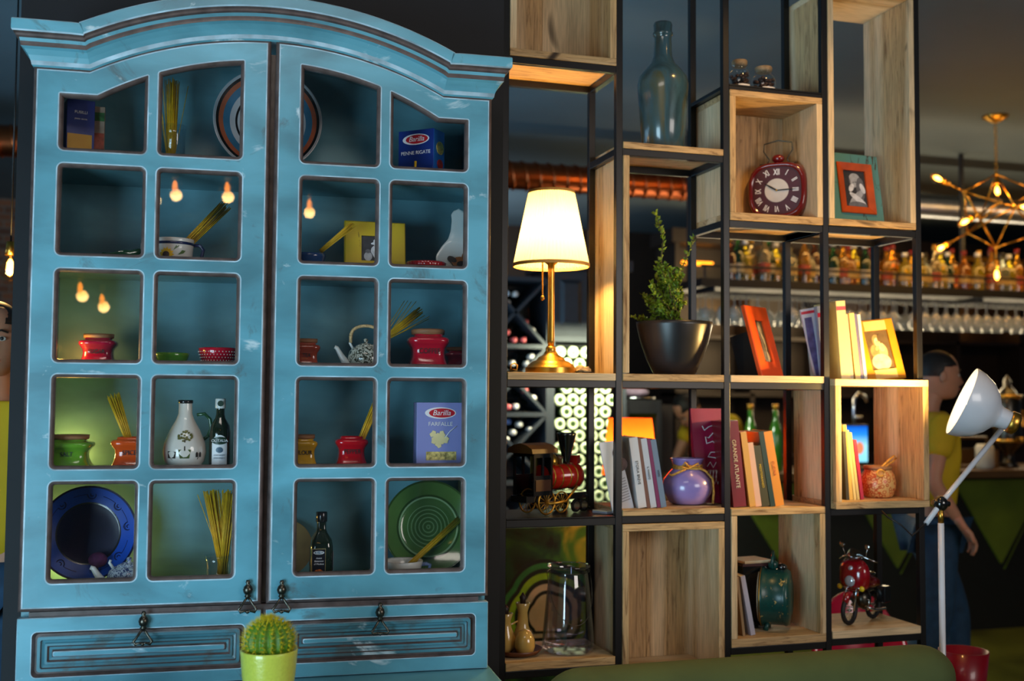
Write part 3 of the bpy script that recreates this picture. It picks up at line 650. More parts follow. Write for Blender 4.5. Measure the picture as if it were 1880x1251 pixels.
def leafdish(px, w, h, base_z, y, m, label, rz=0, name='leaf_dish', ridges=9):
    p = PC(px, 600, y); p.z = base_z; s = mppc(p); W, H = w*s, h*s
    t = cabthing(name, label, 'dish', p, rz)
    rs = []; n = 24
    for i in range(7):
        q = i/6; ring = []
        for j in range(n):
            a = 2*PI*j/n; rr = q*(1+.06*math.cos(ridges*a)); tip = 1+.35*max(0, math.cos(a))**6
            ring.append((W/2*rr*math.cos(a)*tip, W*.30*rr*math.sin(a), H*(q**2.2)*(.75+.25*math.cos(a))+.002*math.cos(ridges*a)*q))
        rs.append(ring)
    o = MB().rings(rs, cap0=False, cap1=False).build('bowl', m, t); sd_ = o.modifiers.new('thickness', 'SOLIDIFY'); sd_.thickness = .003; sd_.offset = 1
    return t, W, H
DKGREEN = body_mat('bottle_green_glaze', (30, 74, 44))
leafdish(212, 92, 36, SHELF[1], .16, DKGREEN, 'dark green leaf-shaped glass dish beside the sunflower pot', .1)
p = PC(411, 480, .10); p.z = SHELF[1]; s = mppc(p)
t = cabthing('wooden_spoon', 'small pale wooden spoon lying right of the sunflower pot', 'spoon', p, .08)
MB().ell((-8*s, 0, 5*s), (15*s, 9*s, 5*s), 18, 8).build('spoon_bowl', mat('pale_spoon_wood', (190, 150, 100), .6), t)
MB().tube([(2*s, 0, 5*s), (26*s, .01, 7*s)], 2.6*s, 8).build('handle', _mats['pale_spoon_wood'], t)
p = PC(566, 600, .13); p.z = SHELF[1]; s = mppc(p)
t = cabthing('deep_bowl', 'dark blue bowl holding spaghetti left of the yellow photo frame', 'bowl', p)
MB().lathe([(18*s, 0), (24*s, 6*s), (29*s, 28*s), (30*s, 34*s), (28*s, 34*s), (26*s, 24*s), (.001, 8*s)], 30, cap1=False).build('bowl', body_mat('deep_blue_glaze', (34, 62, 110)), t)
# yellow picture frame
SEP = [mat('photo_grey_%s' % n, c, .5, noise=.25, scale=40) for n, c in (('dark', (54, 54, 58)), ('mid', (110, 110, 116)), ('light', (176, 178, 184)), ('white', (220, 222, 228)))]
SEPIA = [mat('sepia_%s' % n, c, .5, noise=.3, scale=40) for n, c in (('dark', (96, 78, 52)), ('mid', (150, 126, 84)), ('light', (196, 172, 122)), ('white', (226, 206, 160)))]
def portrait(t, W, H, cx, cz, y, kind, pal):
    """A small photograph: flat figures in four tones on a card, each tone a layer a hair apart."""
    q = MB(); X = lambda u: cx+u*W/2; Z = lambda v: cz+v*H/2
    q.k = 0 if kind != 'seated' else 1; q.box(cx-W/2, cx+W/2, y-.0004, y+.001, cz-H/2, cz+H/2)
    lay = [0]
    def blob(u, v, a, b, k, rot=0, n=18):
        lay[0] += 1; yy = y-.0004-lay[0]*.00012
        q.k = k; q.prism([(X(u+a*math.cos(th)*math.cos(rot)-b*math.sin(th)*math.sin(rot)), Z(v+(a*math.cos(th)*math.sin(rot)+b*math.sin(th)*math.cos(rot)))) for th in [2*PI*j/n for j in range(n)]], yy, y)
    if kind == 'hat':       # woman with a pale hat, child at her side
        blob(.0, -.45, .62, .55, 0); blob(.1, -.15, .40, .42, 3); blob(.12, .30, .20, .24, 2); blob(.12, .46, .42, .12, 3, .15); blob(.14, .60, .26, .2, 3)
        blob(-.5, -.62, .30, .36, 2); blob(-.5, -.22, .2, .16, 1); blob(.5, -.62, .34, .30, 0); blob(-.05, -.55, .08, .3, 3, .5); blob(.06, .3, .03, .02, 0); blob(.18, .3, .03, .02, 0)
    elif kind == 'arms':    # child with folded arms, head bowed
        blob(.0, .42, .40, .36, 1); blob(.05, .58, .42, .24, 2); blob(-.02, .34, .28, .26, 2); blob(.45, .0, .34, .62, 1); blob(.10, -.42, .72, .20, 2, .55); blob(.16, -.52, .70, .16, 3, -.45)
        blob(-.28, .05, .26, .16, 3, .7); blob(.1, -.85, .75, .2, 1); blob(-.08, .34, .06, .02, 0); blob(.10, .36, .06, .02, 0); blob(.6, .05, .16, .3, 3, .6)
    elif kind == 'wrap':    # figure wrapped in a pale shawl
        blob(.0, .5, .5, .46, 2, .4); blob(-.1, .56, .26, .22, 3); blob(.18, -.05, .5, .42, 3, -.5); blob(-.15, -.45, .55, .42, 2, .6); blob(.2, -.75, .6, .3, 3); blob(0, .1, .06, .5, 0, .6); blob(.2, -.5, .05, .45, 0, -.5)
    else:                   # two small children side by side
        blob(-.05, .50, .34, .30, 1); blob(.0, .40, .24, .24, 3); blob(-.35, -.05, .36, .34, 1); blob(.35, -.1, .34, .40, 2); blob(.3, .12, .24, .22, 3); blob(.0, -.62, .8, .42, 3); blob(-.1, .1, .2, .1, 2, .5); blob(-.06, .43, .03, .03, 0); blob(.07, .43, .03, .03, 0); blob(.3, .62, .26, .2, 0, .4)
    return q.build('photograph', pal, t)
def picframe(t, W, H, bw, d, m, m2=None, pal=SEP, kind='hat', bz=None, name='frame_border', bwx=None, tray=0):
    bx = bwx or bw; q = MB()
    O, I = rrect(-W/2, W/2, 0, H, .001, 1), rrect(-W/2+bx, W/2-bx, bw, H-bw, .0005, 1)
    O2 = rrect(-W/2+.003, W/2-.003, .003, H-.003, .001, 1)
    q.rings([[(x, d, z) for x, z in O], [(x, .003, z) for x, z in O], [(x, 0, z) for x, z in O2], [(x, .001, z) for x, z in I], [(x, .008, z) for x, z in I], [(x, .008, z) for x, z in I]], cap1=False, smooth=False)
    q.build(name, m, t)
    portrait(t, W-2*bx, H-2*bw, 0, H/2, .0075, kind, pal)
def rubpaint(name, base, dark=(40, 34, 20), lo=.34):
    m, N, L, b = nodes(name); s_ = noise(N, L, 26, (1, 1, .28), 5, .8, .7); r_ = ramp(N, L, s_.outputs['Fac'], [(lo-.02, lin(dark)), (lo+.02, lin(base))]); L.new(r_.outputs[0], b.inputs['Base Color']); b.inputs['Roughness'].default_value = .45; return m
YFR = rubpaint('scuffed_yellow', (196, 166, 20), lo=.38)
p = PC(688, 600, .15); p.z = SHELF[1]+.001; s = mppc(p)
t = cabthing('picture_frame', 'scuffed yellow wooden frame with black and white photo of a woman in a hat', 'picture frame', p, .05, tilt=-.10)
picframe(t, 113*s, 101*s, 27*s, .018, YFR, kind='hat', bwx=31*s)
MB().box(-.012, .012, 0.020, .024, .03, 90*s).build('backboard', BLACK, t)
p = PC(781, 600, .09); p.z = SHELF[1]; s = mppc(p)
t = cabthing('ramekin', 'small ribbed dark red dish beside the white spoon rest', 'dish', p)
MB().lathe([(30*s, 0), (33*s, 4*s), (35*s, 16*s), (36*s, 21*s), (34*s, 23*s), (32*s, 20*s), (28*s, 5*s), (.001, 4*s)], 96, cap1=False, wob=lambda a: 1+.022*math.cos(32*a)).build('bowl', body_mat('oxblood_glaze', (150, 22, 26)), t)
# white spoon rest standing on its bowl, painted rooster
p = PC(836, 432, .17); s = mppc(p); p.z = SHELF[1]+.001
t = cabthing('spoon_rest', 'white ceramic spoon rest painted with a brown rooster, standing upright', 'spoon rest', p, 0, tilt=-.16)
sil = [(0, 40, 0), (14, 40, .1), (30, 40, 0)]
def outline(z):  # half width in px by height in px
    pts = [(0, 10), (8, 26), (24, 37), (42, 38), (60, 28), (74, 17), (90, 13), (110, 12), (122, 14), (130, 9), (133, 1)]
    for (a, wa), (b, wb) in zip(pts, pts[1:]):
        if a <= z <= b: return wa+(wb-wa)*(z-a)/(b-a)
    return 1
rs = []
for k in range(34):
    z = 133*k/33; hw = outline(z)*s; dz = z*s; off = z*.07*s
    rs.append([(off+hw*math.cos(a), -.004+(.006 if z < 70 else .004)*math.sin(a)+(.010*math.sin(PI*min(z, 70)/70)*(1-abs(math.cos(a))**2) if z < 70 and math.sin(a) < 0 else 0), dz) for a in [2*PI*j/20 for j in range(20)]])
MB().rings(rs).build('rest', WHITE, t)
rst = MB(); RM = [mat('rooster_brown', (150, 84, 26), .4), mat('rooster_dark', (40, 26, 20), .4), mat('rooster_red', (176, 30, 20), .4)]
def eb(x, z, a, b, k, rot=0, y=-.0135):
    rst.k = k; rst.prism([(x*s+s*(a*math.cos(th)*math.cos(rot)-b*math.sin(th)*math.sin(rot)), z*s+s*(a*math.cos(th)*math.sin(rot)+b*math.sin(th)*math.cos(rot))) for th in [2*PI*j/14 for j in range(14)]], y, -.004)
eb(6, 30, 13, 9, 0, .2); eb(18, 42, 5, 10, 0, -.3); eb(-6, 34, 9, 5, 1, -.5, -.0138); eb(21, 52, 4, 4, 0); eb(22, 57, 4, 3, 2, 0, -.0142); eb(10, 26, 8, 5, 1, .2, -.0142); eb(6, 18, 1.4, 8, 1); eb(12, 18, 1.4, 8, 1)
rst.build('painted_rooster', RM, t)
# ---- third row
def bowl(px, w, h, base_z, y, m, label, extra=None, name='serving_bowl'):
    p = PC(px, 600, y); p.z = base_z; s = mppc(p); W, H = w*s/2, h*s
    t = cabthing(name, label, 'bowl', p)
    MB().lathe([(W*.62, 0), (W*.64, H*.08), (W*.80, H*.2), (W*.96, H*.75), (W, H*.96), (W*.97, H), (W*.93, H*.94), (W*.75, H*.25), (.001, H*.16)], 40, cap1=False).build('bowl', m, t)
    return t, W, H
bowl(314, 68, 28, SHELF[2], .11, body_mat('grass_glaze', (70, 124, 36)), 'plain green bowl left of the red dotted bowl')
t, W, H = bowl(401, 70, 38, SHELF[2], .10, RED, 'red bowl with raised white dots')
d = MB()
for i in range(5):
    for j in range(34):
        z = H*(.24+.14*i); rr = W*(.81+.18*(z/H-.22)/.6); a = 2*PI*(j+.5*(i % 2))/34
        d.ell((rr*math.cos(a), rr*math.sin(a), z), .0014, 6, 4)
d.build('raised_dots', WHITE, t)
def speckle(name, base, dark):
    m, N, L, b = nodes(name); v = N.new('ShaderNodeTexVoronoi'); v.inputs['Scale'].default_value = 130; tc = N.new('ShaderNodeTexCoord'); L.new(tc.outputs['Object'], v.inputs['Vector'])
    n2 = noise(N, L, 120, detail=2, dist=1.5); r_ = ramp(N, L, n2.outputs['Fac'], [(.44, lin(dark)), (.52, lin(base))]); L.new(r_.outputs[0], b.inputs['Base Color']); b.inputs['Roughness'].default_value = .2; b.inputs['Coat Weight'].default_value = .4; return m
WICK = mat('wicker_handle', (196, 164, 116), .7, noise=.4, scale=160)
def teapot(px, base_z, y, w, h, m, label, arch=True, rz=0, spoutm=None):
    p = PC(px, 600, y); p.z = base_z; s = mppc(p); t = cabthing('teapot', label, 'teapot', p, rz); W = w*s/2; H = h*s
    MB().lathe([(W*.70, 0), (W*.74, H*.04), (W*.94, H*.28), (W, H*.52), (W*.90, H*.80), (W*.72, H*.96), (W*.55, H), (.001, H)], 40, cap1=False).build('pot', m, t)
    MB().lathe([(W*.56, H*.985), (W*.55, H*1.03), (W*.30, H*1.12), (W*.10, H*1.15), (W*.09, H*1.20), (W*.14, H*1.26), (W*.10, H*1.32), (.001, H*1.34)], 28, cap0=False, cap1=False).build('lid', m, t)
    MB().tube([(-W*.70, 0, H*.22), (-W*1.10, 0, H*.30), (-W*1.36, 0, H*.62), (-W*1.60, 0, H*.93), (-W*1.72, 0, H*.97)], [W*.30, W*.24, W*.16, W*.12, W*.10], 12).build('spout', spoutm or WHITE, t)
    for sg in (-1, 1): MB().tube([(sg*W*.70, 0, H*.90), (sg*W*.88, 0, H*1.14), (sg*W*.82, 0, H*1.24)], W*.07, 8).build('handle_lug', WHITE, t)
    if arch:
        pts = [(math.cos(a)*W*.84, 0, H*1.15+math.sin(a)**.5*H*.72 if math.sin(a) > 0 else H*1.15) for a in [PI*k/24 for k in range(25)]]
        hm = MB(); hm.tube(pts, .0042, 8)
        for k in range(1, 24): hm.ell(pts[k], (.0052, .0052, .0034), 8, 5)
        hm.build('wicker_handle', WICK, t)
    return t
teapot(672, SHELF[2], .12, 66, 44, speckle('speckled_grey_glaze', (206, 204, 190), (60, 60, 44)), 'black and white speckled teapot with an arched wicker handle')
# ---- fourth row
p = PC(344, 600, .09); p.z = SHELF[3]; s = mppc(p)
t = cabthing('oil_jug', 'white ceramic oil bottle painted with a tree in a pot', 'bottle', p)
MB().lathe([(22*s, 0), (27*s, 3*s), (36*s, 16*s), (39*s, 32*s), (37*s, 48*s), (27*s, 72*s), (17*s, 90*s), (12.5*s, 102*s), (12*s, 122*s)], 40, cap1=False).build('body', CREAM, t)
MB().lathe([(12*s, 121*s), (13.5*s, 122*s), (13.5*s, 127*s), (11*s, 127.5*s), (.001, 126*s)], 28, cap0=False, cap1=False).build('dark_rim', BLK, t)
def onj(x, z, out=.001): # surface of the jug's belly
    pts = [(0, 22), (3, 27), (16, 36), (32, 39), (48, 37), (72, 27), (90, 17)]
    r_ = 30
    for (a, ra), (b, rb) in zip(pts, pts[1:]):
        if a <= z <= b: r_ = ra+(rb-ra)*(z-a)/(b-a)
    a = x/r_; return ((r_*s+out)*math.sin(a), -(r_*s+out)*math.cos(a), z*s)
def patch(mb, poly, k, out=.0012):
    mb.k = k; mb.add([onj(x, z, out) for x, z in poly], [tuple(range(len(poly)))])
tr = MB(); TM = [mat('painted_foliage', (96, 92, 40), .4, noise=.4, scale=200), mat('painted_dark', (44, 34, 24), .4), mat('painted_pot_green', (70, 84, 30), .4, noise=.3, scale=80)]
rnd = random.Random(3)
for k in range(26):
    a, q = rnd.uniform(0, 2*PI), math.sqrt(rnd.random()); x, z = 2+q*13*math.cos(a), 62+q*9*math.sin(a); patch(tr, [(x+2.4*math.cos(b), z+2.0*math.sin(b)) for b in (0, 1, 2, 3, 4, 5)], 0, .001+.0003*rnd.random())
patch(tr, [(1, 36), (3, 36), (3, 56), (1, 56)], 1); patch(tr, [(-6, 22), (10, 22), (13, 38), (-9, 38)], 2, .0016); patch(tr, [(-30, 22), (-14, 22), (-13, 34), (-30, 35)], 1); patch(tr, [(-28, 24), (28, 24), (26, 20), (-20, 19)], 1, .0010)
for x in (22, 29): patch(tr, [(x, 24), (x+5, 24), (x+5, 31), (x+2.5, 34), (x, 31)], 1)
tr.build('painted_tree', TM, t)
MB().tube([(20*s, .006, 100*s), (34*s, .008, 102*s), (44*s, .008, 92*s), (46*s, .008, 74*s), (40*s, .006, 60*s), (32*s, .004, 54*s)], 3.2*s, 10).build('handle', DKGREEN, t)
OLIVEG = mat('dark_olive_glass', (22, 34, 20), .08, coat=1.0, noise=.05)
def bottle_dark(px, base_z, y, w, h, label, capm, lab, sq=False):
    p = PC(px, 600, y); p.z = base_z; s = mppc(p); t = cabthing('oil_bottle', label, 'bottle', p); W, H = w*s/2, h*s
    MB().lathe([(W*.92, 0), (W, H*.02), (W, H*.52), (W*.90, H*.62), (W*.50, H*.72), (W*.40, H*.78), (W*.40, H*.88)], 36, e=4 if sq else 2, cap1=False).build('glass_body', OLIVEG, t)
    MB().lathe([(W*.46, H*.86), (W*.50, H*.87), (W*.50, H*.99), (W*.46, H), (.001, H)], 28, cap0=False, cap1=False).build('cap', capm, t)
    return t, W, H
t, W, H = bottle_dark(408, SHELF[3], .08, 38, 130, 'dark green olive oil bottle with white cap and oval white label', WHITE, None)
def wrap(mb, poly, R, k=0, out=.0008, n=1):
    """Patch of a cylinder of radius R, polygon in arc-length x and z; built in narrow strips so that it follows the curve."""
    xs_ = [x for x, _ in poly]; x0, x1 = min(xs_), max(xs_); N_ = 14
    def rng(x):
        zs = []
        for (a, za), (b, zb_) in zip(poly, poly[1:]+poly[:1]):
            if min(a, b) <= x <= max(a, b) and abs(a-b) > 1e-9: zs.append(za+(zb_-za)*(x-a)/(b-a))
        return (min(zs), max(zs)) if zs else (0, 0)
    mb.k = k
    for i in range(N_):
        xa, xb = x0+(x1-x0)*(i+.0005)/N_, x0+(x1-x0)*(i+.9995)/N_; (a0, a1), (b0, b1) = rng(xa), rng(xb)
        f_ = lambda x, z: ((R+out)*math.sin(x/R), -(R+out)*math.cos(x/R), z)
        mb.add([f_(xa, a0), f_(xb, b0), f_(xb, b1), f_(xa, a1)], [(0, 1, 2, 3)])
    return mb
ov = lambda cx, cz, a, b: [(cx+a*math.cos(2*PI*k/24+.01), cz+b*math.sin(2*PI*k/24+.01)) for k in range(24)]
lb = MB(); wrap(lb, [(-W*.75, H*.05), (W*.75, H*.05), (W*.75, H*.36), (-W*.75, H*.36)], W); wrap(lb, ov(0, H*.36, W*.75, H*.13), W, 0, .0009)
lb.build('label_paper', [WHITEP], t)
lb = MB(); wrap(lb, ov(0, H*.41, W*.78, H*.055), W, 0, .0014); lb.build('label_band', [mat('label_green', (30, 60, 44), .4)], t)
text('OLITALIA', W*.36, (0, -W-.0022, H*.41), WHITEP, t); lb = MB(); wrap(lb, ov(0, H*.28, W*.34, H*.04), W, 0, .0014); lb.build('label_tree', [mat('label_blue', (84, 110, 130), .4)], t)
for z in (.21, .17): text('extra vergine', W*.20, (0, -W-.0018, H*z), _mats['label_blue'], t)
MB().disc((0, 0), W*.28, -.0004, .0004).build('cap_mark', _mats['label_green'], t, loc=(0, -W*.5-.0006, H*.93))
# ---- bottom row
t, W, H = bottle_dark(596, SHELF[4], .12, 42, 132, 'square dark vinegar bottle with picture label, in the bottom row', BLK, None, True)
q = MB(); q.box(-W*.80, W*.30, -W-.0012, -W-.0004, H*.04, H*.50, 0); q.build('label_paper', [mat('label_black', (20, 18, 26), .3)], t)
MB().box(-W*.84, W*.34, -W-.0008, -W-.0003, H*.03, H*.51).build('label_border', mat('label_gold', (150, 134, 90), .3), t)
MB().disc((-W*.25, H*.455), W*.46, -W-.0018, -W-.0012, 24, H*.025).build('logo_oval', WHITEP, t); MB().disc((-W*.24, H*.455), W*.38, -W-.0022, -W-.0018, 24, H*.019).build('logo_oval', mat('logo_teal', (30, 90, 120), .4), t)
text('Barilla', W*.24, (-W*.24, -W-.0024, H*.455), WHITEP, t, shear=.25)
for k, ww in enumerate(('Aceto', 'Balsamico', 'di Modena')): text(ww, W*.20, (-W*.25, -W-.0016, H*(.38-.04*k)), WHITEP, t, shear=.3)
MB().disc((-W*.25, H*.17), W*.42, -W-.0018, -W-.0012, 20, H*.06).build('label_picture', mat('label_fruit', (176, 90, 30), .4, noise=.7, scale=160), t)
MB().box(W+.0002, W+.0010, -W*.6, W*.55, H*.2, H*.46).build('side_label', mat('label_side', (130, 126, 134), .5), t)
t, W, H = leafdish(654, 66, 24, SHELF[4], .10, DKGREEN, 'small green leaf dish heaped with pasta spirals', .2)
rnd = random.Random(11); ps = MB()
for k in range(26):
    x, yy = rnd.uniform(-.6, .5)*W/2, rnd.uniform(-.5, .5)*W*.25; z = .006+rnd.uniform(0, .010); a = rnd.uniform(0, PI)
    ps.tube([(x+.011*u*math.cos(a)+.0028*math.cos(6*u), yy+.011*u*math.sin(a), z+.0028*math.sin(6*u)) for u in [j/5-1 for j in range(11)]], .0022, 6)
o = ps.build('pasta_spirals', PASTA); o.matrix_basis = t.matrix_basis.copy(); tag(o, 'loose heap of yellow pasta spirals in the small green dish', 'pasta', kind='stuff')
p = PC(528, 975, .27); s = mppc(p)
t = cabthing('chopping_board', 'round brown board leaning at the back beside the vinegar bottle', 'board', Vector((p.x, p.y, SHELF[4]+.001)), 0, tilt=-.10)
MB().disc((0, 50*s), 46*s, 0, .012, 36, 50*s).build('board', mat('cork_brown', (128, 106, 62), .7, noise=.2), t, bevel=.002); 
# striped cup
t, W, H = None, None, None
p = PC(744, 600, .12); p.z = SHELF[4]; s = mppc(p)
t = cabthing('handled_cup', 'white cup with dark blue stripe and looped handle before the olive plate', 'cup', p)
MB().lathe([(26*s, 0), (30*s, 3*s), (33*s, 16*s), (34*s, 18*s)], 36, cap1=False).build('cup', CREAM, t)
MB().lathe([(34*s, 18*s), (34.6*s, 19*s), (34.8*s, 22*s), (34.6*s, 23*s)], 36, cap0=False, cap1=False).build('blue_stripe', NAVR, t)
MB().lathe([(34.6*s, 23*s), (36*s, 29*s), (38*s, 37*s), (37*s, 39*s), (35*s, 36*s), (31*s, 10*s), (.001, 8*s)], 36, cap0=False, cap1=False).build('rim', CREAM, t)
MB().tube([(35*s, 0, 30*s), (44*s, 0, 31*s), (51*s, 0, 29*s), (50*s, 0, 20*s), (46*s, 0, 8*s)], 3.6*s, 9).build('handle', mat('blue_marbled', (120, 140, 190), .2, coat=.5, noise=.8, scale=90), t)
teapot(248, SHELF[4], .11, 78, 46, speckle('speckled_blue_glaze', (196, 206, 220), (60, 74, 120)), 'blue and white speckled teapot in front of the cobalt plate', False, rz=0)
# glass of tall spaghetti
for (px, h, y, base, lab) in ((408, 60, .11, SHELF[4], 'clear glass holding tall spaghetti beside the meeting door stiles'), (311, 90, .2, SHELF[0], 'clear glass of spaghetti under the left arch')):
    p = PC(px, 600, y); p.z = base; s = mppc(p)
    t = cabthing('drinking_glass', lab, 'glass', p)
    MB().lathe([(17*s, 0), (20*s, 2*s), (21*s, h*s*.8), (24*s, h*s), (23*s, h*s), (20*s, h*s*.8), (19*s, 4*s), (.001, 4*s)], 28, cap1=False).build('glass', GLASS, t)
bundle('spaghetti_bundle', 'thick upright spaghetti leaning left in the clear glass', PC(412, 1055, .11), PC(388, 902, .12), 80, .010, .020, 21, extra=5)
bundle('spaghetti_bundle', 'thin upright spaghetti leaning right in the clear glass', PC(407, 1055, .11), PC(422, 902, .11), 60, .012, .020, 22)
p = PC(180, 1018, .16); s = mppc(p); p.z = SHELF[4]
t = cabthing('dried_flower', 'dark purple dried globe flower in front of the blue plate', 'flower', p)
MB().ell((0, 0, 52*s), (17*s, 12*s, 14*s), 16, 10).build('flower_head', mat('dried_purple', (74, 22, 66), .8, noise=.5, scale=90), t); MB().tube([(0, 0, 0), (0, 0, 40*s)], .002, 6).build('stem', mat('dried_stem', (70, 62, 30), .8), t)
p = PC(287, 600, .10); p.z = SHELF[4]; s = mppc(p)
# ================================================================ CACTUS ON THE LEDGE
pc = PC(494, 1200, -.285); pc.z = ledge_z+.0005; s = mppc(Vector((pc.x, pc.y, 1)))
rr = 52*s; zr = PC(494, 1192, pc.y).z-ledge_z
LIME = mat('lime_glaze', (206, 214, 84), .22, coat=.6, noise=.06, bump=.5, scale=160)
t = cabthing('potted_cactus', 'round golden-spined cactus in a lime yellow pot on the blue ledge', 'cactus', pc)
MB().lathe([(rr*.70, 0), (rr*.74, .003), (rr*.80, zr*.2), (rr*.93, zr*.6), (rr*.99, zr*.92), (rr, zr*.98), (rr*.985, zr), (rr*.93, zr*.99), (rr*.90, zr*.86), (.001, zr*.85)], 48, cap1=False).build('pot', LIME, t)
MB().lathe([(rr*.9, zr*.84), (rr*.9, zr*.90), (.001, zr*.92)], 32, cap0=False, cap1=False).build('soil', mat('potting_soil', (44, 32, 22), .9, noise=.5, scale=200), t)
R = rr*.80; prof_c = [(R*math.cos(a), zr*.92+R*.58+R*.92*math.sin(a)) for a in [-.75+(PI/2+.75)*k/14 for k in range(15)]]
ribs = 17; MB().lathe([(max(r_, .001), z) for r_, z in prof_c], ribs*6, wob=lambda a: 1+.075*math.cos(ribs*a), cap1=False).build('cactus_body', mat('cactus_green', (86, 130, 26), .5, noise=.2, scale=60), t)
sp = MB(); rnd = random.Random(5)
for k in range(ribs):
    for (r_, z) in [(R*math.cos(a), zr*.92+R*.58+R*.92*math.sin(a)) for a in [-.5+2.0*j/10 for j in range(11)]]:
        a = 2*PI*k/ribs; c0 = Vector((r_*1.07*math.cos(a), r_*1.07*math.sin(a), z)); nrm = Vector((math.cos(a)*r_, math.sin(a)*r_, (z-zr*.92-R*.58))).normalized()
        for j in range(11):
            d = (nrm+Vector((rnd.uniform(-.9, .9), rnd.uniform(-.9, .9), rnd.uniform(-.5, .9)))).normalized(); l = rnd.uniform(.009, .018)
            u = d.orthogonal().normalized()*.0005; v_ = d.cross(u).normalized()*.0005
            sp.add([c0+u, c0-u*.5+v_, c0-u*.5-v_, c0+d*l], [(0, 1, 3), (1, 2, 3), (2, 0, 3)])
sp.build('spines', mat('golden_spines', (230, 206, 40), .5, noise=.1), t)
# ================================================================ THINGS ON THE SHELVES
ZL = dict(lamp=1.575, b=1.159, bx=1.116, low=.722, bot2=2.294, jars=2.510, clock=2.095, low3=.750, box4=1.567, in4=1.170, low4=.755, train=1.142)
def wthing(name, label, cat, px, z, Y, rz=0, tilt=0, roll=0, group=None, py=600):
    p = PW(px, py, Y); p.z = z+.0006
    # keep the given column: recompute x at that height
    for _ in range(3):
        d = ray(px, py); q = EYE+d*(Y/d.y); py += (q.z-p.z)/mpp(q)
    p = PW(px, py, Y); p.z = z+.0006
    M = Matrix.Translation(p) @ Matrix.Rotation(rz, 4, 'Z') @ Matrix.Rotation(roll, 4, 'Y') @ Matrix.Rotation(tilt, 4, 'X')
    return thing(name, label, cat, M=M, group=group), mpp(p)
YM = YF+.12
# ---- table lamp
t, s = wthing('table_lamp', 'brass table lamp with a lit pleated cream shade and pull chain', 'lamp', 1011, ZL['lamp'], YF+.115)
MB().lathe([(45.5*s, 0), (46.5*s, .5*s), (46.5*s, .6*s), (46.5*s, 10*s), (46.5*s, 10.1*s), (44*s, 11*s), (43.9*s, 11*s), (42*s, 15*s), (32*s, 22*s), (31.9*s, 22.1*s), (27*s, 23.5*s), (26.9*s, 23.6*s), (23*s, 29*s), (22.9*s, 29.1*s), (14*s, 34*s), (9*s, 42*s), (10*s, 44*s), (7.5*s, 50*s)], 48).build('base', BRASS, t)
MB().lathe([(5.5*s, 50*s), (6.6*s, 60*s), (6.2*s, 190*s), (6.6*s, 200*s), (12*s, 204*s), (13*s, 214*s), (12*s, 218*s), (5*s, 220*s)], 28).build('pole', BRASS, t)
def shade_mat(name, c, st, c2=None):
    m = bpy.data.materials.new(name); m.use_nodes = True; N = m.node_tree.nodes; L = m.node_tree.links; N.remove(N['Principled BSDF'])
    d = N.new('ShaderNodeBsdfDiffuse'); d.inputs[0].default_value = tuple(c)+(1,); tr = N.new('ShaderNodeBsdfTranslucent'); tr.inputs[0].default_value = tuple(c2 or c)+(1,)
    mx = N.new('ShaderNodeMixShader'); mx.inputs[0].default_value = st; L.new(d.outputs[0], mx.inputs[1]); L.new(tr.outputs[0], mx.inputs[2]); L.new(mx.outputs[0], N['Material Output'].inputs[0]); _mats[name] = m; return m
SH = shade_mat('cream_pleated_cloth', (.72, .66, .54), .46)
n = 60; rs = []
for q in [j/6 for j in range(7)]:
    R0 = (70+(42-70)*q)*s; z = (198+(335-198)*q)*s
    rs.append([((R0+(.9*s if j % 2 else -.5*s))*math.cos(PI*j/n), (R0+(.9*s if j % 2 else -.5*s))*math.sin(PI*j/n), z) for j in range(2*n)])
sh_ = MB().rings(rs, cap0=False, cap1=False, smooth=False).build('lamp_shade', SH, t)
TRIM = mat('shade_trim', (214, 160, 84), .7)
tm = MB(); tm.lathe([(71.2*s, 196*s), (71.2*s, 202*s), (69.2*s, 202*s), (69.2*s, 196*s)], 60, cap0=False, cap1=False); tm.build('trim', TRIM, t)
MB().lathe([(43.2*s, 332*s), (43.2*s, 337*s), (41.2*s, 337*s), (41.2*s, 332*s)], 60, cap0=False, cap1=False).build('trim', TRIM, t)
BULB = mat('lit_bulb', (255, 226, 160), .4, emit=28)
MB().lathe([(5*s, 218*s), (9*s, 228*s), (13*s, 244*s), (13*s, 256*s), (8*s, 266*s), (.001, 270*s)], 20).build('bulb', BULB, t)
ch = MB(); 
for k in range(22): ch.ell((-21*s, -13*s, (204-k*3)*s), 1.9*s, 8, 5)
ch.ell((-21*s, -13*s, 137*s), (4*s, 4*s, 5*s), 12, 8); ch.build('pull_chain', BRASS, t)
LP = t.matrix_basis.translation
lamp('table_lamp_light', 'POINT', (LP.x, LP.y, LP.z+250*s), 36, (1, .56, .14), .035)
# small things by the lamp foot
def loose(name, label, cat, px, z, Y, rz=0): return wthing(name, label, cat, px, z, Y, rz)
t, s = loose('folded_napkin', 'crumpled cream napkin on a dark dish right of the lamp foot', 'napkin', 1069, ZL['lamp'], YF+.10)
MB().lathe([(20*s, 0), (24*s, 1.5*s), (23*s, 2.5*s), (.001, 2*s)], 24, cap1=False).build('dish', BLACKM, t); q = MB(); rnd = random.Random(2); q.ell((0, 0, 6*s), (17*s, 12*s, 6*s), 14, 7)
q.v = [v+Vector((rnd.uniform(-1, 1), rnd.uniform(-1, 1), rnd.uniform(-1.5, 2.5)))*s*1.6 for v in q.v]; o = q.build('cloth', mat('napkin_cloth', (214, 186, 140), .9), t); 
for p_ in o.data.polygons: p_.use_smooth = False
t, s = loose('trinket_dish', 'tiny gold trinket in a dark dish left of the lamp foot', 'dish', 944, ZL['lamp'], YF+.10)
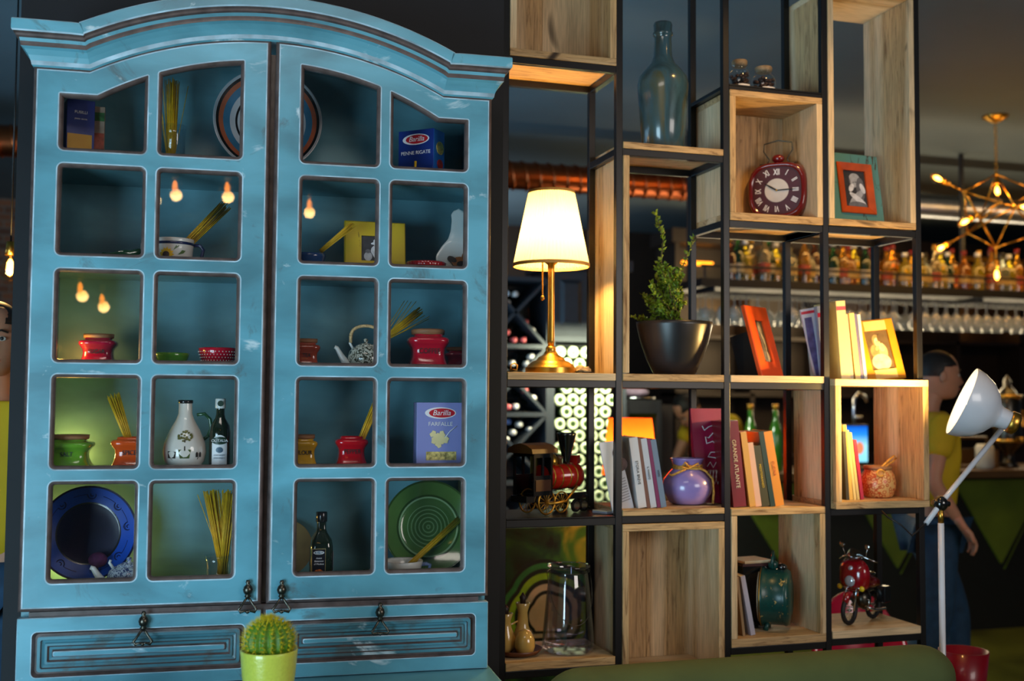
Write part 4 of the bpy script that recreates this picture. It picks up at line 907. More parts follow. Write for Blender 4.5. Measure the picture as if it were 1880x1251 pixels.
MB().lathe([(12*s, 0), (16*s, 2*s), (15*s, 3*s), (.001, 2*s)], 20, cap1=False).build('dish', BLACKM, t); MB().tube([(-6*s, 0, 3*s), (-7*s, 0, 14*s), (0, 0, 18*s), (6*s, 0, 14*s), (5*s, 0, 5*s), (-4*s, 0, 6*s)], 1.6*s, 6, closed=False).build('trinket', BRASS, t)
# ---- bottle vase up high
def vase_glaze():
    m, N, L, b = nodes('crackled_grey_blue_glaze'); a = noise(N, L, 9, (1, 1, .3), 6, 1.2); r_ = ramp(N, L, a.outputs['Fac'], [(.3, lin((40, 58, 62))), (.48, lin((62, 92, 102))), (.60, lin((84, 84, 60))), (.74, lin((112, 112, 92)))])
    L.new(r_.outputs[0], b.inputs['Base Color']); b.inputs['Roughness'].default_value = .22; b.inputs['Coat Weight'].default_value = .5; return m
t, s = wthing('bottle_vase', 'tall grey-blue ceramic bottle vase standing high on its own shelf', 'vase', 1217, ZL['bot2'], YM)
MB().lathe([(35*s, 0), (38*s, 3*s), (42*s, 60*s), (46*s, 112*s), (47*s, 128*s), (44*s, 142*s), (35*s, 154*s), (22*s, 168*s), (17*s, 182*s), (15.5*s, 214*s), (16.5*s, 219*s), (18.5*s, 221*s), (18.5*s, 225*s), (16.5*s, 227*s), (17.5*s, 240*s), (16*s, 244*s), (11*s, 244*s), (11*s, 200*s), (.001, 200*s)], 48, cap1=False).build('body', vase_glaze(), t)
# ---- two jars
for k, (px, w, h, lab) in enumerate(((1358, 40, 60, 'taller cork-topped glass jar of dark dried fruit, top of the clock box'), (1402, 44, 52, 'shorter cork-topped glass jar of dark dried fruit, top of the clock box'))):
    t, s = wthing('spice_jar', lab, 'jar', px, ZL['jars'], YF+.09, group='cork-topped jars over the clock box'); W = w*s/2; H = h*s
    MB().lathe([(W*.9, 0), (W, H*.05), (W, H*.52), (W*.85, H*.66), (W*.62, H*.72), (W*.62, H*.80), (W*.72, H*.82), (W*.72, H*.85), (W*.55, H*.86)], 30, cap1=False).build('glass', GLASS, t)
    MB().lathe([(W*.56, H*.80), (W*.70, H*.87), (W*.72, H*.97), (W*.66, H), (.001, H)], 24, cap1=False).build('stopper', mat('cork', (150, 124, 92), .7, noise=.3, scale=90), t)
    q = MB(); rnd = random.Random(k+5)
    for j in range(60):
        a = rnd.uniform(0, 2*PI); r_ = W*.78*math.sqrt(rnd.random()); q.ell((r_*math.cos(a), r_*math.sin(a), H*.08+rnd.random()*H*.50), (W*.20, W*.20, W*.15), 7, 5)
    q.build('contents', mat('dried_fruit', (58, 36, 26), .6, noise=.6, scale=60), t, kind='stuff')
    q = MB(); wrap(q, [(-W*.6, H*.02), (W*.6, H*.02), (W*.6, H*.20), (-W*.6, H*.20)], W*1.0, 0, .001); q.build('label_paper', WHITEP, t)
# ---- red roman-numeral clock
t, s = wthing('table_clock', 'dark red retro table clock with roman numerals and wire carrying handle', 'clock', 1427, ZL['clock'], YF+.12, rz=-.74)
CR = body_mat('oxide_red_enamel', (108, 14, 20)); CZ = 57*s; W = 51*s; H = 51*s
def sq(a, e=3.2): ca, sa = math.cos(a), math.sin(a); q = (abs(ca)**e+abs(sa)**e)**(-1/e); return ca*q, sa*q
def ringsq(w, h, y, e=3.0, n=48): return [(w*sq(2*PI*j/n, e)[0], y, CZ+h*sq(2*PI*j/n, e)[1]) for j in range(n)]
MB().rings([ringsq(W*.90, H*.90, .065), ringsq(W*1.06, H*1.04, .055), ringsq(W*1.10, H*1.07, .02), ringsq(W*1.04, H*1.02, -.004), ringsq(W*.98, H*.97, -.012), ringsq(W*.90, H*.90, -.012), ringsq(W*.86, H*.86, -.004)], smooth=True).build('case', CR, t)
MB().rings([ringsq(W*.87, H*.87, -.0045), ringsq(W*.87, H*.87, -.0060)], smooth=False).build('dial', mat('dial_maroon', (70, 16, 30), .4, noise=.2), t)
MB().disc((0, CZ), W*.43, -.0072, -.0060, 36).build('dial_centre', mat('dial_cream', (206, 196, 186), .4, noise=.1), t)
for k, wv in enumerate(('XII', 'I', 'II', 'III', 'IIII', 'V', 'VI', 'VII', 'VIII', 'IX', 'X', 'XI')):
    a = PI/2-2*PI*k/12; x, z = W*.66*sq(a, 3)[0]*1.0, H*.66*sq(a, 3)[1]
    text(wv, H*.30, (x, -.0064, CZ+z), WHITEP, t, rot=(PI/2, -(a-PI/2)*1.0, 0), sx=.62, bold=.0006, name='numeral')
for nm, a, l, w_ in (('hour_hand', PI/2+PI/3.1, W*.5, .0022), ('minute_hand', PI/2-1.55, W*.74, .0015)):
    MB().tube([(0, -.0085, CZ), (l*.5*math.cos(a), -.0085, CZ+l*.5*math.sin(a)), (l*math.cos(a), -.0085, CZ+l*math.sin(a))], [w_*1.3, w_*1.6, w_*.3], 6).build(nm, BLACK, t)
MB().ell((0, -.009, CZ), .0035, 10, 6).build('hub', BRASS, t)
for sg in (-1, 1): MB().lathe([(.009, 0), (.011, .003), (.006, .008), (.006, .014)], 14, (sg*W*.62, .02, 0)).build('foot', CR, t)
zt_ = CZ+H*1.03
MB().ell((0, .02, zt_+9*s), (12*s, 10*s, 8*s), 18, 10).build('button', CR, t)
MB().tube([(-W*.66, .02, zt_), (W*.66, .02, zt_)], .0028, 8).build('handle_bar', DARKMETAL, t)
MB().tube([(-W*.40, .02, zt_), (-W*.32, .02, zt_+8*s), (-W*.52, .02, zt_+24*s), (-W*.50, .02, zt_+38*s), (0, .02, zt_+43*s), (W*.50, .02, zt_+38*s), (W*.52, .02, zt_+24*s), (W*.32, .02, zt_+8*s), (W*.40, .02, zt_)], .0022, 8).build('carrying_handle', DARKMETAL, t)
# ---- blue-green frame with orange inner moulding
DIS = rubpaint('scuffed_turquoise', (92, 146, 140), (70, 50, 34), .40); ORI = mat('orange_wood', (196, 78, 24), .4, noise=.2)
t, s = wthing('picture_frame', 'scuffed turquoise frame with orange inner moulding and photo of a child', 'picture frame', 1579, ZL['clock'], YF+.07, tilt=-.16, rz=.08)
W, H = 116*s, 136*s; picframe(t, W, H, 20*s, .02, DIS, kind='arms', bwx=20*s)
q = MB(); w2, h2 = W/2-20*s, H/2-20*s
q.rings([[(x, -.004, z+H/2) for x, z in rrect(-w2-.002, w2+.002, -h2-.002, h2+.002, .001, 1)], [(x, -.008, z+H/2) for x, z in rrect(-w2-.0, w2, -h2, h2, .001, 1)], [(x, -.001, z+H/2) for x, z in rrect(-w2+13*s, w2-13*s, -h2+13*s, h2-13*s, .001, 1)], [(x, .008, z+H/2) for x, z in rrect(-w2+13*s, w2-13*s, -h2+13*s, h2-13*s, .001, 1)]], cap0=False, cap1=False, smooth=False); q.build('inner_moulding', ORI, t)
for c_ in kids(t):
    if c_.name.startswith('photograph'): c_.scale = (.74, 1, .78); c_.location = (0, -.002, H/2*.22)
# ---- potted plant
t, s = wthing('potted_plant', 'leafy trailing plant in a large matt black bowl-shaped pot', 'plant', 1238, ZL['lamp'], YF+.12)
MB().lathe([(36*s, 0), (38*s, 1*s), (50*s, 26*s), (62*s, 60*s), (69*s, 90*s), (70*s, 97*s), (67*s, 97*s), (64*s, 84*s), (.001, 82*s)], 56, cap1=False).build('pot', mat('matt_black_pot', (38, 36, 38), .34, noise=.1, spec=.6), t)
MB().lathe([(64*s, 80*s), (63*s, 87*s), (.001, 90*s)], 32, cap0=False, cap1=False).build('soil', _mats['potting_soil'], t)
LEAF = mat('foliage_green', (112, 136, 34), .45, noise=.5, scale=14, spec=.4); STEM = mat('stem_brown', (78, 74, 38), .7)
lv, stm = MB(), MB(); rnd = random.Random(8)
def leaf(mb, p, d, l, w):
    d = d.normalized(); u = d.cross(Vector((rnd.uniform(-1, 1), rnd.uniform(-1, 1), rnd.uniform(-1, 1)))).normalized(); nn = d.cross(u)*.15*l
    mb.add([p, p+d*l*.45+u*w, p+d*l, p+d*l*.45-u*w, p+d*l*.5+nn], [(0, 1, 4), (1, 2, 4), (2, 3, 4), (3, 0, 4)])
def branch(pts, nl, l=.011):
    P_ = [Vector(p)*s for p in pts]; stm.tube(P_, [1.4*s*(1-.6*i/(len(P_)-1)) for i in range(len(P_))], 5)
    for k in range(nl):
        q = (k+.5)/nl*(len(P_)-1); i = min(int(q), len(P_)-2); p = P_[i].lerp(P_[i+1], q-i)
        for _ in range(2): leaf(lv, p, (P_[i+1]-P_[i]).normalized()*.5+Vector((rnd.uniform(-1, 1), rnd.uniform(-1, 1), rnd.uniform(-.3, .8))), rnd.uniform(.9, 1.5)*l*1.25, .0062)
branch([(-8, 0, 84), (-20, 2, 150), (-26, 0, 215), (-22, 0, 250), (-30, 0, 275), (-38, 0, 300)], 30)
branch([(5, 0, 84), (6, 5, 140), (12, 0, 190), (28, -4, 228), (40, -4, 258)], 24)
for k in range(62):
    a = rnd.uniform(0, 2*PI); r_ = rnd.uniform(6, 66); top = rnd.uniform(100, 210); x1, y1_ = -10+r_*math.cos(a)*.85, r_*.5*math.sin(a)
    branch([(rnd.uniform(-18, 14), rnd.uniform(-10, 10), 84), (x1*.5, y1_*.5, 84+(top-84)*.6), (x1*1.02-6, y1_, top-14), (x1*1.34-8, y1_*1.2, top-rnd.uniform(-10, 30))], 20, .010)
stm.build('stem', STEM, t); lv.build('foliage', LEAF, t, kind='stuff')
# ---- picture frames and books on the lamp level
t, s = wthing('picture_frame', 'bright orange frame with a tall narrow photo, angled on a black strut', 'picture frame', 1420, ZL['lamp'], YF+.10, rz=.56, tilt=-.27)
W, H = .150, 136*s; OF = mat('orange_frame', (232, 84, 18), .45, noise=.06)
picframe(t, W, H, 28*s, .014, OF, pal=SEPIA, kind='wrap', bwx=.048)
MB().prism([(-.002, .01), (.002, .01), (.002, H*.7), (-.002, H*.7)], .016, .12).build('strut', BLACKM, t)
def book(label, px, z, Y, w, h, d, cov, title=None, lean=0, rz=0, tcol=None, group=None, cat='book', stripe=None, paper=True, off=0):
    """Upright book seen from its spine side; w = thickness in photo pixels, h = height in pixels, lean to the left in radians."""
    t, s = wthing('book', label, cat, px, z, Y, rz=rz, roll=-lean, group=group)
    W, H, D = w*s, h*s, d; th = min(.0016, W*.12)
    q = MB(); q.box(0, W, 0, .002, 0, H); q.box(0, th, .002, D, 0, H); q.box(W-th, W, .002, D, 0, H); q.build('cover', cov, t)
    MB().box(th+.0001, W-th-.0001, .0022, D-.004, .002, H-.002).build('pages', PAPER, t)
    if stripe: MB().box(.0002, W-.0002, -.0005, -.0001, H*stripe[0], H*stripe[1]).build('spine_band', stripe[2], t)
    if title: text(title, W*.42, (W/2, -.0012, H*.5), tcol or WHITEP, t, rot=(PI/2, PI/2, 0))
    return t
def cm(n, rgb): return mat('cover_'+n, rgb, .4, noise=.06, scale=8, coat=.15)
yb = YF+.02
t, s = wthing('magazine', 'pale magazine with violet picture and red masthead, leaning left of the tall cream book', 'magazine', 1502, ZL['lamp'], YF+.075)
MB().prism([(-7*s, 0), (6*s, 0), (6*s, 130*s), (-36*s, 122*s)], 0, .006).build('cover', cm('white', (198, 196, 210)), t)
MB().prism([(-34*s, 113*s), (5*s, 120*s), (5*s, 125*s), (-35*s, 118*s)], -.0006, -.0001).build('masthead', cm('red', (196, 40, 60)), t)
MB().prism([(-4*s, 2*s), (2*s, 2*s), (-4*s, 60*s), (-13*s, 110*s), (-28*s, 107*s), (-20*s, 60*s)], -.0006, -.0001).build('printed_picture', mat('cover_violet_print', (92, 84, 136), .5, noise=.5, scale=30), t)
t = book('thin pale magazine with red masthead, tight against the black post', 1512, ZL['lamp'], YF+.03, 8, 130, .20, cm('grey', (150, 156, 176)), lean=.09, rz=-.35, cat='magazine', stripe=(.84, .90, cm('red', (196, 40, 40))))
for a in (('large cream book with a grey side and red band, first on the yellow-lit box', 1545, 18, 144, cm('cream', (222, 196, 128)), .07, (.88, .93, cm('redband', (190, 50, 40)))),
          ('thin tan book, second on the yellow-lit box', 1562, 6, 120, cm('tan', (190, 170, 130)), .09, None),
          ('cream yellow book, third on the yellow-lit box', 1571, 10, 122, cm('buttery', (226, 190, 104)), .10, None),
          ('slim blue-violet book between two pale ones on the yellow-lit box', 1581, 5, 121, cm('slate_violet', (90, 80, 120)), .105, None),
          ('slim white book leaning against the yellow frame', 1587, 6, 120, cm('white2', (214, 214, 206)), .11, None)):
    book(a[0], a[1], ZL['box4'], YF+.03, a[2], a[3], .17, a[4], lean=a[5], stripe=a[6], rz=-.14, group='books on top of the oak box')
t, s = wthing('picture_frame', 'broad golden yellow frame with pale wood insets and sepia photo of children', 'picture frame', 1630, ZL['box4'], YF+.05, rz=.04, tilt=-.22, roll=-.11)
W, H = 86*s, 116*s; GOLDY = mat('golden_frame', (196, 132, 18), .5, noise=.1); picframe(t, W, H, 21*s, .018, GOLDY, pal=SEPIA, kind='kids', bwx=17*s)
for z0, z1 in ((3*s, 20*s), (H-21*s, H-3*s)): MB().box(-24*s, 24*s, -.0014, .001, z0, z1).build('wood_inset', mat('pale_inset', (222, 186, 118), .6, noise=.15), t)
# ---- middle level, column 2: leaning books
bl = (('white booklet with a small portrait and text, at the back of the leaning books', 1163, 14, 124, cm('white3', (208, 214, 226)), .0, None),
      ('white paperback with small dark lettering, leftmost leaning spine', 1172, 17, 130, cm('white4', (204, 204, 208)), .12, 'STORIA BREVE'),
      ('brown-spined thin book, second of the leaning row', 1188, 7, 129, cm('brown', (110, 74, 62)), .13, None),
      ('pale book with tiny lettering, third of the leaning row', 1195, 12, 128, cm('pale_blue', (184, 192, 206)), .135, 'IL VIAGGIO'),
      ('plum purple slim book, fourth of the leaning row', 1207, 7, 128, cm('plum', (112, 30, 84)), .14, None),
      ('mid blue-grey book, rightmost of the leaning row', 1214, 11, 126, cm('steel_blue', (104, 126, 152)), .145, 'NORD'))
for a in bl[1:]:
    book(a[0], a[1], ZL['b'], YF+.035, a[2]*.95, a[3], .15, a[4], title=a[6], lean=a[5]+.02, tcol=BLACK if a[4] != bl[4][4] else WHITEP, rz=-.10, group='leaning books by the lilac vase')
t, s = wthing('magazine', 'open white magazine with a dark-haired portrait leaning left of the books', 'magazine', 1164, ZL['b'], YF+.055, rz=.12, roll=-.30)
MB().prism([(-44*s, 6*s), (0, 0), (4*s, 128*s), (-34*s, 136*s)], 0, .004).build('cover', cm('white5', (216, 222, 236)), t)
q = MB(); q.disc((-6*s, 106*s), 8*s, -.0010, -.0002, 20, 11*s); q.disc((-3*s, 84*s), 14*s, -.0008, -.0002, 20, 12*s); q.build('printed_portrait', mat('print_dark_hair', (84, 60, 58), .5, noise=.5, scale=60), t)
for k in range(9): MB().box(-24*s, -2*s, -.0007, -.0002, (58-5*k)*s, (59.2-5*k)*s).build('text_line', mat('print_grey', (120, 124, 140), .5), t)
t, s = wthing('booklet', 'flat pale booklet lying on the board left of the open magazine', 'booklet', 1118, ZL['train']+.0, YF+.10, rz=.5)
MB().box(-.045, .045, -.03, .03, 0, .006).build('cover', cm('pale_lilac', (170, 170, 190)), t); MB().box(-.044, .0446, -.0296, .0296, .0062, .009).build('pages', PAPER, t)
# lilac vase with rope
t, s = wthing('round_vase', 'lilac round vase tied with yellow rope at the neck', 'vase', 1262, ZL['b'], YF+.13)
VL = mat('lilac_glaze', (150, 130, 196), .25, coat=.6, noise=.15, scale=6); ROPE = mat('yellow_rope', (208, 152, 66), .8, noise=.4, scale=140)
MB().lathe([(26*s, 0), (34*s, 4*s), (43*s, 20*s), (46*s, 32*s), (43*s, 46*s), (32*s, 60*s), (24*s, 67*s), (24*s, 70*s), (30*s, 82*s), (31*s, 84*s), (28*s, 84*s), (20*s, 70*s), (.001, 68*s)], 44, cap1=False).build('body', VL, t)
rp = MB()
for k in range(2): rp.tube([(26*s*math.cos(2*PI*j/30), 26*s*math.sin(2*PI*j/30), (66+4*k)*s+1.2*s*math.sin(j)) for j in range(30)], 2.4*s, 6, closed=True)
rp.tube([(8*s, -26*s, 68*s), (22*s, -30*s, 62*s), (36*s, -30*s, 48*s), (41*s, -24*s, 20*s), (40*s, -22*s, 2*s)], 2.2*s, 6); rp.tube([(-10*s, -26*s, 68*s), (-26*s, -28*s, 62*s), (-40*s, -20*s, 54*s), (-44*s, -16*s, 56*s)], 2.2*s, 6)
rp.tube([(-10*s, -27*s, 70*s), (-20*s, -32*s, 78*s), (-26*s, -30*s, 70*s), (-12*s, -28*s, 66*s), (6*s, -32*s, 76*s), (12*s, -30*s, 66*s), (-8*s, -28*s, 66*s)], 2.0*s, 6)
rp.build('rope', ROPE, t)
# maroon bag
t, s = wthing('gift_bag', 'maroon standing bag with loose white line drawing behind the lilac vase', 'bag', 1306, ZL['b'], YF+.165, rz=-.05)
MAR = mat('maroon_card', (142, 14, 58), .45, noise=.08); q = MB()
q.rings([[(x, y, 0) for x, y in ((-30*s, -.02), (32*s, -.02), (32*s, .02), (-30*s, .02))], [(x, y, 172*s) for x, y in ((-42*s, -.004), (36*s, -.004), (36*s, .004), (-42*s, .004))]], smooth=False); q.build('bag', MAR, t)
dr = MB(); fy = lambda z: -.02+.016*(z/(172*s))-.002
def sk(pts, r=.0017): dr.tube([(x*s, fy(z*s), z*s) for x, z in pts], r, 5)
sk([(-20, 140), (-16, 132), (-8, 138), (2, 142), (2, 128), (-8, 118), (-14, 120), (-12, 108), (0, 112), (10, 104), (6, 92), (-4, 92), (-10, 84), (4, 82), (12, 76)]); sk([(22, 148), (16, 140), (20, 126), (12, 112), (20, 104), (16, 90), (22, 78)])
for k in range(6): sk([(-10+6*k, 60), (-14+6*k, 46), (-10+6*k, 34), (-6+6*k, 46), (-7+6*k, 60)], .0013)
sk([(-12, 66), (-6, 74), (0, 64), (6, 74), (12, 64), (20, 72)])
dr.build('white_drawing', WHITEP, t)
# ---- column 3 books
for lab, px, w, h, m, lean, tt, tc, dd in (('tall maroon book leaning behind the black post', 1347, 26, 158, cm('maroon', (120, 16, 30)), .10, 'GRANDE ATLANTE', PAPER, .17),
        ('cream yellow tall book, second in the row beside the maroon one', 1377, 12, 138, cm('butter2', (214, 160, 74)), .13, None, None, .15),
        ('short pale pink and cream paperback in the row beside the maroon book', 1388, 12, 118, cm('pink_cream', (222, 176, 150)), .14, None, None, .12),
        ('olive black paperback with yellow lettering on its spine', 1400, 15, 112, cm('olive_black', (66, 62, 24)), .16, 'MEDITERRANEO', mat('print_yellow', (220, 180, 30), .5), .12),
        ('dark green hardback next to the big orange-yellow book', 1415, 10, 138, cm('bottle', (24, 54, 46)), .165, None, None, .15),
        ('thick orange-yellow book, rightmost in the row beside the maroon one', 1424, 18, 138, cm('amber', (220, 140, 34)), .17, 'CUCINA', cm('orange_print', (190, 80, 20)), .16)):
    book(lab, px, ZL['b'] if False else 1.155, YF+.03, w*.95, h, dd, m, title=tt, lean=lean+.0, tcol=tc, rz=-.12, group='leaning books below the orange frame')
# ---- inside the oak box: thin books and a wrapped pot
for lab, px, w, h, m, lean in (('dark thin book, first in the small oak box', 1554, 6, 126, cm('dark_olive', (60, 56, 34)), .05), ('cream booklet, second in the small oak box', 1560, 7, 138, cm('butter3', (222, 186, 92)), .09),
        ('narrow cream booklet, third in the small oak box', 1568, 5, 128, cm('cream4', (226, 204, 134)), .11), ('slim cream booklet, fourth in the small oak box', 1574, 5, 124, cm('cream5', (214, 190, 120)), .12), ('slim crimson booklet, rightmost in the small oak box', 1581, 6, 110, cm('crimson', (176, 24, 60)), .13)):
    book(lab, px, ZL['in4'], YF+.03, w, h, .12, m, lean=lean, rz=-.12, group='booklets in the small oak box')
t, s = wthing('storage_pot', 'round patterned pot with wooden lid, tied with yellow cord', 'pot', 1612, ZL['in4'], YF+.10)
def dots(): 
    m, N, L, b = nodes('orange_ring_print'); v = N.new('ShaderNodeTexVoronoi'); v.inputs['Scale'].default_value = 75; tc = N.new('ShaderNodeTexCoord'); L.new(tc.outputs['Object'], v.inputs['Vector'])
    r_ = ramp(N, L, v.outputs['Distance'], [(.30, lin((222, 176, 110))), (.36, lin((190, 84, 36))), (.50, lin((190, 84, 36))), (.56, lin((222, 176, 110)))]); L.new(r_.outputs[0], b.inputs['Base Color']); b.inputs['Roughness'].default_value = .35; return m
MB().lathe([(22*s, 0), (26*s, 3*s), (31*s, 16*s), (32*s, 28*s), (29*s, 42*s), (24*s, 49*s), (24*s, 51*s)], 36).build('pot', dots(), t)
MB().lathe([(25*s, 51*s), (26*s, 53*s), (25*s, 58*s), (.001, 59*s)], 28, cap1=False).build('lid', LIDW, t)
rp = MB(); rp.tube([(-12*s, -22*s, 52*s), (-2*s, -20*s, 60*s), (14*s, -16*s, 70*s), (28*s, -10*s, 76*s), (34*s, -8*s, 72*s), (24*s, -12*s, 66*s), (4*s, -18*s, 58*s), (-8*s, -24*s, 50*s)], 2*s, 6)
rp.tube([(-14*s+8*s*math.cos(j*.7), -28*s, 46*s+6*s*math.sin(j*.7)) for j in range(9)], 2*s, 6); rp.build('cord', ROPE, t)
# ================================================================ LOWER SHELVES: TRAIN, MOTORCYCLE, CLOCK, LANTERN
# ---- toy locomotive
t, s = wthing('toy_locomotive', 'model steam locomotive with red boiler, black cab and gold spoked wheels', 'toy train', 998, ZL['train'], YF+.115, rz=.50)
GOLDM = mat('gold_trim', (196, 150, 60), .3, .9); BLKP = mat('black_enamel', (18, 18, 20), .18, coat=.8); REDE = mat('boiler_red', (190, 34, 20), .16, coat=.9, noise=.15); ROOFM = mat('cab_roof_brown', (92, 62, 30), .4, noise=.2)
def wheel(cx, cz, r, y, sg, n=12, name='wheel'):
    q = MB(); q.tube([(cx+r*.93*math.cos(a), y, cz+r*.93*math.sin(a)) for a in [2*PI*k/28 for k in range(28)]], r*.075, 6, closed=True)
    for k in range(n):
        a = 2*PI*k/n; q.tube([(cx, y, cz), (cx+r*.93*math.cos(a), y, cz+r*.93*math.sin(a))], r*.03, 5)
    q.disc((cx, cz), r*.16, y-.003, y+.003, 14); return q.build(name, GOLDM, t)
Lx = 1.0
def tx(u): return (u)*s       # along the engine in photo pixels, + = front (right)
for sd_ in (-1, 1):
    y = sd_*24*s
    wheel(tx(-18), 23*s, 23*s, y, sd_); wheel(tx(22), 21*s, 20*s, y, sd_)
    for u in (62, 84): MB().disc((tx(u), 12*s), 12*s, y-.003, y+.003, 20).build('front_wheel', BLKP, t); MB().disc((tx(u), 12*s), 8*s, y-.0045, y+.0045, 16).build('front_wheel_hub', CHROME, t)
    MB().tube([(tx(-18), y-sd_*-.006, 20*s), (tx(30), y+sd_*.006, 22*s), (tx(52), y+sd_*.006, 40*s), (tx(62), y+sd_*.006, 48*s)], 2.4*s, 7).build('drive_rod', GOLDM, t)
MB().box(tx(-66), tx(96), -20*s, 20*s, 24*s, 36*s).build('frame', BLKP, t, bevel=.001)
q = MB(Matrix.Rotation(PI/2, 4, 'Y')); zc = 66*s
q.lathe([(23*s, tx(-8)), (23*s, tx(78)), (24*s, tx(80)), (24*s, tx(86)), (18*s, tx(88)), (.001, tx(88))], 32, (-zc, 0, 0)); q.build('boiler', REDE, t)
q = MB(Matrix.Rotation(PI/2, 4, 'Y'))
for u in (6, 28, 50, 68): q.lathe([(23.2*s, tx(u)), (24.2*s, tx(u)+.001), (24.2*s, tx(u+2)), (23.2*s, tx(u+3))], 32, (-zc, 0, 0), cap0=False, cap1=False)
q.build('boiler_bands', GOLDM, t)
MB().lathe([(7*s, 84*s), (7*s, 96*s), (9*s, 104*s), (18*s, 142*s), (19*s, 146*s), (17*s, 147*s), (14*s, 140*s), (.001, 130*s)], 28, (tx(62), 0, 0)).build('chimney', BLKP, t)
MB().lathe([(9*s, 86*s), (10*s, 94*s), (8*s, 102*s), (3*s, 108*s), (.001, 109*s)], 20, (tx(24), 0, 0)).build('steam_dome', GOLDM, t)
MB().lathe([(6*s, 86*s), (6*s, 98*s), (8*s, 102*s), (.001, 106*s)], 16, (tx(42), 0, 0)).build('bell_dome', ROOFM, t)
q = MB()
for sg in (-1, 1):
    y0, y1 = sorted((sg*26*s, sg*23*s))
    q.box(tx(-54), tx(-4), y0, y1, 36*s, 72*s); q.box(tx(-54), tx(-4), y0, y1, 104*s, 112*s)
    for u in (-54, -32, -9): q.box(tx(u), tx(u+5), y0, y1, 72*s, 104*s)
q.box(tx(-8), tx(-4), -26*s, 26*s, 36*s, 112*s); q.build('cab', BLKP, t)
MB().prism([(-32*s, 0), (32*s, 0), (30*s, 8*s), (16*s, 15*s), (0, 18*s), (-16*s, 15*s), (-30*s, 8*s)], tx(-64), tx(4)).build('cab_roof', ROOFM, t, loc=(0, 0, 112*s), rz=-PI/2)
MB().box(tx(-50), tx(-10), -27.5*s, -26.2*s, 44*s, 64*s).build('cab_panel', mat('cab_panel_brown', (72, 46, 34), .3, noise=.2), t)
q = MB()
for k in range(7):
    y = (k-3)*6*s; q.tube([(tx(96), y, 30*s), (tx(114), y*.5, 6*s)], 1.6*s, 5)
q.tube([(tx(98), -22*s, 30*s), (tx(98), 22*s, 30*s)], 2.4*s, 6); q.tube([(tx(116), -12*s, 5*s), (tx(116), 12*s, 5*s)], 2*s, 6); q.build('cowcatcher', BLKP, t)
MB().box(tx(82), tx(92), -9*s, 9*s, 88*s, 104*s).build('headlamp', REDE, t, bevel=.001)
# ---- glass lantern with wire handle
t, s = wthing('glass_lantern', 'tapered clear glass jar with a hanging wire handle on the bottom board', 'jar', 1043, ZL['low'], YF+.10)
MB().lathe([(38*s, 0), (46*s, 3*s), (48*s, 12*s), (46*s, 40*s), (40*s, 105*s), (36*s, 140*s), (34*s, 146*s), (36*s, 152*s), (40*s, 154*s), (39*s, 157*s), (34*s, 154*s), (32*s, 146*s), (38*s, 104*s), (44*s, 40*s), (45*s, 14*s), (.001, 8*s)], 44, cap1=False).build('glass', glassmat('smoky_glass', (.80, .80, .88), 1, .04, base=.09), t)
q = MB(); q.tube([(38*s*math.cos(2*PI*k/30), 38*s*math.sin(2*PI*k/30), 145*s) for k in range(30)], .0012, 5, closed=True)
for sg in (-1, 1): q.tube([(sg*(38*s+.004+.004*math.cos(2*PI*k/12)), 0, 148*s+.004*math.sin(2*PI*k/12)) for k in range(13)], .001, 5)
q.tube([(42*s*math.cos(a), -44*s*abs(math.sin(a))**.8, 146*s-92*s*math.sin(a)**.7) for a in [PI*k/24 for k in range(25)]], .0011, 5); q.build('wire_handle', DARKMETAL, t)
# ---- cruets
t, s = wthing('cruet_tray', 'brown wooden tray carrying pale egg-shaped cruets, bottom left board', 'tray', 950, ZL['low'], YF+.10, rz=.1)
MB().lathe([(26*s, 0), (38*s, 3*s), (46*s, 12*s), (44*s, 12*s), (34*s, 5*s), (.001, 4*s)], 36, cap1=False).build('tray', mat('dark_brown_wood', (92, 48, 24), .4, noise=.2), t)
CRU = body_mat('ivory_glaze', (206, 168, 92))
for dx, dy, r_, hh, lab, tall in ((6, -20, 19, 40, 'smooth ivory egg shaker at the front of the brown cruet tray', 0), (-20, 10, 19, 82, 'ivory long-necked cruet with dark stopper at the left of the tray', 1), (17, 16, 18, 100, 'ivory long-necked cruet with dark stopper, taller one on the right of the tray', 1)):
    c = Vector((dx*s, dy*s, .0045)); M = t.matrix_basis @ Matrix.Translation(c); o = thing('cruet', lab, 'cruet', M=M)
    if not tall: MB().lathe([(r_*.5*s, 0), (r_*.85*s, 6*s), (r_*s, 16*s), (r_*.95*s, 28*s), (r_*.6*s, 42*s), (.001, 47*s)], 28).build('body', CRU, o)
    else:
        MB().lathe([(r_*.6*s, 0), (r_*s, 10*s), (r_*s, 26*s), (r_*.6*s, 46*s), (r_*.5*s, hh*.7*s), (r_*.75*s, hh*.86*s), (r_*.7*s, hh*.87*s), (.001, hh*.8*s)], 28, cap1=False).build('body', CRU, o)
        MB().lathe([(r_*.28*s, hh*.80*s), (r_*.3*s, hh*.92*s), (r_*.36*s, hh*.97*s), (.001, hh*1.06*s)], 14).build('stopper', mat('dark_stopper', (40, 22, 16), .5), o)
        MB().tube([(-r_*.9*s, 0, 24*s), (-r_*1.5*s, 0, 34*s), (-r_*1.4*s, 0, 48*s), (-r_*.5*s, 0, 54*s)], 1.8*s, 6).build('handle', CRU, o)
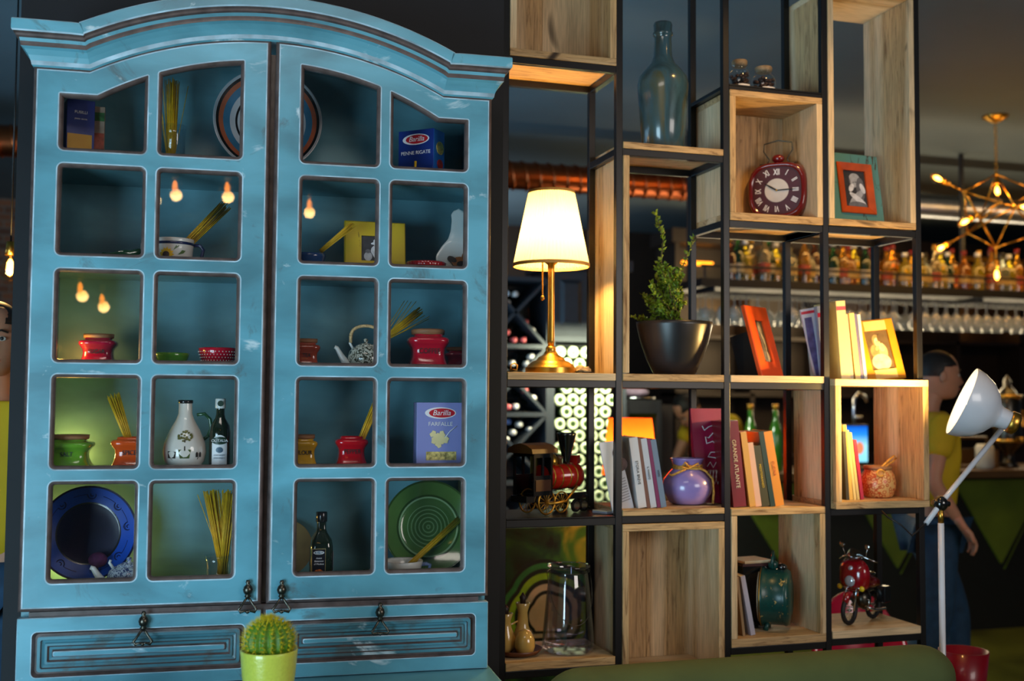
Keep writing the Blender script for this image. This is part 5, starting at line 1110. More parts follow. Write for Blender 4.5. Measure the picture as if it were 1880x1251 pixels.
# ---- green retro alarm clock, side on
t, s = wthing('alarm_clock', 'chipped dark green metal clock seen from its side, with gold worn edges', 'clock', 1420, ZL['low3'], YF+.11, rz=-2.2)
def chipped():
    m, N, L, b = nodes('chipped_green_enamel'); s_ = noise(N, L, 55, (1, 1, 1), 4, .5, .7); r_ = ramp(N, L, s_.outputs['Fac'], [(.34, lin((190, 160, 90))), (.37, lin((18, 60, 56))), (.8, lin((22, 74, 66)))]); L.new(r_.outputs[0], b.inputs['Base Color']); b.inputs['Roughness'].default_value = .3; return m
GE = chipped(); R = 52*s; zc = 58*s
q = MB(Matrix.Translation((0, 0, zc)) @ Matrix.Rotation(PI/2, 4, 'X')); q.lathe([(R*.55, -34*s), (R*.92, -30*s), (R, -24*s), (R*.97, -20*s), (R*.97, 12*s), (R*1.04, 15*s), (R*1.04, 20*s), (R*.95, 23*s)], 48, cap0=True, cap1=True); q.build('case', GE, t)
MB().disc((0, zc), R*.9, -.0 - 24*s*1.0-.002, -23*s, 36).build('dial', mat('dial_ivory', (196, 186, 160), .5), t)
q = MB(); q.tube([(R*1.04*math.cos(a), -20*s, zc+R*1.04*math.sin(a)) for a in [2*PI*k/40 for k in range(40)]], .0014, 6, closed=True); q.build('worn_edge', BRASS, t)
q = MB(); q.lathe([(5*s, 108*s), (9*s, 112*s), (9*s, 120*s), (4*s, 124*s)], 16); q.tube([(-16*s, 0, 112*s), (-15*s, 0, 128*s), (0, 0, 140*s), (15*s, 0, 128*s), (16*s, 0, 112*s)], 2.6*s, 8); q.build('top_ring', GE, t)
MB().ell((0, 16*s, 112*s), (7*s, 9*s, 7*s), 12, 8).build('bell', BLKP, t)
for sg in (-1, 1): MB().tube([(sg*20*s, -8*s, 14*s), (sg*24*s, -12*s, 0)], [4*s, 5*s], 8).build('foot', GE, t)
# ---- books and black bag at column 3 bottom
for lab, px, w, h, m, lean in (('thin buff booklet, left one leaning beside the green clock', 1364, 5, 108, cm('buff', (150, 124, 90)), .12), ('thin pale lilac booklet, right one leaning beside the green clock', 1379, 9, 110, cm('lilac_grey', (172, 168, 184)), .19)):
    book(lab, px, ZL['low3'], YF+.03, w, h, .13, m, lean=lean, rz=-.05, group='booklets beside the green clock')
t, s = wthing('storage_tin', 'black box with a small red mark and a cream magazine on its lid', 'box', 1378, ZL['low3'], YF+.17)
MB().box(-30*s, 26*s, -.05, .05, 0, 112*s).build('carton', BLKP, t, bevel=.002); MB().box(-31*s, 27*s, -.052, .052, 112*s, 117*s).build('lid', mat('dark_red_edge', (60, 16, 16), .4), t); MB().disc((4*s, 88*s), 5*s, -.0512, -.0503, 16, 9*s).build('red_mark', mat('mark_red', (200, 40, 24), .4), t)
p2 = t.matrix_basis.translation
t = thing('magazine', 'cream magazine lying on the black box beside the green clock', 'magazine', (p2.x, p2.y, p2.z+117*s+.0005), .12); MB().box(-32*s, 29*s, -.05, .05, 0, .005).build('cover', cm('cream6', (200, 176, 140)), t); MB().box(-31.5*s, 29.5*s, -.0495, .0495, .005, .008).build('pages', PAPER, t)
# ---- motorcycle
t, s = wthing('toy_motorcycle', 'red model police-style motorcycle with round headlamp and yellow indicators, facing front', 'toy motorcycle', 1583, ZL['low4'], YF+.11, rz=-1.1)
# local: -y is forward
TY = mat('tyre_black', (16, 16, 18), .6); MRED = mat('motor_red', (140, 10, 22), .18, coat=.9)
for y, nm in ((-.085, 'front_wheel'), (.075, 'rear_wheel')):
    q = MB(); R = 26*s; q.tube([(0, y+R*.86*math.cos(a), R+R*.86*math.sin(a)) for a in [2*PI*k/30 for k in range(30)]], R*.16, 8, closed=True); q.build(nm, TY, t)
    q = MB(); 
    for k in range(12): a = PI*k/12*2; q.tube([(0, y, R), (0, y+R*.76*math.cos(a), R+R*.76*math.sin(a))], .0006, 4)
    q.tube([(-.008, y, R), (.008, y, R)], .004, 8); q.build('spokes', CHROME, t)
q = MB(); q.tube([(0, y0, z0*s) for y0, z0 in ((-.112, 40), (-.098, 54), (-.08, 56), (-.062, 46))], [.010, .012, .012, .008], 10); q.build('mudguard', MRED, t)
q = MB()
for sg in (-1, 1): q.tube([(sg*9*s, -.086, 26*s), (sg*10*s, -.070, 62*s), (sg*10*s, -.052, 100*s)], .0032, 8)
q.build('fork', CHROME, t)
q = MB(); q.rings([[(w_*s*sq(a, 3)[0], y, (zc_+h_*sq(a, 3)[1])*s) for a in [2*PI*k/20 for k in range(20)]] for y, w_, h_, zc_ in ((-.078, 12, 12, 84), (-.070, 24, 24, 86), (-.052, 30, 30, 88), (-.030, 26, 26, 84), (.0, 20, 16, 76), (.05, 14, 12, 70), (.09, 10, 8, 66))]); q.build('fairing', MRED, t)
q = MB(Matrix.Rotation(PI/2, 4, 'X'));
HLM = mat('headlamp_glass', (190, 194, 204), .08, .4, coat=1)
MB().ell((0, -.080, 78*s), (10*s, .008, 10*s), 18, 10).build('headlamp', HLM, t); MB().ell((0, -.072, 100*s), (5.5*s, .006, 5.5*s), 14, 8).build('upper_lamp', HLM, t)
for sg in (-1, 1):
    MB().ell((sg*22*s, -.074, 66*s), (5*s, .007, 5*s), 12, 8).build('indicator', mat('indicator_yellow', (220, 190, 30), .2, coat=.6), t)
    MB().tube([(0, -.072, 66*s), (sg*22*s, -.072, 66*s)], .0018, 6).build('indicator_stalk', CHROME, t)
    MB().tube([(0, -.045, 116*s), (sg*14*s, -.045, 122*s), (sg*30*s, -.035, 116*s), (sg*38*s, -.022, 112*s)], .0024, 7).build('handlebar', CHROME, t)
    MB().tube([(sg*20*s, -.04, 120*s), (sg*25*s, -.045, 138*s)], .0013, 6).build('mirror_stalk', CHROME, t); MB().ell((sg*25*s, -.046, 140*s), (5.5*s, .003, 4.5*s), 12, 7).build('mirror', CHROME, t)
    MB().tube([(sg*14*s, -.02, 30*s), (sg*18*s, .02, 22*s), (sg*20*s, .09, 20*s)], .005, 8).build('exhaust', CHROME, t)
    MB().box(sg*24*s-9*s, sg*24*s+9*s, .045, .085, 34*s, 64*s).build('pannier', BLKP, t, bevel=.003)
    MB().tube([(sg*9*s, -.03, 26*s), (sg*22*s, -.034, 26*s), (sg*24*s, -.034, 44*s), (sg*10*s, -.03, 46*s)], .0018, 6).build('crash_bar', CHROME, t)
MB().ell((0, .01, 40*s), (13*s, .032, 18*s), 16, 10).build('engine', DARKMETAL, t)
MB().ell((0, .045, 84*s), (11*s, .035, 5*s), 16, 8).build('seat', BLKP, t)
q = MB(); rs = [[((u*17)*s, -.056+.012*q_-.010*(1-u*u), (112+q_*24*(1-.45*u*u))*s) for u in [j/8-1 for j in range(17)]] for q_ in (0, .5, 1)]
q.rings(rs, loop=False, cap0=False, cap1=False); o = q.build('windscreen', GLASS, t); md = o.modifiers.new('thickness', 'SOLIDIFY'); md.thickness = .0012
# ================================================================ FRONT RIGHT: SOFA, FLOOR LAMP, RED CHAIRS
SOFA = mat('olive_sofa_cloth', (74, 86, 44), .85, noise=.14, scale=6, bump=.15)
YSO = 2.62
a, b = PW(1000, 1243, YSO), PW(1742, 1205, YSO); zs = PW(1380, 1206, YSO).z
t = thing('sofa', 'long olive green upholstered bench sofa in front of the oak shelving', 'sofa', ((a.x+b.x)/2, YSO, 0)); L2 = (b.x-a.x)/2
q = MB(); r_ = .085
def capsule(u): # rounded ends of the roll
    d = max(0, abs(u)-(L2-.10)); return r_*math.sqrt(max(1e-4, 1-(d/.10)**2*.95))
us = [-L2+.10*(1-math.cos(k*PI/16)) for k in range(9)]+[-L2+.10+(2*L2-.2)*k/10 for k in range(1, 10)]+[L2-.10*(1-math.cos(k*PI/16)) for k in range(8, -1, -1)]
q.rings([[(u, capsule(u)*math.cos(th), zs-r_+capsule(u)*math.sin(th)) for th in [2*PI*j/24 for j in range(24)]] for u in us]); q.build('back_roll', SOFA, t)
MB().box(-L2+.04, L2-.04, -.055, .07, .30, zs-.09).build('back_rest', SOFA, t, bevel=.03)
MB().box(-L2+.03, L2-.03, -.60, -.06, .26, .44).build('seat', SOFA, t, bevel=.03)
for sx in (-1, 1):
    for yy in (-.55, .03): MB().lathe([(.018, 0), (.028, .25)], 14, (sx*(L2-.12), yy, 0)).build('leg', BLACKM, t)
    # ---- white reading lamp
YL = 2.88
pj, ps, pf = PW(1727, 925, YL), PW(1795, 740, YL), PW(1732, 1190, YL)
t = thing('floor_lamp', 'white jointed reading floor lamp with lit conical head beside the shelving', 'lamp', (pj.x, YL, 0)); s = mpp(pj)
WMET = mat('white_enamel', (206, 212, 224), .3, coat=.4, noise=.03)
loc = lambda p: Vector((p.x-pj.x, p.y-YL, p.z))
MB().lathe([(.13, 0), (.13, .012), (.03, .022), (.011, .03), (.0095, .4), (.0095, pj.z-.06)], 32, (0, 0, 0)).build('pole', WMET, t)
MB().lathe([(.0085, pj.z-.06), (.0085, pj.z-.015)], 16).build('brass_collar', BRASS, t)
MB().ell((0, 0, pj.z), (.022, .022, .024), 18, 12).build('joint', BLKP, t); MB().tube([(-.03, 0, pj.z+.004), (.03, 0, pj.z-.002)], .009, 10).build('joint_knob', BLKP, t)
arm1, arm0 = loc(PW(1844, 782, YL)), loc(PW(1700, 962, YL))
MB().tube([arm0, (0, 0, pj.z), arm1], .0085, 10).build('arm', WMET, t)
cen, bk = loc(PW(1766, 737, YL)), loc(PW(1850, 765, YL-.02))
vd = ray(1770, 735).normalized(); lf_ = Vector((-vd.y, vd.x, 0)).normalized(); ax = (lf_*.88+Vector((0, 0, .40))-vd*.13).normalized()
Mh = Matrix.Translation(cen) @ ax.to_track_quat('Z', 'Y').to_matrix().to_4x4()
R = 67*s
MB(Mh).lathe([(R, 0), (R*1.0, -.004), (R*.95, -.030), (R*.80, -.066), (R*.58, -.092), (R*.36, -.108), (R*.30, -.118), (R*.27, -.150), (R*.25, -.152), (R*.25, -.116), (R*.34, -.102), (R*.56, -.086), (R*.78, -.060), (R*.93, -.026), (R*.98, 0)], 44, cap0=False, cap1=False).build('head', WMET, t)
MB(Mh).lathe([(R*.29, -.148), (R*.31, -.152), (R*.31, -.170), (R*.22, -.178), (.001, -.180)], 24).build('brass_socket', BRASS, t)
MB(Mh).lathe([(.012, -.11), (.018, -.08), (.030, -.052), (.030, -.036), (.018, -.020), (.001, -.014)], 20).build('bulb', mat('reading_bulb', (255, 214, 150), .4, emit=30), t)
MB().tube([arm1, arm1+Vector((.012, 0, .006)), Vector(bk)+Vector((.02, 0, -.01))], .008, 8).build('knuckle', BRASS, t)
lc = Mh @ Vector((0, 0, -.02)); lamp('floor_lamp_light', 'SPOT', lc+Vector((pj.x, YL, 0)), 66, (1, .60, .17), .03, lc+Vector((pj.x, YL, 0))+ax, spot=2.7, blend=.7)
MB().tube([arm0+Vector((pj.x, YL, 0)), arm0+Vector((pj.x-.05, YL, -.035)), PW(1655, 965, YL), PW(1630, 950, YL+.04), PW(1618, 938, YL+.06)], .003, 6).build('lamp_cable', BLACKM, t, loc=(-pj.x, -YL, 0))
# ---- red plastic chairs behind
def chair(px, py_top, Y, rz, m, label):
    p = PW(px, py_top, Y); t = thing('shell_chair', label, 'chair', (p.x, Y, 0), rz); H = p.z
    rs = []
    for k in range(12):
        q_ = k/11; z = .44+(H-.44)*q_; hw = .20*(1-.25*q_**3); 
        rs.append([(hw*u, .19+.05*q_-.07*u*u, .44+(z-.44)*(1-.45*abs(u)**3)) for u in [j/7-1 for j in range(15)]])
    q = MB(); q.rings(rs, loop=False, cap0=False, cap1=False); o = q.build('backrest', m, t); md = o.modifiers.new('thickness', 'SOLIDIFY'); md.thickness = .012
    MB().rings([[(.21*u, -.20+.40*v, .44-.02*(1-u*u)) for u in [j/7-1 for j in range(15)]] for v in [k/6 for k in range(7)]], loop=False, cap0=False, cap1=False).build('seat', m, t).modifiers.new('thickness', 'SOLIDIFY').thickness = .012
    for sx in (-1, 1):
        for sy in (-1, 1): MB().tube([(sx*.15, sy*.15, .43), (sx*.21, sy*.2, 0)], .012, 8).build('leg', CHROME, t)
PINK = mat('raspberry_plastic', (190, 20, 60), .2, coat=.7)
chair(1598, 1106, 3.78, -.3, PINK, 'glossy raspberry pink shell chair behind the motorcycle shelf')
t, s = wthing('bucket', 'dark red pail with wire handle at the right end of the sofa', 'bucket', 1770, .50, 3.3)
pb = PW(1770, 1194, 3.3)
t.location.z = 0
MB().lathe([(.06, pb.z-.24), (.085, pb.z), (.080, pb.z), (.06, pb.z-.22), (.001, pb.z-.22)], 32, cap1=False).build('pail', mat('bucket_red', (140, 10, 30), .35, coat=.3), t)
q = MB(); q.tube([(.085*math.cos(a), .03, pb.z-.005-.085*math.sin(a)) for a in [PI*k/16 for k in range(17)]], .002, 6); q.build('wire_handle', CHROME, t)
st = thing('side_stool', 'low dark stool carrying the dark red pail', 'stool', (t.location.x, 3.3, 0))
MB().lathe([(.12, pb.z-.265), (.13, pb.z-.255), (.13, pb.z-.2415), (.12, pb.z-.2405)], 28).build('seat', BLACKM, st)
for k in range(3): a = 2*PI*k/3; MB().tube([(.08*math.cos(a), .08*math.sin(a), pb.z-.262), (.13*math.cos(a), .13*math.sin(a), 0)], .009, 8).build('leg', BLACKM, st)
# ================================================================ BAR AND BACK OF THE ROOM
YB = 6.05
DARKW = mat('dark_stained_wood', (30, 19, 14), .5, noise=.25, scale=6, stretch=(1, 1, .2)); CW = mat('charcoal_joinery', (38, 40, 46), .55, noise=.15)
GREENP = mat('moss_green_panel', (96, 112, 26), .6, noise=.3, scale=3); TOPW = mat('counter_top_wood', (92, 66, 34), .35, noise=.25, scale=4, coat=.3)
cx0, cx1 = PW(1330, 1000, YB).x, 7.2; zc = PW(1790, 862, YB).z
bar = thing('bar_counter', 'long bar counter with wooden top and moss green triangle panels', 'bar counter', ((cx0+cx1)/2, YB, 0)); bo = (-(cx0+cx1)/2, -YB, 0)
MB().box(cx0, cx1, YB-.12, YB+.55, zc-.05, zc).build('counter_top', TOPW, bar, loc=bo, bevel=.004)
MB().box(cx0+.02, cx1-.02, YB, YB+.5, 0, zc-.05).build('body', mat('bar_black', (20, 20, 16), .6), bar, loc=bo)
k = 0; x = cx0+.05
while x < cx1-.8:
    MB().prism([(x, zc-.07), (x+.74, zc-.07), (x+.37, zc-.62)], YB-.02, YB-.001).build('triangle_panel', GREENP, bar, loc=bo)
    MB().tube([(x+.76, YB-.004, zc-.08), (x+.40, YB-.004, zc-.66)], .006, 4).build('panel_strip', GREENP, bar, loc=bo); x += .80
# overhead bottle shelf
zs_ = PW(1600, 524, YB).z
x0_, x1_ = PW(1285, 520, YB).x, 7.2
oh = thing('overhead_bar_shelf', 'dark overhead bar shelf holding bottles with hanging glass rack', 'shelf', ((x0_+x1_)/2, YB, zs_)); oo = (-(x0_+x1_)/2, -YB, -zs_)
SBK = mat('shelf_black', (14, 15, 18), .5)
MB().box(x0_, x1_, YB-.02, YB+.42, zs_-.05, zs_).build('shelf_board', SBK, oh, loc=oo)
MB().box(x0_, x1_, YB-.02, YB-.01, zs_+.07, zs_+.085).build('guard_rail', SBK, oh, loc=oo)
for i in range(7): xx = x0_+.02+(x1_-x0_-.05)*i/6; MB().box(xx, xx+.025, YB+.2, YB+.225, zs_, 3.2).build('hanger', CW, oh, loc=oo); MB().box(xx, xx+.012, YB-.02, YB-.01, zs_, zs_+.085).build('rail_post', CW, oh, loc=oo)
for j in range(6): MB().box(x0_+.05, x1_-.05, YB+.02+.065*j, YB+.028+.065*j, zs_-.085, zs_-.075).build('glass_rail', SBK, oh, loc=oo)
for xx in (x0_+.1, (x0_+x1_)/2, x1_-.1): MB().box(xx, xx+.012, YB+.02, YB+.36, zs_-.085, zs_-.05).build('rail_bracket', CW, oh, loc=oo)
# bottles
_u = 'first second third fourth fifth sixth seventh eighth ninth tenth eleventh twelfth thirteenth fourteenth fifteenth sixteenth seventeenth eighteenth nineteenth'.split()
ORD = list(_u)
for _t, _c in (('twentieth', 'twenty'), ('thirtieth', 'thirty'), ('fortieth', 'forty'), ('fiftieth', 'fifty')): ORD += [_t]+[_c+'-'+w_ for w_ in _u[:9]]
glow = lambda n, c, e=.35: mat(n, c, .15, emit=0, coat=.6, noise=.3, scale=9)
BT = [('amber whisky bottle', (206, 120, 20)), ('clear spirit bottle', (206, 176, 120)), ('dark green bottle', (34, 70, 26)), ('pale gin bottle', (176, 176, 150)), ('golden rum bottle', (220, 150, 30)), ('brown liqueur bottle', (112, 60, 22)), ('yellow liqueur bottle', (222, 190, 40))]
LABM = [mat('bottle_label_cream', (170, 140, 84), .5), mat('bottle_label_red', (150, 60, 40), .5), mat('bottle_label_white', (170, 160, 140), .5)]
CAPM = [mat('cap_gold', (200, 150, 50), .3, .6), mat('cap_red', (120, 18, 26), .4), mat('cap_dark', (30, 30, 34), .4), mat('cap_white', (220, 220, 220), .4)]
proto = []
for i, (nm, c) in enumerate(BT):
    r_, h = (.040, .30) if i % 3 else (.046, .27)
    root = thing('liquor_bottle', nm, 'bottle', (0, 0, -50)); e = 4 if i in (0, 3) else 2
    bm_ = mat('bottle_glass_%s' % nm.split()[0], c, .08, coat=.8, noise=.35, scale=14, trans=.75)
    MB().lathe([(r_*.95, 0), (r_, .01), (r_, h*.56), (r_*.8, h*.66), (r_*.36, h*.74), (r_*.33, h*.92)], 16, e=e, cap1=True).build('glass_body', bm_, root)
    MB().lathe([(r_*.40, h*.90), (r_*.42, h), (.001, h)], 12, cap1=False).build('cap', CAPM[(i*3+1) % 4], root)
    MB().lathe([(r_*1.02, h*.20), (r_*1.02, h*.38)], 16, e=e, cap0=False, cap1=False).build('label', LABM[i % 3], root); proto.append(root)
rnd = random.Random(12); n_b = 38; used = set()
grp = 'bottles along the overhead bar shelf'
for k in range(n_b):
    px = 1344+k*(1875-1344)/(n_b-1)+rnd.uniform(-3, 3); i = rnd.randrange(7); X = PW(px, 500, YB+.12).x
    nm = BT[i][0]; near = ['seen between the middle steel posts', 'seen between the right-hand steel posts', 'seen right of the shelving, near the bulbs'][0 if px < 1520 else (1 if px < 1690 else 2)]
    lab = f'{nm} on overhead bar shelf, {ORD[k]} from its left end'
    loc_ = (X, YB+.10+rnd.uniform(0, .08), zs_+.0006); sc_ = rnd.uniform(.86, 1.12)
    if i not in used: o = proto[i]; o.location = loc_; o['label'] = lab; o['group'] = grp; o.scale = (1, 1, sc_); used.add(i)
    else: copy_tree(proto[i], loc_, rnd.uniform(-.3, .3), lab, grp, scale=(1, 1, sc_))
for i in range(7):
    if i not in used:
        for c_ in kids(proto[i]): bpy.data.objects.remove(c_)
        bpy.data.objects.remove(proto[i])
# hanging glasses
def hang_glass():
    t = thing('wine_glass', 'upturned stemmed wine glass hanging under the overhead bar shelf', 'glass', (0, 0, -50), group='wine glasses hanging under the bar shelf')
    g = glassmat('milky_sparkle_glass', (.86, .88, .90), 1, .04, body=.22, bodyc=(.9, .88, .82))  # pale diffuse body puts the sparkle into the glass colour
    MB().lathe([(.034, 0), (.034, -.002), (.005, -.005), (.0035, -.012), (.0035, -.075), (.012, -.085), (.030, -.105), (.037, -.135), (.033, -.185), (.0315, -.185), (.035, -.135), (.028, -.108), (.001, -.09)], 16, cap1=False).build('glass', g, t); return t
hg = hang_glass(); first = True; zr_ = zs_-.0736
for row in range(3):
    x = x0_+.10+row*.03; k = 0
    while x < 6.1:
        skip = (abs(x-PW(1430, 580, YB).x) < .10 and row < 2) or rnd.random() < .08
        if not skip:
            loc_ = (x, YB+.055+row*.13, zr_)
            lab = f"upturned wine glass in the {['front', 'middle', 'rear'][row]} hanging row, {ORD[k]} from the left"
            k += 1
            if first: hg.location = loc_; hg['label'] = lab; first = False
            else: copy_tree(hg, loc_, None, lab)
        x += .082
lamp('bar_warm_strip', 'AREA', ((x0_+x1_)/2, YB-.35, zs_+.55), 15, (1, .56, .16), 3.6, ((x0_+x1_)/2, YB+.25, zs_-.05), .1)
lamp('bar_glass_light', 'AREA', ((x0_+x1_)/2, YB+.9, zs_-.4), 38, (1, .80, .50), 3.6, ((x0_+x1_)/2, YB, zs_-.2), .2)
# back bar: tall joinery with amber-lit shelves behind the bottles
YBB = 8.6
bx0, bx1 = PW(1240, 560, YBB).x, 10.6
bb = thing('back_bar_cabinet', 'dark brown back bar with amber lit niches behind the counter', 'cabinet', ((bx0+bx1)/2, YBB, 0)); b0 = (-(bx0+bx1)/2, -YBB, 0)
MB().box(bx0, bx1, YBB, YBB+.4, 0, 1.0).build('cupboard', DARKW, bb, loc=b0); MB().box(bx0, bx1, YBB+.3, YBB+.4, 1.0, 2.95).build('back_panel', DARKW, bb, loc=b0)
MB().box(bx0-.05, bx1, YBB-.05, YBB+.42, 2.85, 2.97).build('cornice', DARKW, bb, loc=b0)
AMB = mat('amber_light_strip', (255, 150, 30), .5, emit=3.2)
for z in (1.55, 2.05, 2.5): MB().box(bx0, bx1, YBB, YBB+.3, z-.03, z).build('shelf_board', DARKW, bb, loc=b0)
for z in (2.76,):
    for i in range(9): xx = bx0+.2+i*.75; MB().box(xx, xx+.3, YBB+.27, YBB+.295, z-.06, z-.03).build('light_strip', AMB, bb, loc=b0)
for i in range(10): xx = bx0+(bx1-bx0-.04)*i/9; MB().box(xx, xx+.04, YBB+.0, YBB+.3, 1.0, 2.85).build('divider', DARKW, bb, loc=b0)
for i in range(5): lamp('niche_light', 'POINT', (bx0+.6+1.3*i, YBB+.08, 2.28), 2.2, (1, .45, .08), .05)
# items on the counter
def item(name, label, cat, px, Y, z): p = PW(px, 600, Y); return thing(name, label, cat, (p.x*1.0, Y, z+.0008))
def itx(name, label, cat, px, py, Y, z): p = PW(px, py, Y); return thing(name, label, cat, (p.x, Y, z+.0008))
t = itx('brass_samovar', 'brass and steel samovar tower standing on the bar counter', 'samovar', 1850, 760, YB+.15, zc)
s = mpp(PW(1850, 760, YB+.15))
MB().lathe([(.06, 0), (.07, .01), (.035, .04), (.035, .10), (.085, .16), (.09, .18), (.09, .30), (.08, .33), (.085, .35), (.085, .46), (.05, .52), (.02, .55), (.028, .58), (.012, .61), (.001, .63)], 28).build('body', DARKMETAL, t)
for z in (.17, .31, .47): MB().lathe([(.088, z), (.094, z+.005), (.094, z+.018), (.086, z+.024)], 28, cap0=False, cap1=False).build('brass_band', BRASS, t)
for sg in (-1, 1): MB().tube([(sg*.085, 0, .26), (sg*.13, 0, .28), (sg*.13, 0, .38), (sg*.085, 0, .40)], .008, 8).build('handle', BRASS, t)
MB().tube([(0, -.08, .20), (0, -.13, .20), (0, -.135, .17)], .009, 8).build('tap', BRASS, t)
t = itx('folded_towel', 'white cloth roll on the bar counter, below the reading lamp head', 'towel', 1808, 840, YB+.05, zc); MB().lathe([(.045, 0), (.055, .01), (.055, .14), (.045, .16), (.001, .155)], 20, e=2.6).build('cloth', mat('white_towel', (200, 196, 184), .9, noise=.1), t)
t = itx('wooden_caddy', 'low brown wooden serving caddy on the bar counter', 'caddy', 1765, 840, YB+.2, zc); MB().box(-.20, .22, -.10, .10, 0, .02).box(-.20, -.18, -.1, .1, .02, .12).box(.20, .22, -.1, .1, .02, .12).box(-.18, .20, .08, .1, .02, .12).build('tray', TOPW, t); MB().tube([(-.19, 0, .12), (-.19, 0, .2), (.21, 0, .2), (.21, 0, .12)], .01, 8).build('handle', TOPW, t)
GB = mat('green_bottle_glass', (58, 120, 30), .12, coat=.8, noise=.1)
for px, lab in ((1378, 'tall green glass bottle on the bar counter beside the yellow-shirted bartender'), (1424, 'tall green glass bottle on the bar counter left of the pale oak side')):
    t = itx('green_bottle', lab, 'bottle', px, 800, YB+.08, zc); MB().lathe([(.04, 0), (.044, .01), (.044, .22), (.03, .29), (.016, .33), (.016, .40)], 22).build('glass_body', GB, t); MB().lathe([(.018, .385), (.019, .42), (.001, .42)], 16, cap1=False).build('cap', CAPM[0], t)
# monitor and gooseneck tap behind the oak box
pm = PW(1566, 822, 5.6)
t = thing('computer_monitor', 'bright blue computer screen seen through the small oak box', 'monitor', (pm.x, 6.12, zc+.0006)); z0 = PW(1566, 852, 6.12).z-zc; z1 = PW(1566, 780, 6.12).z-zc
pm = PW(1568, 816, 6.12); t.location.x = pm.x
MB().box(-.14, .11, 0, .03, max(z0, .04), z1).build('housing', BLACKM, t, bevel=.004); MB().box(-.03, .03, .01, .03, .01, max(z0, .05)).box(-.09, .09, -.06, .10, 0, .012).build('stand', BLACKM, t)
scm, N, L, b = nodes('screen_image'); tc = N.new('ShaderNodeTexCoord'); sx = N.new('ShaderNodeSeparateXYZ'); L.new(tc.outputs['Generated'], sx.inputs[0])
r_ = ramp(N, L, sx.outputs[2], [(0, (.25, .72, .9)), (.45, (.35, .8, 1)), (.75, (.02, .28, .9)), (1, (.0, .10, .62))]); L.new(r_.outputs[0], b.inputs['Emission Color']); b.inputs['Emission Strength'].default_value = 1.3; b.inputs['Base Color'].default_value = (0, 0, 0, 1)
MB().box(-.13, .10, -.0015, -.0005, max(z0, .04)+.01, z1-.01).build('screen', scm, t); MB().disc((.04, z0+.10), .03, -.003, -.0016, 16, .04).build('picture_patch', mat('screen_coral', (255, 150, 110), .5, emit=.8), t)
pt = PW(1572, 740, 6.3); t = thing('gooseneck_tap', 'chrome gooseneck tap rising behind the computer screen', 'tap', (pt.x, 6.3, zc+.0006)); zt2 = PW(1572, 722, 6.3).z-zc
MB().tube([(-.02, 0, 0), (-.02, 0, zt2-.10), (-.012, 0, zt2-.04), (.02, 0, zt2), (.06, 0, zt2-.02), (.08, 0, zt2-.06)], .012, 12).build('spout', CHROME, t); MB().tube([(-.02, 0, zt2-.16), (.03, -.02, zt2-.16)], .012, 10).build('lever', CHROME, t); MB().lathe([(.03, 0), (.03, .015), (.014, .03)], 18, (-.02, 0, 0)).build('base', CHROME, t)
# ---- wine rack with crossed boards, foil-topped bottles
YR = 5.9
rx0, rx1 = PW(890, 700, YR).x, PW(1003, 700, YR).x; rz0, rz1 = .25, PW(960, 512, YR).z
wr = thing('wine_rack', 'black wooden wine rack with crossed boards, left end behind the lamp', 'wine rack', ((rx0+rx1)/2, YR, 0)); w0 = (-(rx0+rx1)/2, -YR, 0)
RB = mat('rack_black', (14, 14, 18), .5)
MB().box(rx0, rx1, YR+.33, YR+.35, rz0-.2, rz1).build('back_panel', RB, wr, loc=w0)
for x in (rx0-.03, rx1): MB().box(x, x+.03, YR, YR+.35, 0, rz1).build('side_panel', CW, wr, loc=w0)
cw = rx1-rx0; nz_ = int((rz1-rz0)/cw+.5); ch_ = (rz1-rz0)/nz_
for k in range(nz_+1): MB().box(rx0, rx1, YR, YR+.33, rz0+ch_*k-.012, rz0+ch_*k+.012).build('shelf_board', CW, wr, loc=w0)
for k in range(nz_):
    z = rz0+ch_*k; d = .010
    MB().prism([(rx0, z+.012), (rx0+d*1.5, z+.012), (rx1, z+ch_-.012-d), (rx1, z+ch_-.012), (rx1-d*1.5, z+ch_-.012), (rx0, z+.012+d)], YR+.005, YR+.32).build('cross_board', CW, wr, loc=w0)
    MB().prism([(rx1, z+.012), (rx1-d*1.5, z+.012), (rx0, z+ch_-.012-d), (rx0, z+ch_-.012), (rx0+d*1.5, z+ch_-.012), (rx1, z+.012+d)], YR+.005, YR+.32).build('cross_board', CW, wr, loc=w0)
def lying(name, foil, glassm, flip=False):
    t = thing(name, '', 'bottle', (0, 0, -50)); M = Matrix.Rotation(-PI/2 if flip else PI/2, 4, 'X')
    if flip: MB(M).lathe([(.020, .004), (.028, .0), (.032, .004), (.032, .18), (.014, .24), (.014, .30)], 20).build('glass_body', glassm, t); MB(M).lathe([(.001, .008), (.016, .006), (.022, -.001), (.030, .0), (.0335, .006), (.0335, .016)], 18, cap0=False, cap1=False).build('punt', foil, t)
    else: MB(M).lathe([(.014, -.0), (.014, -.07), (.037, -.12), (.037, -.29), (.030, -.295)], 18).build('glass_body', glassm, t); MB(M).lathe([(.001, .004), (.014, .003), (.0165, -.002), (.0165, -.05)], 18, cap0=False, cap1=False).build('foil_cap', foil, t)
    return t
FO = [mat('foil_pink', (214, 96, 96), .35, .3), mat('foil_cream', (222, 206, 196), .4, .2), mat('foil_white', (214, 218, 226), .35, .2), mat('foil_steel_blue', (60, 84, 130), .4, .2)]
BG = mat('black_bottle_glass', (14, 20, 16), .08, coat=.8)
protos = [lying('wine_bottle', f, BG) for f in FO]; used = [0]*4; rnd = random.Random(4)
names = ['pink', 'cream', 'silvery white', 'steel blue']
rk = [0]
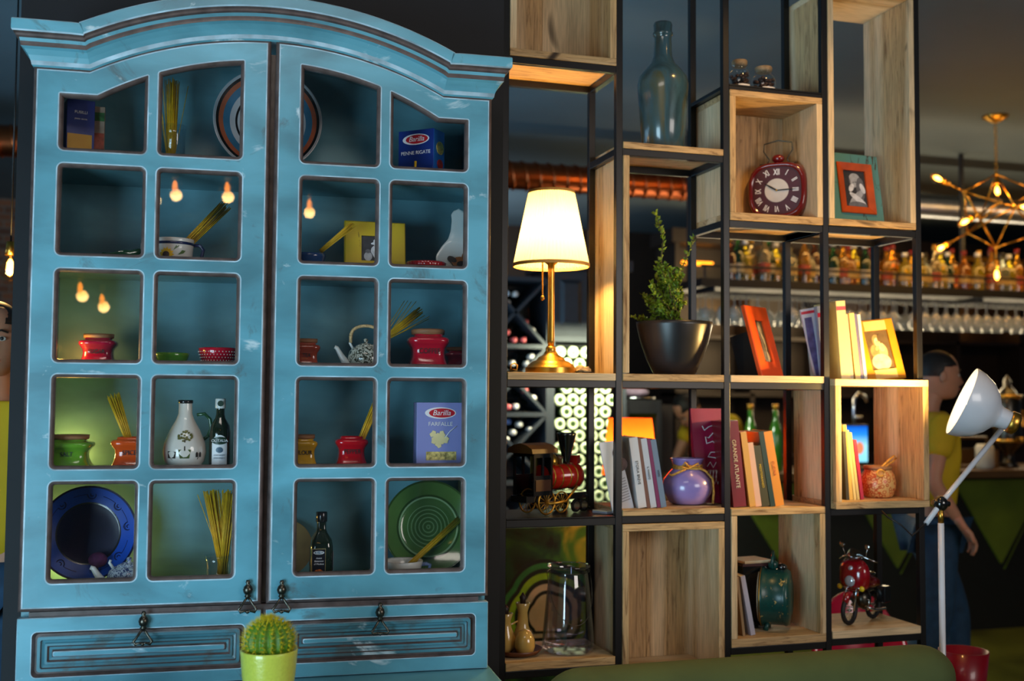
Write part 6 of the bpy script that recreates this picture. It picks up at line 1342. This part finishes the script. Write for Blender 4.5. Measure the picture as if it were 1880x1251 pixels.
def put_rack(px, py, c):
    p = PW(px, py, YR); loc_ = (p.x, YR+.03, p.z); lab = f'wine bottle with {names[c]} foil cap in the crossed rack, {ORD[rk[0]]} from the top'; rk[0] += 1
    if not used[c]: protos[c].location = loc_; protos[c]['label'] = lab; protos[c]['group'] = 'wine bottles lying in the crossed rack'; used[c] = 1
    else: copy_tree(protos[c], loc_, None, lab, 'wine bottles lying in the crossed rack')
for px, py, c in sorted(((936, 555, 1), (950, 539, 1), (969, 591, 0), (982, 606, 1), (935, 610, 0), (948, 624, 0), (965, 624, 0), (945, 667, 1), (968, 718, 0), (983, 731, 1), (937, 748, 0), (951, 747, 1), (958, 780, 1), (946, 795, 1), (934, 808, 1), (955, 832, 2), (937, 775, 3), (934, 538, 2), (980, 655, 1), (972, 668, 1), (978, 790, 1), (985, 830, 2), (934, 690, 1)), key=lambda q_: q_[1]): put_rack(px, py, c)
for c in range(4):
    if not used[c]:
        for k_ in kids(protos[c]): bpy.data.objects.remove(k_)
        bpy.data.objects.remove(protos[c])
# ---- panelled cupboard beside the rack, over the lit bottle cooler
qx0, qx1 = rx1+.03, PW(1150, 600, YR).x; qz = PW(1050, 618, YR).z; qt = PW(1050, 495, YR).z
t = thing('wall_cupboard', 'charcoal panelled cupboard above the lit bottle cooler', 'cupboard', ((qx0+qx1)/2, YR, 0)); w1 = (-(qx0+qx1)/2, -YR, 0)
MB().box(qx0, qx1, YR+.02, YR+.4, qz, qt).build('body', CW, t, loc=w1); MB().box(qx0-.03, qx1+.03, YR-.03, YR+.42, qt, qt+.06).build('cornice', CW, t, loc=w1)
hw = (qx1-qx0)/2
for k in range(2):
    a0 = qx0+hw*k; d = MB(); d.box(a0+.005, a0+hw-.005, YR, YR+.02, qz+.01, qt-.01); d.build('door', CW, t, loc=w1, bevel=.002)
    MB().rings([[(x, YR-.001, z) for x, z in rrect(a0+.05, a0+hw-.05, qz+.06, qt-.06, .003, 1)], [(x, YR-.014, z) for x, z in rrect(a0+.075, a0+hw-.075, qz+.085, qt-.085, .003, 1)]], smooth=False, cap0=False).build('raised_panel', CW, t, loc=w1)
t = thing('bottle_cooler', 'lit bottle cooler stacked with pale green bottle ends behind the shelving', 'cooler', ((qx0+qx1)/2, YR, 0))
MB().box(qx0, qx1, YR+.36, YR+.4, .2, qz).build('back_panel', mat('cooler_back', (16, 20, 14), .5), t, loc=w1)
for x in (qx0, qx1-.02): MB().box(x, x+.02, YR, YR+.36, 0, qz).build('side_panel', CW, t, loc=w1)
MB().box(qx0+.02, qx1-.02, YR, YR+.36, .12, .2).build('base', CW, t, loc=w1); MB().box(qx0+.02, qx1-.02, YR+.0, YR+.36, qz-.03, qz).build('top_panel', CW, t, loc=w1)
PG = mat('pale_green_glass', (52, 70, 34), .25, coat=.3, noise=.1); PGI = mat('bottle_end_cream', (224, 226, 180), .3, noise=.2)
pr_ = lying('cooled_bottle', PGI, PG, True); fst = True; z = .245; row = 0; nrow = int((qz-.06-.245)/.069)+1
while z < qz-.06:
    x = qx0+.062+(.04 if row % 2 else 0); k = 0
    while x < qx1-.05:
        loc_ = (x, YR+.02, z); lab = f'pale green bottle end in the cooler, {ORD[nrow-1-row]} row down, {ORD[k]} from left'; k += 1
        if fst: pr_.location = loc_; pr_['label'] = lab; pr_['group'] = 'bottles stacked in the lit cooler'; fst = False
        else: copy_tree(pr_, loc_, None, lab, 'bottles stacked in the lit cooler')
        x += .0795
    z += .0690; row += 1
lamp('cooler_light', 'AREA', ((qx0+qx1)/2, YR-.30, qz-.03), 22, (.92, 1, .70), .5, ((qx0+qx1)/2, YR+.06, .9), .08)
# ---- dark fridge with glass door
fx0_, fx1_ = PW(1153, 760, YR).x, PW(1222, 760, YR).x; fz = PW(1190, 735, YR).z
t = thing('drinks_fridge', 'low black drinks fridge with glass door beside the lit cooler', 'fridge', ((fx0_+fx1_)/2, YR+.05, 0)); w2 = (-(fx0_+fx1_)/2, -(YR+.05), 0)
q = MB(); y0_, y1_ = YR+.05, YR+.5; q.box(fx0_, fx0_+.03, y0_, y1_, 0, fz).box(fx1_-.03, fx1_, y0_, y1_, 0, fz).box(fx0_+.03, fx1_-.03, y0_, y1_, fz-.08, fz).box(fx0_+.03, fx1_-.03, y0_, y1_, 0, .1).box(fx0_+.03, fx1_-.03, y1_-.03, y1_, .1, fz-.08); q.build('body', BLACKM, t, loc=w2, bevel=.003)
MB().box(fx0_+.03, fx1_-.03, y0_+.002, y0_+.008, .1, fz-.08).build('glass_door', PANE, t, loc=w2)
for z in (.5, .85): MB().box(fx0_+.03, fx1_-.03, y0_+.03, y1_-.03, z-.01, z).build('rack', CHROME, t, loc=w2)
cans = [mat('can_violet', (120, 90, 150), .3, .3), mat('can_red', (180, 50, 40), .3, .3), mat('can_blue', (50, 80, 150), .3, .3)]
pc_ = None
for j, z in enumerate((.851, .501)):
    for k in range(3):
        X = fx0_+.06+k*.055
        if X > fx1_-.05: break
        if pc_ is None or True:
            c_ = thing('drink_can', f"{['violet', 'red', 'blue'][k]} drink can on the {['upper', 'lower'][j]} rack of the black fridge", 'can', (X, YR+.16, z)); MB().lathe([(.022, 0), (.026, .004), (.026, .11), (.022, .115)], 16).build('can', cans[k], c_)
t = thing('serving_dome', 'dull silver tray with a rolled cloth on top of the black fridge', 'tray', ((fx0_+fx1_)/2, YR+.2, fz+.0006)); MB().lathe([(.10, 0), (.13, .01), (.13, .015), (.001, .012)], 28, cap1=False).build('tray', CHROME, t); MB().ell((0, 0, .045), (.10, .06, .03), 18, 8).build('cloth', mat('mauve_cloth', (120, 100, 120), .9), t)
# ---- second pillar of dark shelving behind vase
px0, px1 = PW(1224, 760, YR).x, PW(1262, 760, YR).x
t = thing('tall_dark_cabinet', 'tall dark cabinet with a pale jar niche behind the lilac vase', 'cabinet', ((px0+px1)/2, YR+.1, 0)); MB().box(-(px1-px0)/2, (px1-px0)/2, .1, .5, 0, 1.46).build('body', DARKW, t); MB().box(-(px1-px0)/2, (px1-px0)/2, 0, .1, 0, 1.05).build('drawer_stack', TOPW, t)
# ---- red-shaded table lamp on a small table behind the shelving
Yrl = 3.95; pL = PW(1157, 800, Yrl); s = mpp(pL)
tb = thing('pedestal_table', 'small round dark table under the red-shaded lamp', 'table', (pL.x, Yrl, 0)); MB().lathe([(.20, .73), (.22, .735), (.22, .75), (.20, .755)], 36).build('tabletop', DARKW, tb); MB().lathe([(.14, 0), (.15, .02), (.03, .05), (.025, .73)], 24).build('pedestal', BLACKM, tb)
t = thing('shaded_lamp', 'small lamp with a glowing orange-red drum shade behind the leaning books', 'lamp', (pL.x, Yrl, .7556)); zt3, zb3 = PW(1157, 768, Yrl).z-.7556, PW(1157, 872, Yrl).z-.7556
MB().lathe([(.05, 0), (.055, .01), (.03, .03), (.012, .05), (.012, zb3+.02)], 24).build('base', BRASS, t)
RSH = shade_mat('red_lamp_cloth', (.95, .10, .02), .5, (1, .13, .015)); Rb, Rt = 52*s, 40*s
MB().lathe([(Rb, zb3), (Rt, zt3)], 40, cap0=False, cap1=False).build('lamp_shade', RSH, t)
MB().lathe([(.012, zb3+.02), (.022, zb3+.05), (.022, zb3+.07), (.001, zb3+.09)], 16).build('bulb', BULB, t)
lamp('red_lamp_light', 'POINT', (pL.x, Yrl, .7556+(zb3+zt3)/2), 6, (1, .62, .22), .03)
# ---- green mural screen behind the lower left shelves
Ym = 4.3; m0, m1 = PW(900, 1000, Ym).x, PW(1090, 1000, Ym).x; mz0, mz1 = .25, PW(1000, 968, Ym).z
t = thing('painted_screen', 'standing board painted with green bubble bands and a pale arch', 'painted screen', ((m0+m1)/2, Ym, 0)); 
def mural():
    m, N, L, b = nodes('green_mottled_paint'); a = noise(N, L, 5, detail=3, dist=.5); r_ = ramp(N, L, a.outputs['Fac'], [(.40, lin((6, 22, 20))), (.52, lin((16, 70, 46))), (.62, lin((60, 120, 40))), (.72, lin((170, 170, 60)))]); L.new(r_.outputs[0], b.inputs['Base Color']); b.inputs['Roughness'].default_value = .6; return m
MB().box(m0, m1, Ym, Ym+.02, mz0, mz1).build('panel', mural(), t, loc=(-(m0+m1)/2, -Ym, 0)); MB().box(m0, m0+.03, Ym+.02, Ym+.05, 0, mz1-.05).box(m1-.03, m1, Ym+.02, Ym+.05, 0, mz1-.05).build('stand', DARKW, t, loc=(-(m0+m1)/2, -Ym, 0))
ctr = PW(1008, 1130, Ym); sm_ = mpp(ctr)
def cloud(rad, k, m):
    pts = []; 
    for j in range(60):
        a = -0.25*PI+1.5*PI*j/59; rr = rad*(1+.10*abs(math.sin(2.5*a))); x, z = ctr.x+rr*math.cos(a)*1.0, ctr.z+rr*math.sin(a)
        pts.append((min(max(x, m0+.001), m1-.001), min(max(z, mz0+.001), mz1-.001)))
    MB().prism(pts, Ym-.0012*k, Ym-.0003).build('painted_band', m, t, loc=(-(m0+m1)/2, -Ym, 0))
PB = [mat('mural_dark', (8, 26, 30), .6), mat('mural_green', (40, 120, 70), .6, noise=.2), mat('mural_lime', (120, 176, 44), .6, noise=.2), mat('mural_pale', (176, 176, 170), .6, noise=.1)]
for k, (r_, c) in enumerate(((125, 0), (116, 1), (104, 0), (94, 2), (80, 0), (70, 3), (56, 0), (48, 3))): cloud(r_*.76*sm_, k+1, PB[c])
# ================================================================ DUCT, CHANDELIER, PENDANTS
YD = 6.6; dl, dr_ = PW(-400, 240, YD).x, 9.5; dz = (PW(10, 272, YD).z+PW(1000, 315, YD).z)/2
def copper():
    m, N, L, b = nodes('copper_duct'); b.inputs['Base Color'].default_value = lin((196, 104, 58))+(1,); b.inputs['Metallic'].default_value = 1; b.inputs['Roughness'].default_value = .32; return m
t = thing('ventilation_duct', 'spiral-seamed copper coloured duct under the ceiling', 'duct', (2, YD, dz)); q = MB(); R = .088; n = 0; rs = []; x = dl
xs_ = PW(1600, 370, YD).x; q.tube([(dl-2, 0, 0), (xs_-2, 0, 0)], R, 28); q.build('pipe', copper(), t); MB().tube([(xs_-2, 0, -.02), (dr_-2, 0, -.02)], R*.98, 28).build('steel_pipe', mat('galvanised_steel', (170, 172, 178), .3, 1, noise=.1), t)
q = MB(); turns = int((xs_-dl)/.09); q.tube([(dl-2+(xs_-dl)*k/(turns*14), R*1.01*math.cos(2*PI*k/14), R*1.01*math.sin(2*PI*k/14)) for k in range(turns*14)], .009, 5); q.build('spiral_seam', copper(), t)
for x in (dl+.8, 1.05, 2.7, 4.5, 6.5): MB().tube([(x-2, 0, R), (x-2, 0, 3.2-dz)], .008, 6).build('hanger', DARKMETAL, t)
FIL = mat('filament_bulb', (255, 170, 60), .3, emit=26); FIL2 = mat('filament_bulb_soft', (255, 150, 40), .3, emit=14)
def bulbmesh(parent, c, d, r=.03, em=None):
    M = Matrix.Translation(c) @ Vector(d).to_track_quat('Z', 'Y').to_matrix().to_4x4()
    MB(M).lathe([(.014, -.045), (.016, -.02), (.018, 0)], 14, cap1=True).build('socket', BRASS, parent)
    MB(M).lathe([(.012, 0), (r*.7, .02), (r, .045), (r*.96, .062), (r*.6, .082), (.001, .09)], 18, cap0=False).build('bulb', glassmat('bulb_glass', (1, .9, .75), 1, .02) if 'bulb_glass' not in _mats else _mats['bulb_glass'], parent)
    MB(M).lathe([(.004, .012), (.011, .025), (.013, .05), (.007, .066), (.001, .07)], 12).build('filament', em or FIL, parent)
# chandelier of struts
YCH = 5.35; hub = PW(1829, 316, YCH)
t = thing('strut_chandelier', 'geometric brass strut chandelier with bare glowing bulbs, right of the shelving', 'chandelier', hub); L0 = lambda px, py, dy=0: PW(px, py, YCH+dy)-hub
can = PW(1826, 200, YCH)
MB().lathe([(.075, 0), (.07, -.012), (.03, -.035), (.008, -.045)], 32, (0, 0, 3.2-hub.z)).build('ceiling_rose', BRASS, t)
q = MB(); zz = 3.2-hub.z-.045; k = 0
while zz > .02:
    q.tube([(.009*math.cos(a)*(k % 2), .009*math.cos(a)*(1-k % 2), zz-.014+.016*math.sin(a)) for a in [2*PI*j/10 for j in range(10)]], .0022, 5, closed=True); zz -= .024; k += 1
q.build('chain', BRASS, t)
nodes_ = {'top': L0(1829, 320), 'l': L0(1770, 352, -.08), 'r': L0(1864, 380, -.15), 'rb': L0(1905, 352, .12), 'bot': L0(1828, 455), 'lb': L0(1776, 428, .05), 'c': L0(1800, 400, .2), 'rr': L0(1905, 430, .05), 'k': L0(1835, 372, -.22)}
for a, b_ in (('top', 'l'), ('top', 'r'), ('top', 'rb'), ('top', 'c'), ('l', 'lb'), ('l', 'c'), ('l', 'k'), ('k', 'r'), ('lb', 'bot'), ('bot', 'r'), ('bot', 'rr'), ('r', 'rr'), ('rb', 'rr'), ('lb', 'r'), ('c', 'bot'), ('c', 'rb'), ('l', 'bot'), ('k', 'lb'), ('r', 'rb')):
    MB().tube([nodes_[a], nodes_[b_]], .005, 7).build('strut', BRASS, t)
for n_ in nodes_.values(): MB().ell(n_, .014, 10, 7).build('node_ball', BRASS, t)
for (px, py, nd, dy) in ((1722, 328, 'l', -.10), (1772, 407, 'k', -.25), (1728, 455, 'lb', -.05), (1831, 350, 'top', -.05), (1830, 505, 'bot', 0), (1884, 380, 'r', -.2), (1935, 350, 'rb', .1), (1940, 455, 'rr', 0)):
    c = L0(px, py, dy); d = (c-nodes_[nd]); ln = d.length; d.normalize(); MB().tube([nodes_[nd], c-d*.075], .006, 7).build('bulb_arm', BRASS, t); bulbmesh(t, c-d*.04, d)
    lamp('chandelier_bulb_light', 'POINT', hub+c+d*.02-Vector((0, .06, 0)), 1.1, (1, .55, .15), .03)
# pendants: one at the left edge, three near it, and those behind the camera that show in the panes
def pendant(c, label, group=None, big=1.0, em=None, power=0):
    t = thing('pendant_bulb', label, 'pendant lamp', c, group=group)
    bulbmesh(t, (0, 0, .02), (0, 0, -1), .034*big, em); MB().tube([(0, 0, .06), (0, 0, 3.2-c[2])], .003, 6).build('cord', BLACKM, t); MB().lathe([(.05, 3.2-c[2]), (.045, 3.175-c[2]), (.01, 3.16-c[2])], 20).build('ceiling_cup', BLACKM, t)
    if power: lamp('pendant_light', 'POINT', (c[0], c[1]-.06, c[2]-.06), power, (1, .6, .2), .03)
pendant(PW(19, 480, 3.95), 'glowing filament bulb hanging left of the blue cabinet', None, 1.25, None, 4)
nrm = (MC.to_3x3() @ Vector((0, -1, 0))).normalized()
PNW = ['left door, second row, left of two', 'left door, second row, right of two', 'right door, second row', 'third row, left of two', 'third row, right of two', 'second row by a muntin', 'second row by the stiles']
for k, (px, py, tt) in enumerate(((321, 345, 3.3), (417, 348, 3.1), (568, 378, 3.6), (147, 532, 3.5), (187, 553, 3.9), (284, 357, 4.6), (478, 352, 3.2))):
    g = MC @ PC(px, py, .013); d = ray(px, py).normalized(); rd = d-nrm*2*d.dot(nrm); c = g+rd*tt; c.z += .03
    if c.z < 3.1: pendant(c, 'filament bulb reflected in the cabinet glass, '+PNW[k], 'pendant bulbs facing the cabinet', 1.3, FIL2, .8)
# rear ceiling: pale dropped panel
q0, q1 = PW(1170, 390, 9.6), PW(1262, 390, 9.6)
# ================================================================ PEOPLE
SKIN = mat('skin', (196, 138, 108), .55, noise=.06, sss=.1); HAIR = mat('black_hair', (24, 20, 18), .6, noise=.3); TEE = mat('yellow_tshirt', (206, 170, 20), .8, noise=.1, scale=6); JEANS = mat('blue_jeans', (28, 62, 92), .8, noise=.25, scale=20)
def skin(name, J, E, m, parent, root=0, sub=2):
    """Continuous body grown over a jointed skeleton: J = name -> (point, rx, ry)."""
    ks = list(J); me = bpy.data.meshes.new(name); me.from_pydata([tuple(J[k][0]) for k in ks], [(ks.index(a), ks.index(b)) for a, b in E], [])
    o = bpy.data.objects.new(name, me); C.objects.link(o); o.parent = parent
    md = o.modifiers.new('skin', 'SKIN'); md.use_smooth_shade = True
    for i, k in enumerate(ks): v = me.skin_vertices[0].data[i]; v.radius = (J[k][1], J[k][2]); v.use_root = (i == root)
    sb = o.modifiers.new('subdivision', 'SUBSURF'); sb.levels = sub; sb.render_levels = sub
    me.materials.append(m); return o
def head(t, c, yaw, tilt=0, beard=False):
    """Head centred at c (chin to crown .23 m), face towards local -y turned by yaw."""
    M = Matrix.Translation(c) @ Matrix.Rotation(yaw, 4, 'Z') @ Matrix.Rotation(tilt, 4, 'X'); n = 28; rs = []
    for k in range(25):
        v = k/24; z = -.115+.23*v; a = math.acos(max(-1, min(1, 1-2*v))); w_ = .076*math.sin(a)**.62*(1-.16*max(0, .5-v)*2); dp = .094*math.sin(a)**.60; ring = []
        for j in range(n):
            th = 2*PI*j/n; x, y = w_*math.cos(th), dp*math.sin(th); f = max(0, -math.sin(th))
            if f > 0:
                y -= .010*f*math.exp(-((v-.10)/.10)**2)                       # chin
                y += .006*math.exp(-((v-.52)/.05)**2)*f*(1 if abs(x) > .014 else .3)  # sockets
                if abs(x) < .016: y -= .024*math.exp(-((v-.37)/.055)**2)*(1-abs(x)/.016)+.010*math.exp(-((v-.47)/.06)**2)*(1-abs(x)/.016)
                y -= .005*math.exp(-((v-.23)/.03)**2)*(abs(x) < .024)
            ring.append((x, y, z))
        rs.append(ring)
    o = MB(M).rings(rs).build('head_shape', SKIN, t); 
    q = MB(M)
    for sg in (-1, 1): q.ell((sg*.029, -.082, .006), (.0125, .006, .0075), 14, 8)
    q.build('eye', mat('eye_white', (214, 208, 200), .2, coat=.6), t)
    q = MB(M)
    for sg in (-1, 1): q.ell((sg*.029, -.0875, .006), (.006, .0025, .006), 10, 6); q.tube([(sg*.012, -.092, .026), (sg*.028, -.093, .031), (sg*.046, -.082, .025)], .0032, 6)
    q.build('brow_and_iris', HAIR, t)
    q = MB(M); q.tube([(-.024, -.084, -.062), (-.010, -.092, -.060), (0, -.093, -.061), (.010, -.092, -.060), (.024, -.084, -.062)], [.002, .005, .0055, .005, .002], 8); q.build('mouth', mat('lips', (160, 90, 80), .5), t)
    q = MB(M)
    for sg in (-1, 1): q.ell((sg*.079, .006, .0), (.010, .018, .030), 12, 8)
    q.build('ear', SKIN, t)
    rs = []
    for k in range(12):
        a = k/11*1.75; r_ = math.sin(a); rs.append([((.086)*r_*math.cos(2*PI*j/24), .010+.100*r_*math.sin(2*PI*j/24)+(.014 if k > 8 and math.sin(2*PI*j/24) < -.2 else 0), .020+.108*math.cos(a)+(.045 if k > 8 and math.sin(2*PI*j/24) < -.2 else 0)*(k-8)/3) for j in range(24)])
    MB(M).rings(rs, cap1=False).build('hair', HAIR, t)
    if beard: MB(M).lathe([(.040, -.114), (.058, -.10), (.066, -.075)], 20, (0, -.014, 0), cap1=False).build('beard', HAIR, t)
def hand(t, w, d, side=1):
    """Five-fingered hand starting at wrist w, pointing along d, slightly curled."""
    d = Vector(d).normalized(); a = d.cross(Vector((0, -1, .2))).normalized(); b_ = d.cross(a).normalized(); w = Vector(w); J = {}; E = []
    J['w'] = (w-d*.03, .024, .02); J['p'] = (w+d*.05, .038, .016); E.append(('w', 'p'))
    q = MB(); 
    q.rings([[tuple(w+d*u+a*(hw*math.cos(th))+b_*(hh*math.sin(th))) for th in [2*PI*j/14 for j in range(14)]] for u, hw, hh in ((-.05, .026, .022), (-.01, .027, .019), (.03, .038, .016), (.07, .042, .015), (.088, .036, .012))])
    for k, (off, ln) in enumerate(((-.031, .062), (-.010, .072), (.011, .068), (.031, .052))):
        p0 = w+d*.08+a*off; p1 = p0+d*ln*.45+b_*.006; p2 = p1+d*ln*.28+b_*.014; p3 = p2+d*ln*.18+b_*.020; q.tube([p0-d*.01, p0, p1, p2, p3], [.0088, .009, .0085, .0075, .0055], 8)
    p0 = w+d*.015-a*.028*side; q.tube([p0, p0+d*.025-a*.018*side, p0+d*.052-a*.022*side+b_*.01, p0+d*.070-a*.016*side+b_*.016], [.012, .011, .0095, .007], 8)
    return q.build('hand', SKIN, t)
def person(label, loc, rz, pose):
    t = thing('person', label, 'person', loc, rz); P_ = {k: Vector(v) for k, v in pose['J'].items()}
    J = {}; add = lambda k, p, a, b_: J.__setitem__(k, (P_[p] if isinstance(p, str) else Vector(p), a, b_))
    add('pel', 'pel', .12, .095); add('belly', P_['pel'].lerp(P_['chest'], .45), .12, .09); add('chest', 'chest', .14, .10); add('neck0', P_['chest'].lerp(P_['neck'], .75), .075, .06); add('neck', 'neck', .052, .052); add('skull', P_['head'].lerp(P_['neck'], .35), .05, .052)
    E = [('pel', 'belly'), ('belly', 'chest'), ('chest', 'neck0'), ('neck0', 'neck'), ('neck', 'skull')]
    for s_ in 'lr':
        add('sh'+s_, 'sh'+s_, .052, .05); add('el'+s_, 'el'+s_, .037, .036); add('wr'+s_, 'wr'+s_, .024, .022); add('fa'+s_, P_['el'+s_].lerp(P_['wr'+s_], .3), .038, .036)
        E += [('chest', 'sh'+s_), ('sh'+s_, 'el'+s_), ('el'+s_, 'fa'+s_), ('fa'+s_, 'wr'+s_)]
        add('hp'+s_, 'hp'+s_, .085, .085); add('kn'+s_, 'kn'+s_, .058, .058); add('an'+s_, 'an'+s_, .036, .04); add('toe'+s_, P_['an'+s_]+Vector((0, -.16, -.045)), .034, .028); add('cf'+s_, P_['kn'+s_].lerp(P_['an'+s_], .35), .056, .056)
        E += [('pel', 'hp'+s_), ('hp'+s_, 'kn'+s_), ('kn'+s_, 'cf'+s_), ('cf'+s_, 'an'+s_), ('an'+s_, 'toe'+s_)]
    skin('body', J, E, SKIN, t)
    T = {'a': (P_['pel']+Vector((0, 0, -.02)), .165, .13), 'b': (P_['pel'].lerp(P_['chest'], .45), .155, .118), 'c': (P_['chest'], .17, .125), 'd': (P_['chest'].lerp(P_['neck'], .7), .085, .07)}; ET = [('a', 'b'), ('b', 'c'), ('c', 'd')]
    for s_ in 'lr': T['s'+s_] = (P_['sh'+s_], .076, .072); T['u'+s_] = (P_['sh'+s_].lerp(P_['el'+s_], .62), .066, .062); ET += [('c', 's'+s_), ('s'+s_, 'u'+s_)]
    skin('tshirt', T, ET, TEE, t)
    D = {'a': (P_['pel'], .135, .11)}; ED = []
    for s_ in 'lr':
        D['h'+s_] = (P_['hp'+s_], .10, .10); D['k'+s_] = (P_['kn'+s_], .078, .078); D['f'+s_] = (P_['an'+s_]+Vector((0, 0, .04)), .062, .066); ED += [('a', 'h'+s_), ('h'+s_, 'k'+s_), ('k'+s_, 'f'+s_)]
        q = MB(); ap = P_['an'+s_]; q.rings([[(ap.x+w_*math.cos(th), ap.y+y, max(.002, ap.z-.045+h_*math.sin(th))) for th in [2*PI*j/12 for j in range(12)]] for y, w_, h_ in ((.07, .025, .03), (.05, .04, .06), (-.03, .042, .06), (-.12, .046, .04), (-.19, .035, .025))]); q.build('shoe', BLACKM, t)
        dd = P_['wr'+s_]-P_['el'+s_]; hand(t, P_['wr'+s_]+dd.normalized()*.02, dd, 1 if s_ == 'l' else -1)
    skin('jeans', D, ED, JEANS, t)
    head(t, P_['head'], pose.get('yaw', 0), pose.get('tilt', 0), pose.get('beard', False)); return t
stand = dict(pel=(0, 0, .98), chest=(0, .0, 1.33), neck=(0, .01, 1.50), head=(0, -.02, 1.66), shl=(.19, .02, 1.43), shr=(-.19, .02, 1.43), ell=(.24, .04, 1.14), elr=(-.24, .04, 1.14), wrl=(.26, -.10, .90), wrr=(-.26, -.10, .90), hpl=(.09, 0, .92), hpr=(-.09, 0, .92), knl=(.11, -.03, .50), knr=(-.11, -.03, .50), anl=(.11, .02, .09), anr=(-.11, .02, .09))
walk = dict(stand); walk.update(wrl=(.27, -.08, .98), ell=(.26, .06, 1.16), wrr=(-.24, -.03, .99), elr=(-.26, .10, 1.17), knl=(.10, -.16, .52), anl=(.10, -.16, .09), knr=(-.10, .02, .50), anr=(-.10, .24, .12), head=(0, -.05, 1.66))
# waiter walking to the right, beyond the shelving
pw_ = PW(1722, 690, 4.35); k_ = pw_.z/1.665
o = person('person in a yellow T-shirt and jeans walking right past the shelving end', (pw_.x-.05, 4.35, 0), PI/2-.25, dict(J=walk, yaw=-.1)); o.scale = (k_, k_, k_)
# person at the far left edge, half hidden by the dark partition
pf_ = PW(-8, 628, 3.74); k_ = pf_.z/1.66
o = person('person in yellow facing the camera at the left edge, half hidden by the partition', (pf_.x, 3.74, 0), -.05, dict(J=stand, yaw=.1)); o.scale = (k_, k_, k_)
lean = dict(stand); lean.update(chest=(0, -.22, 1.25), neck=(0, -.36, 1.36), head=(0, -.46, 1.42), shl=(.19, -.24, 1.34), shr=(-.19, -.24, 1.34), ell=(.24, -.34, 1.08), elr=(-.24, -.34, 1.08), wrl=(.22, -.46, .92), wrr=(-.22, -.46, .92), pel=(0, .06, .98), hpl=(.09, .06, .92), hpr=(-.09, .06, .92))
pb_ = PW(1345, 760, YB+1.0)
o = person('bartender in yellow bending forward behind the counter, face down', (pb_.x+.02, YB+1.0, 0), -PI/2+.3, dict(J=lean, yaw=0, tilt=.9))
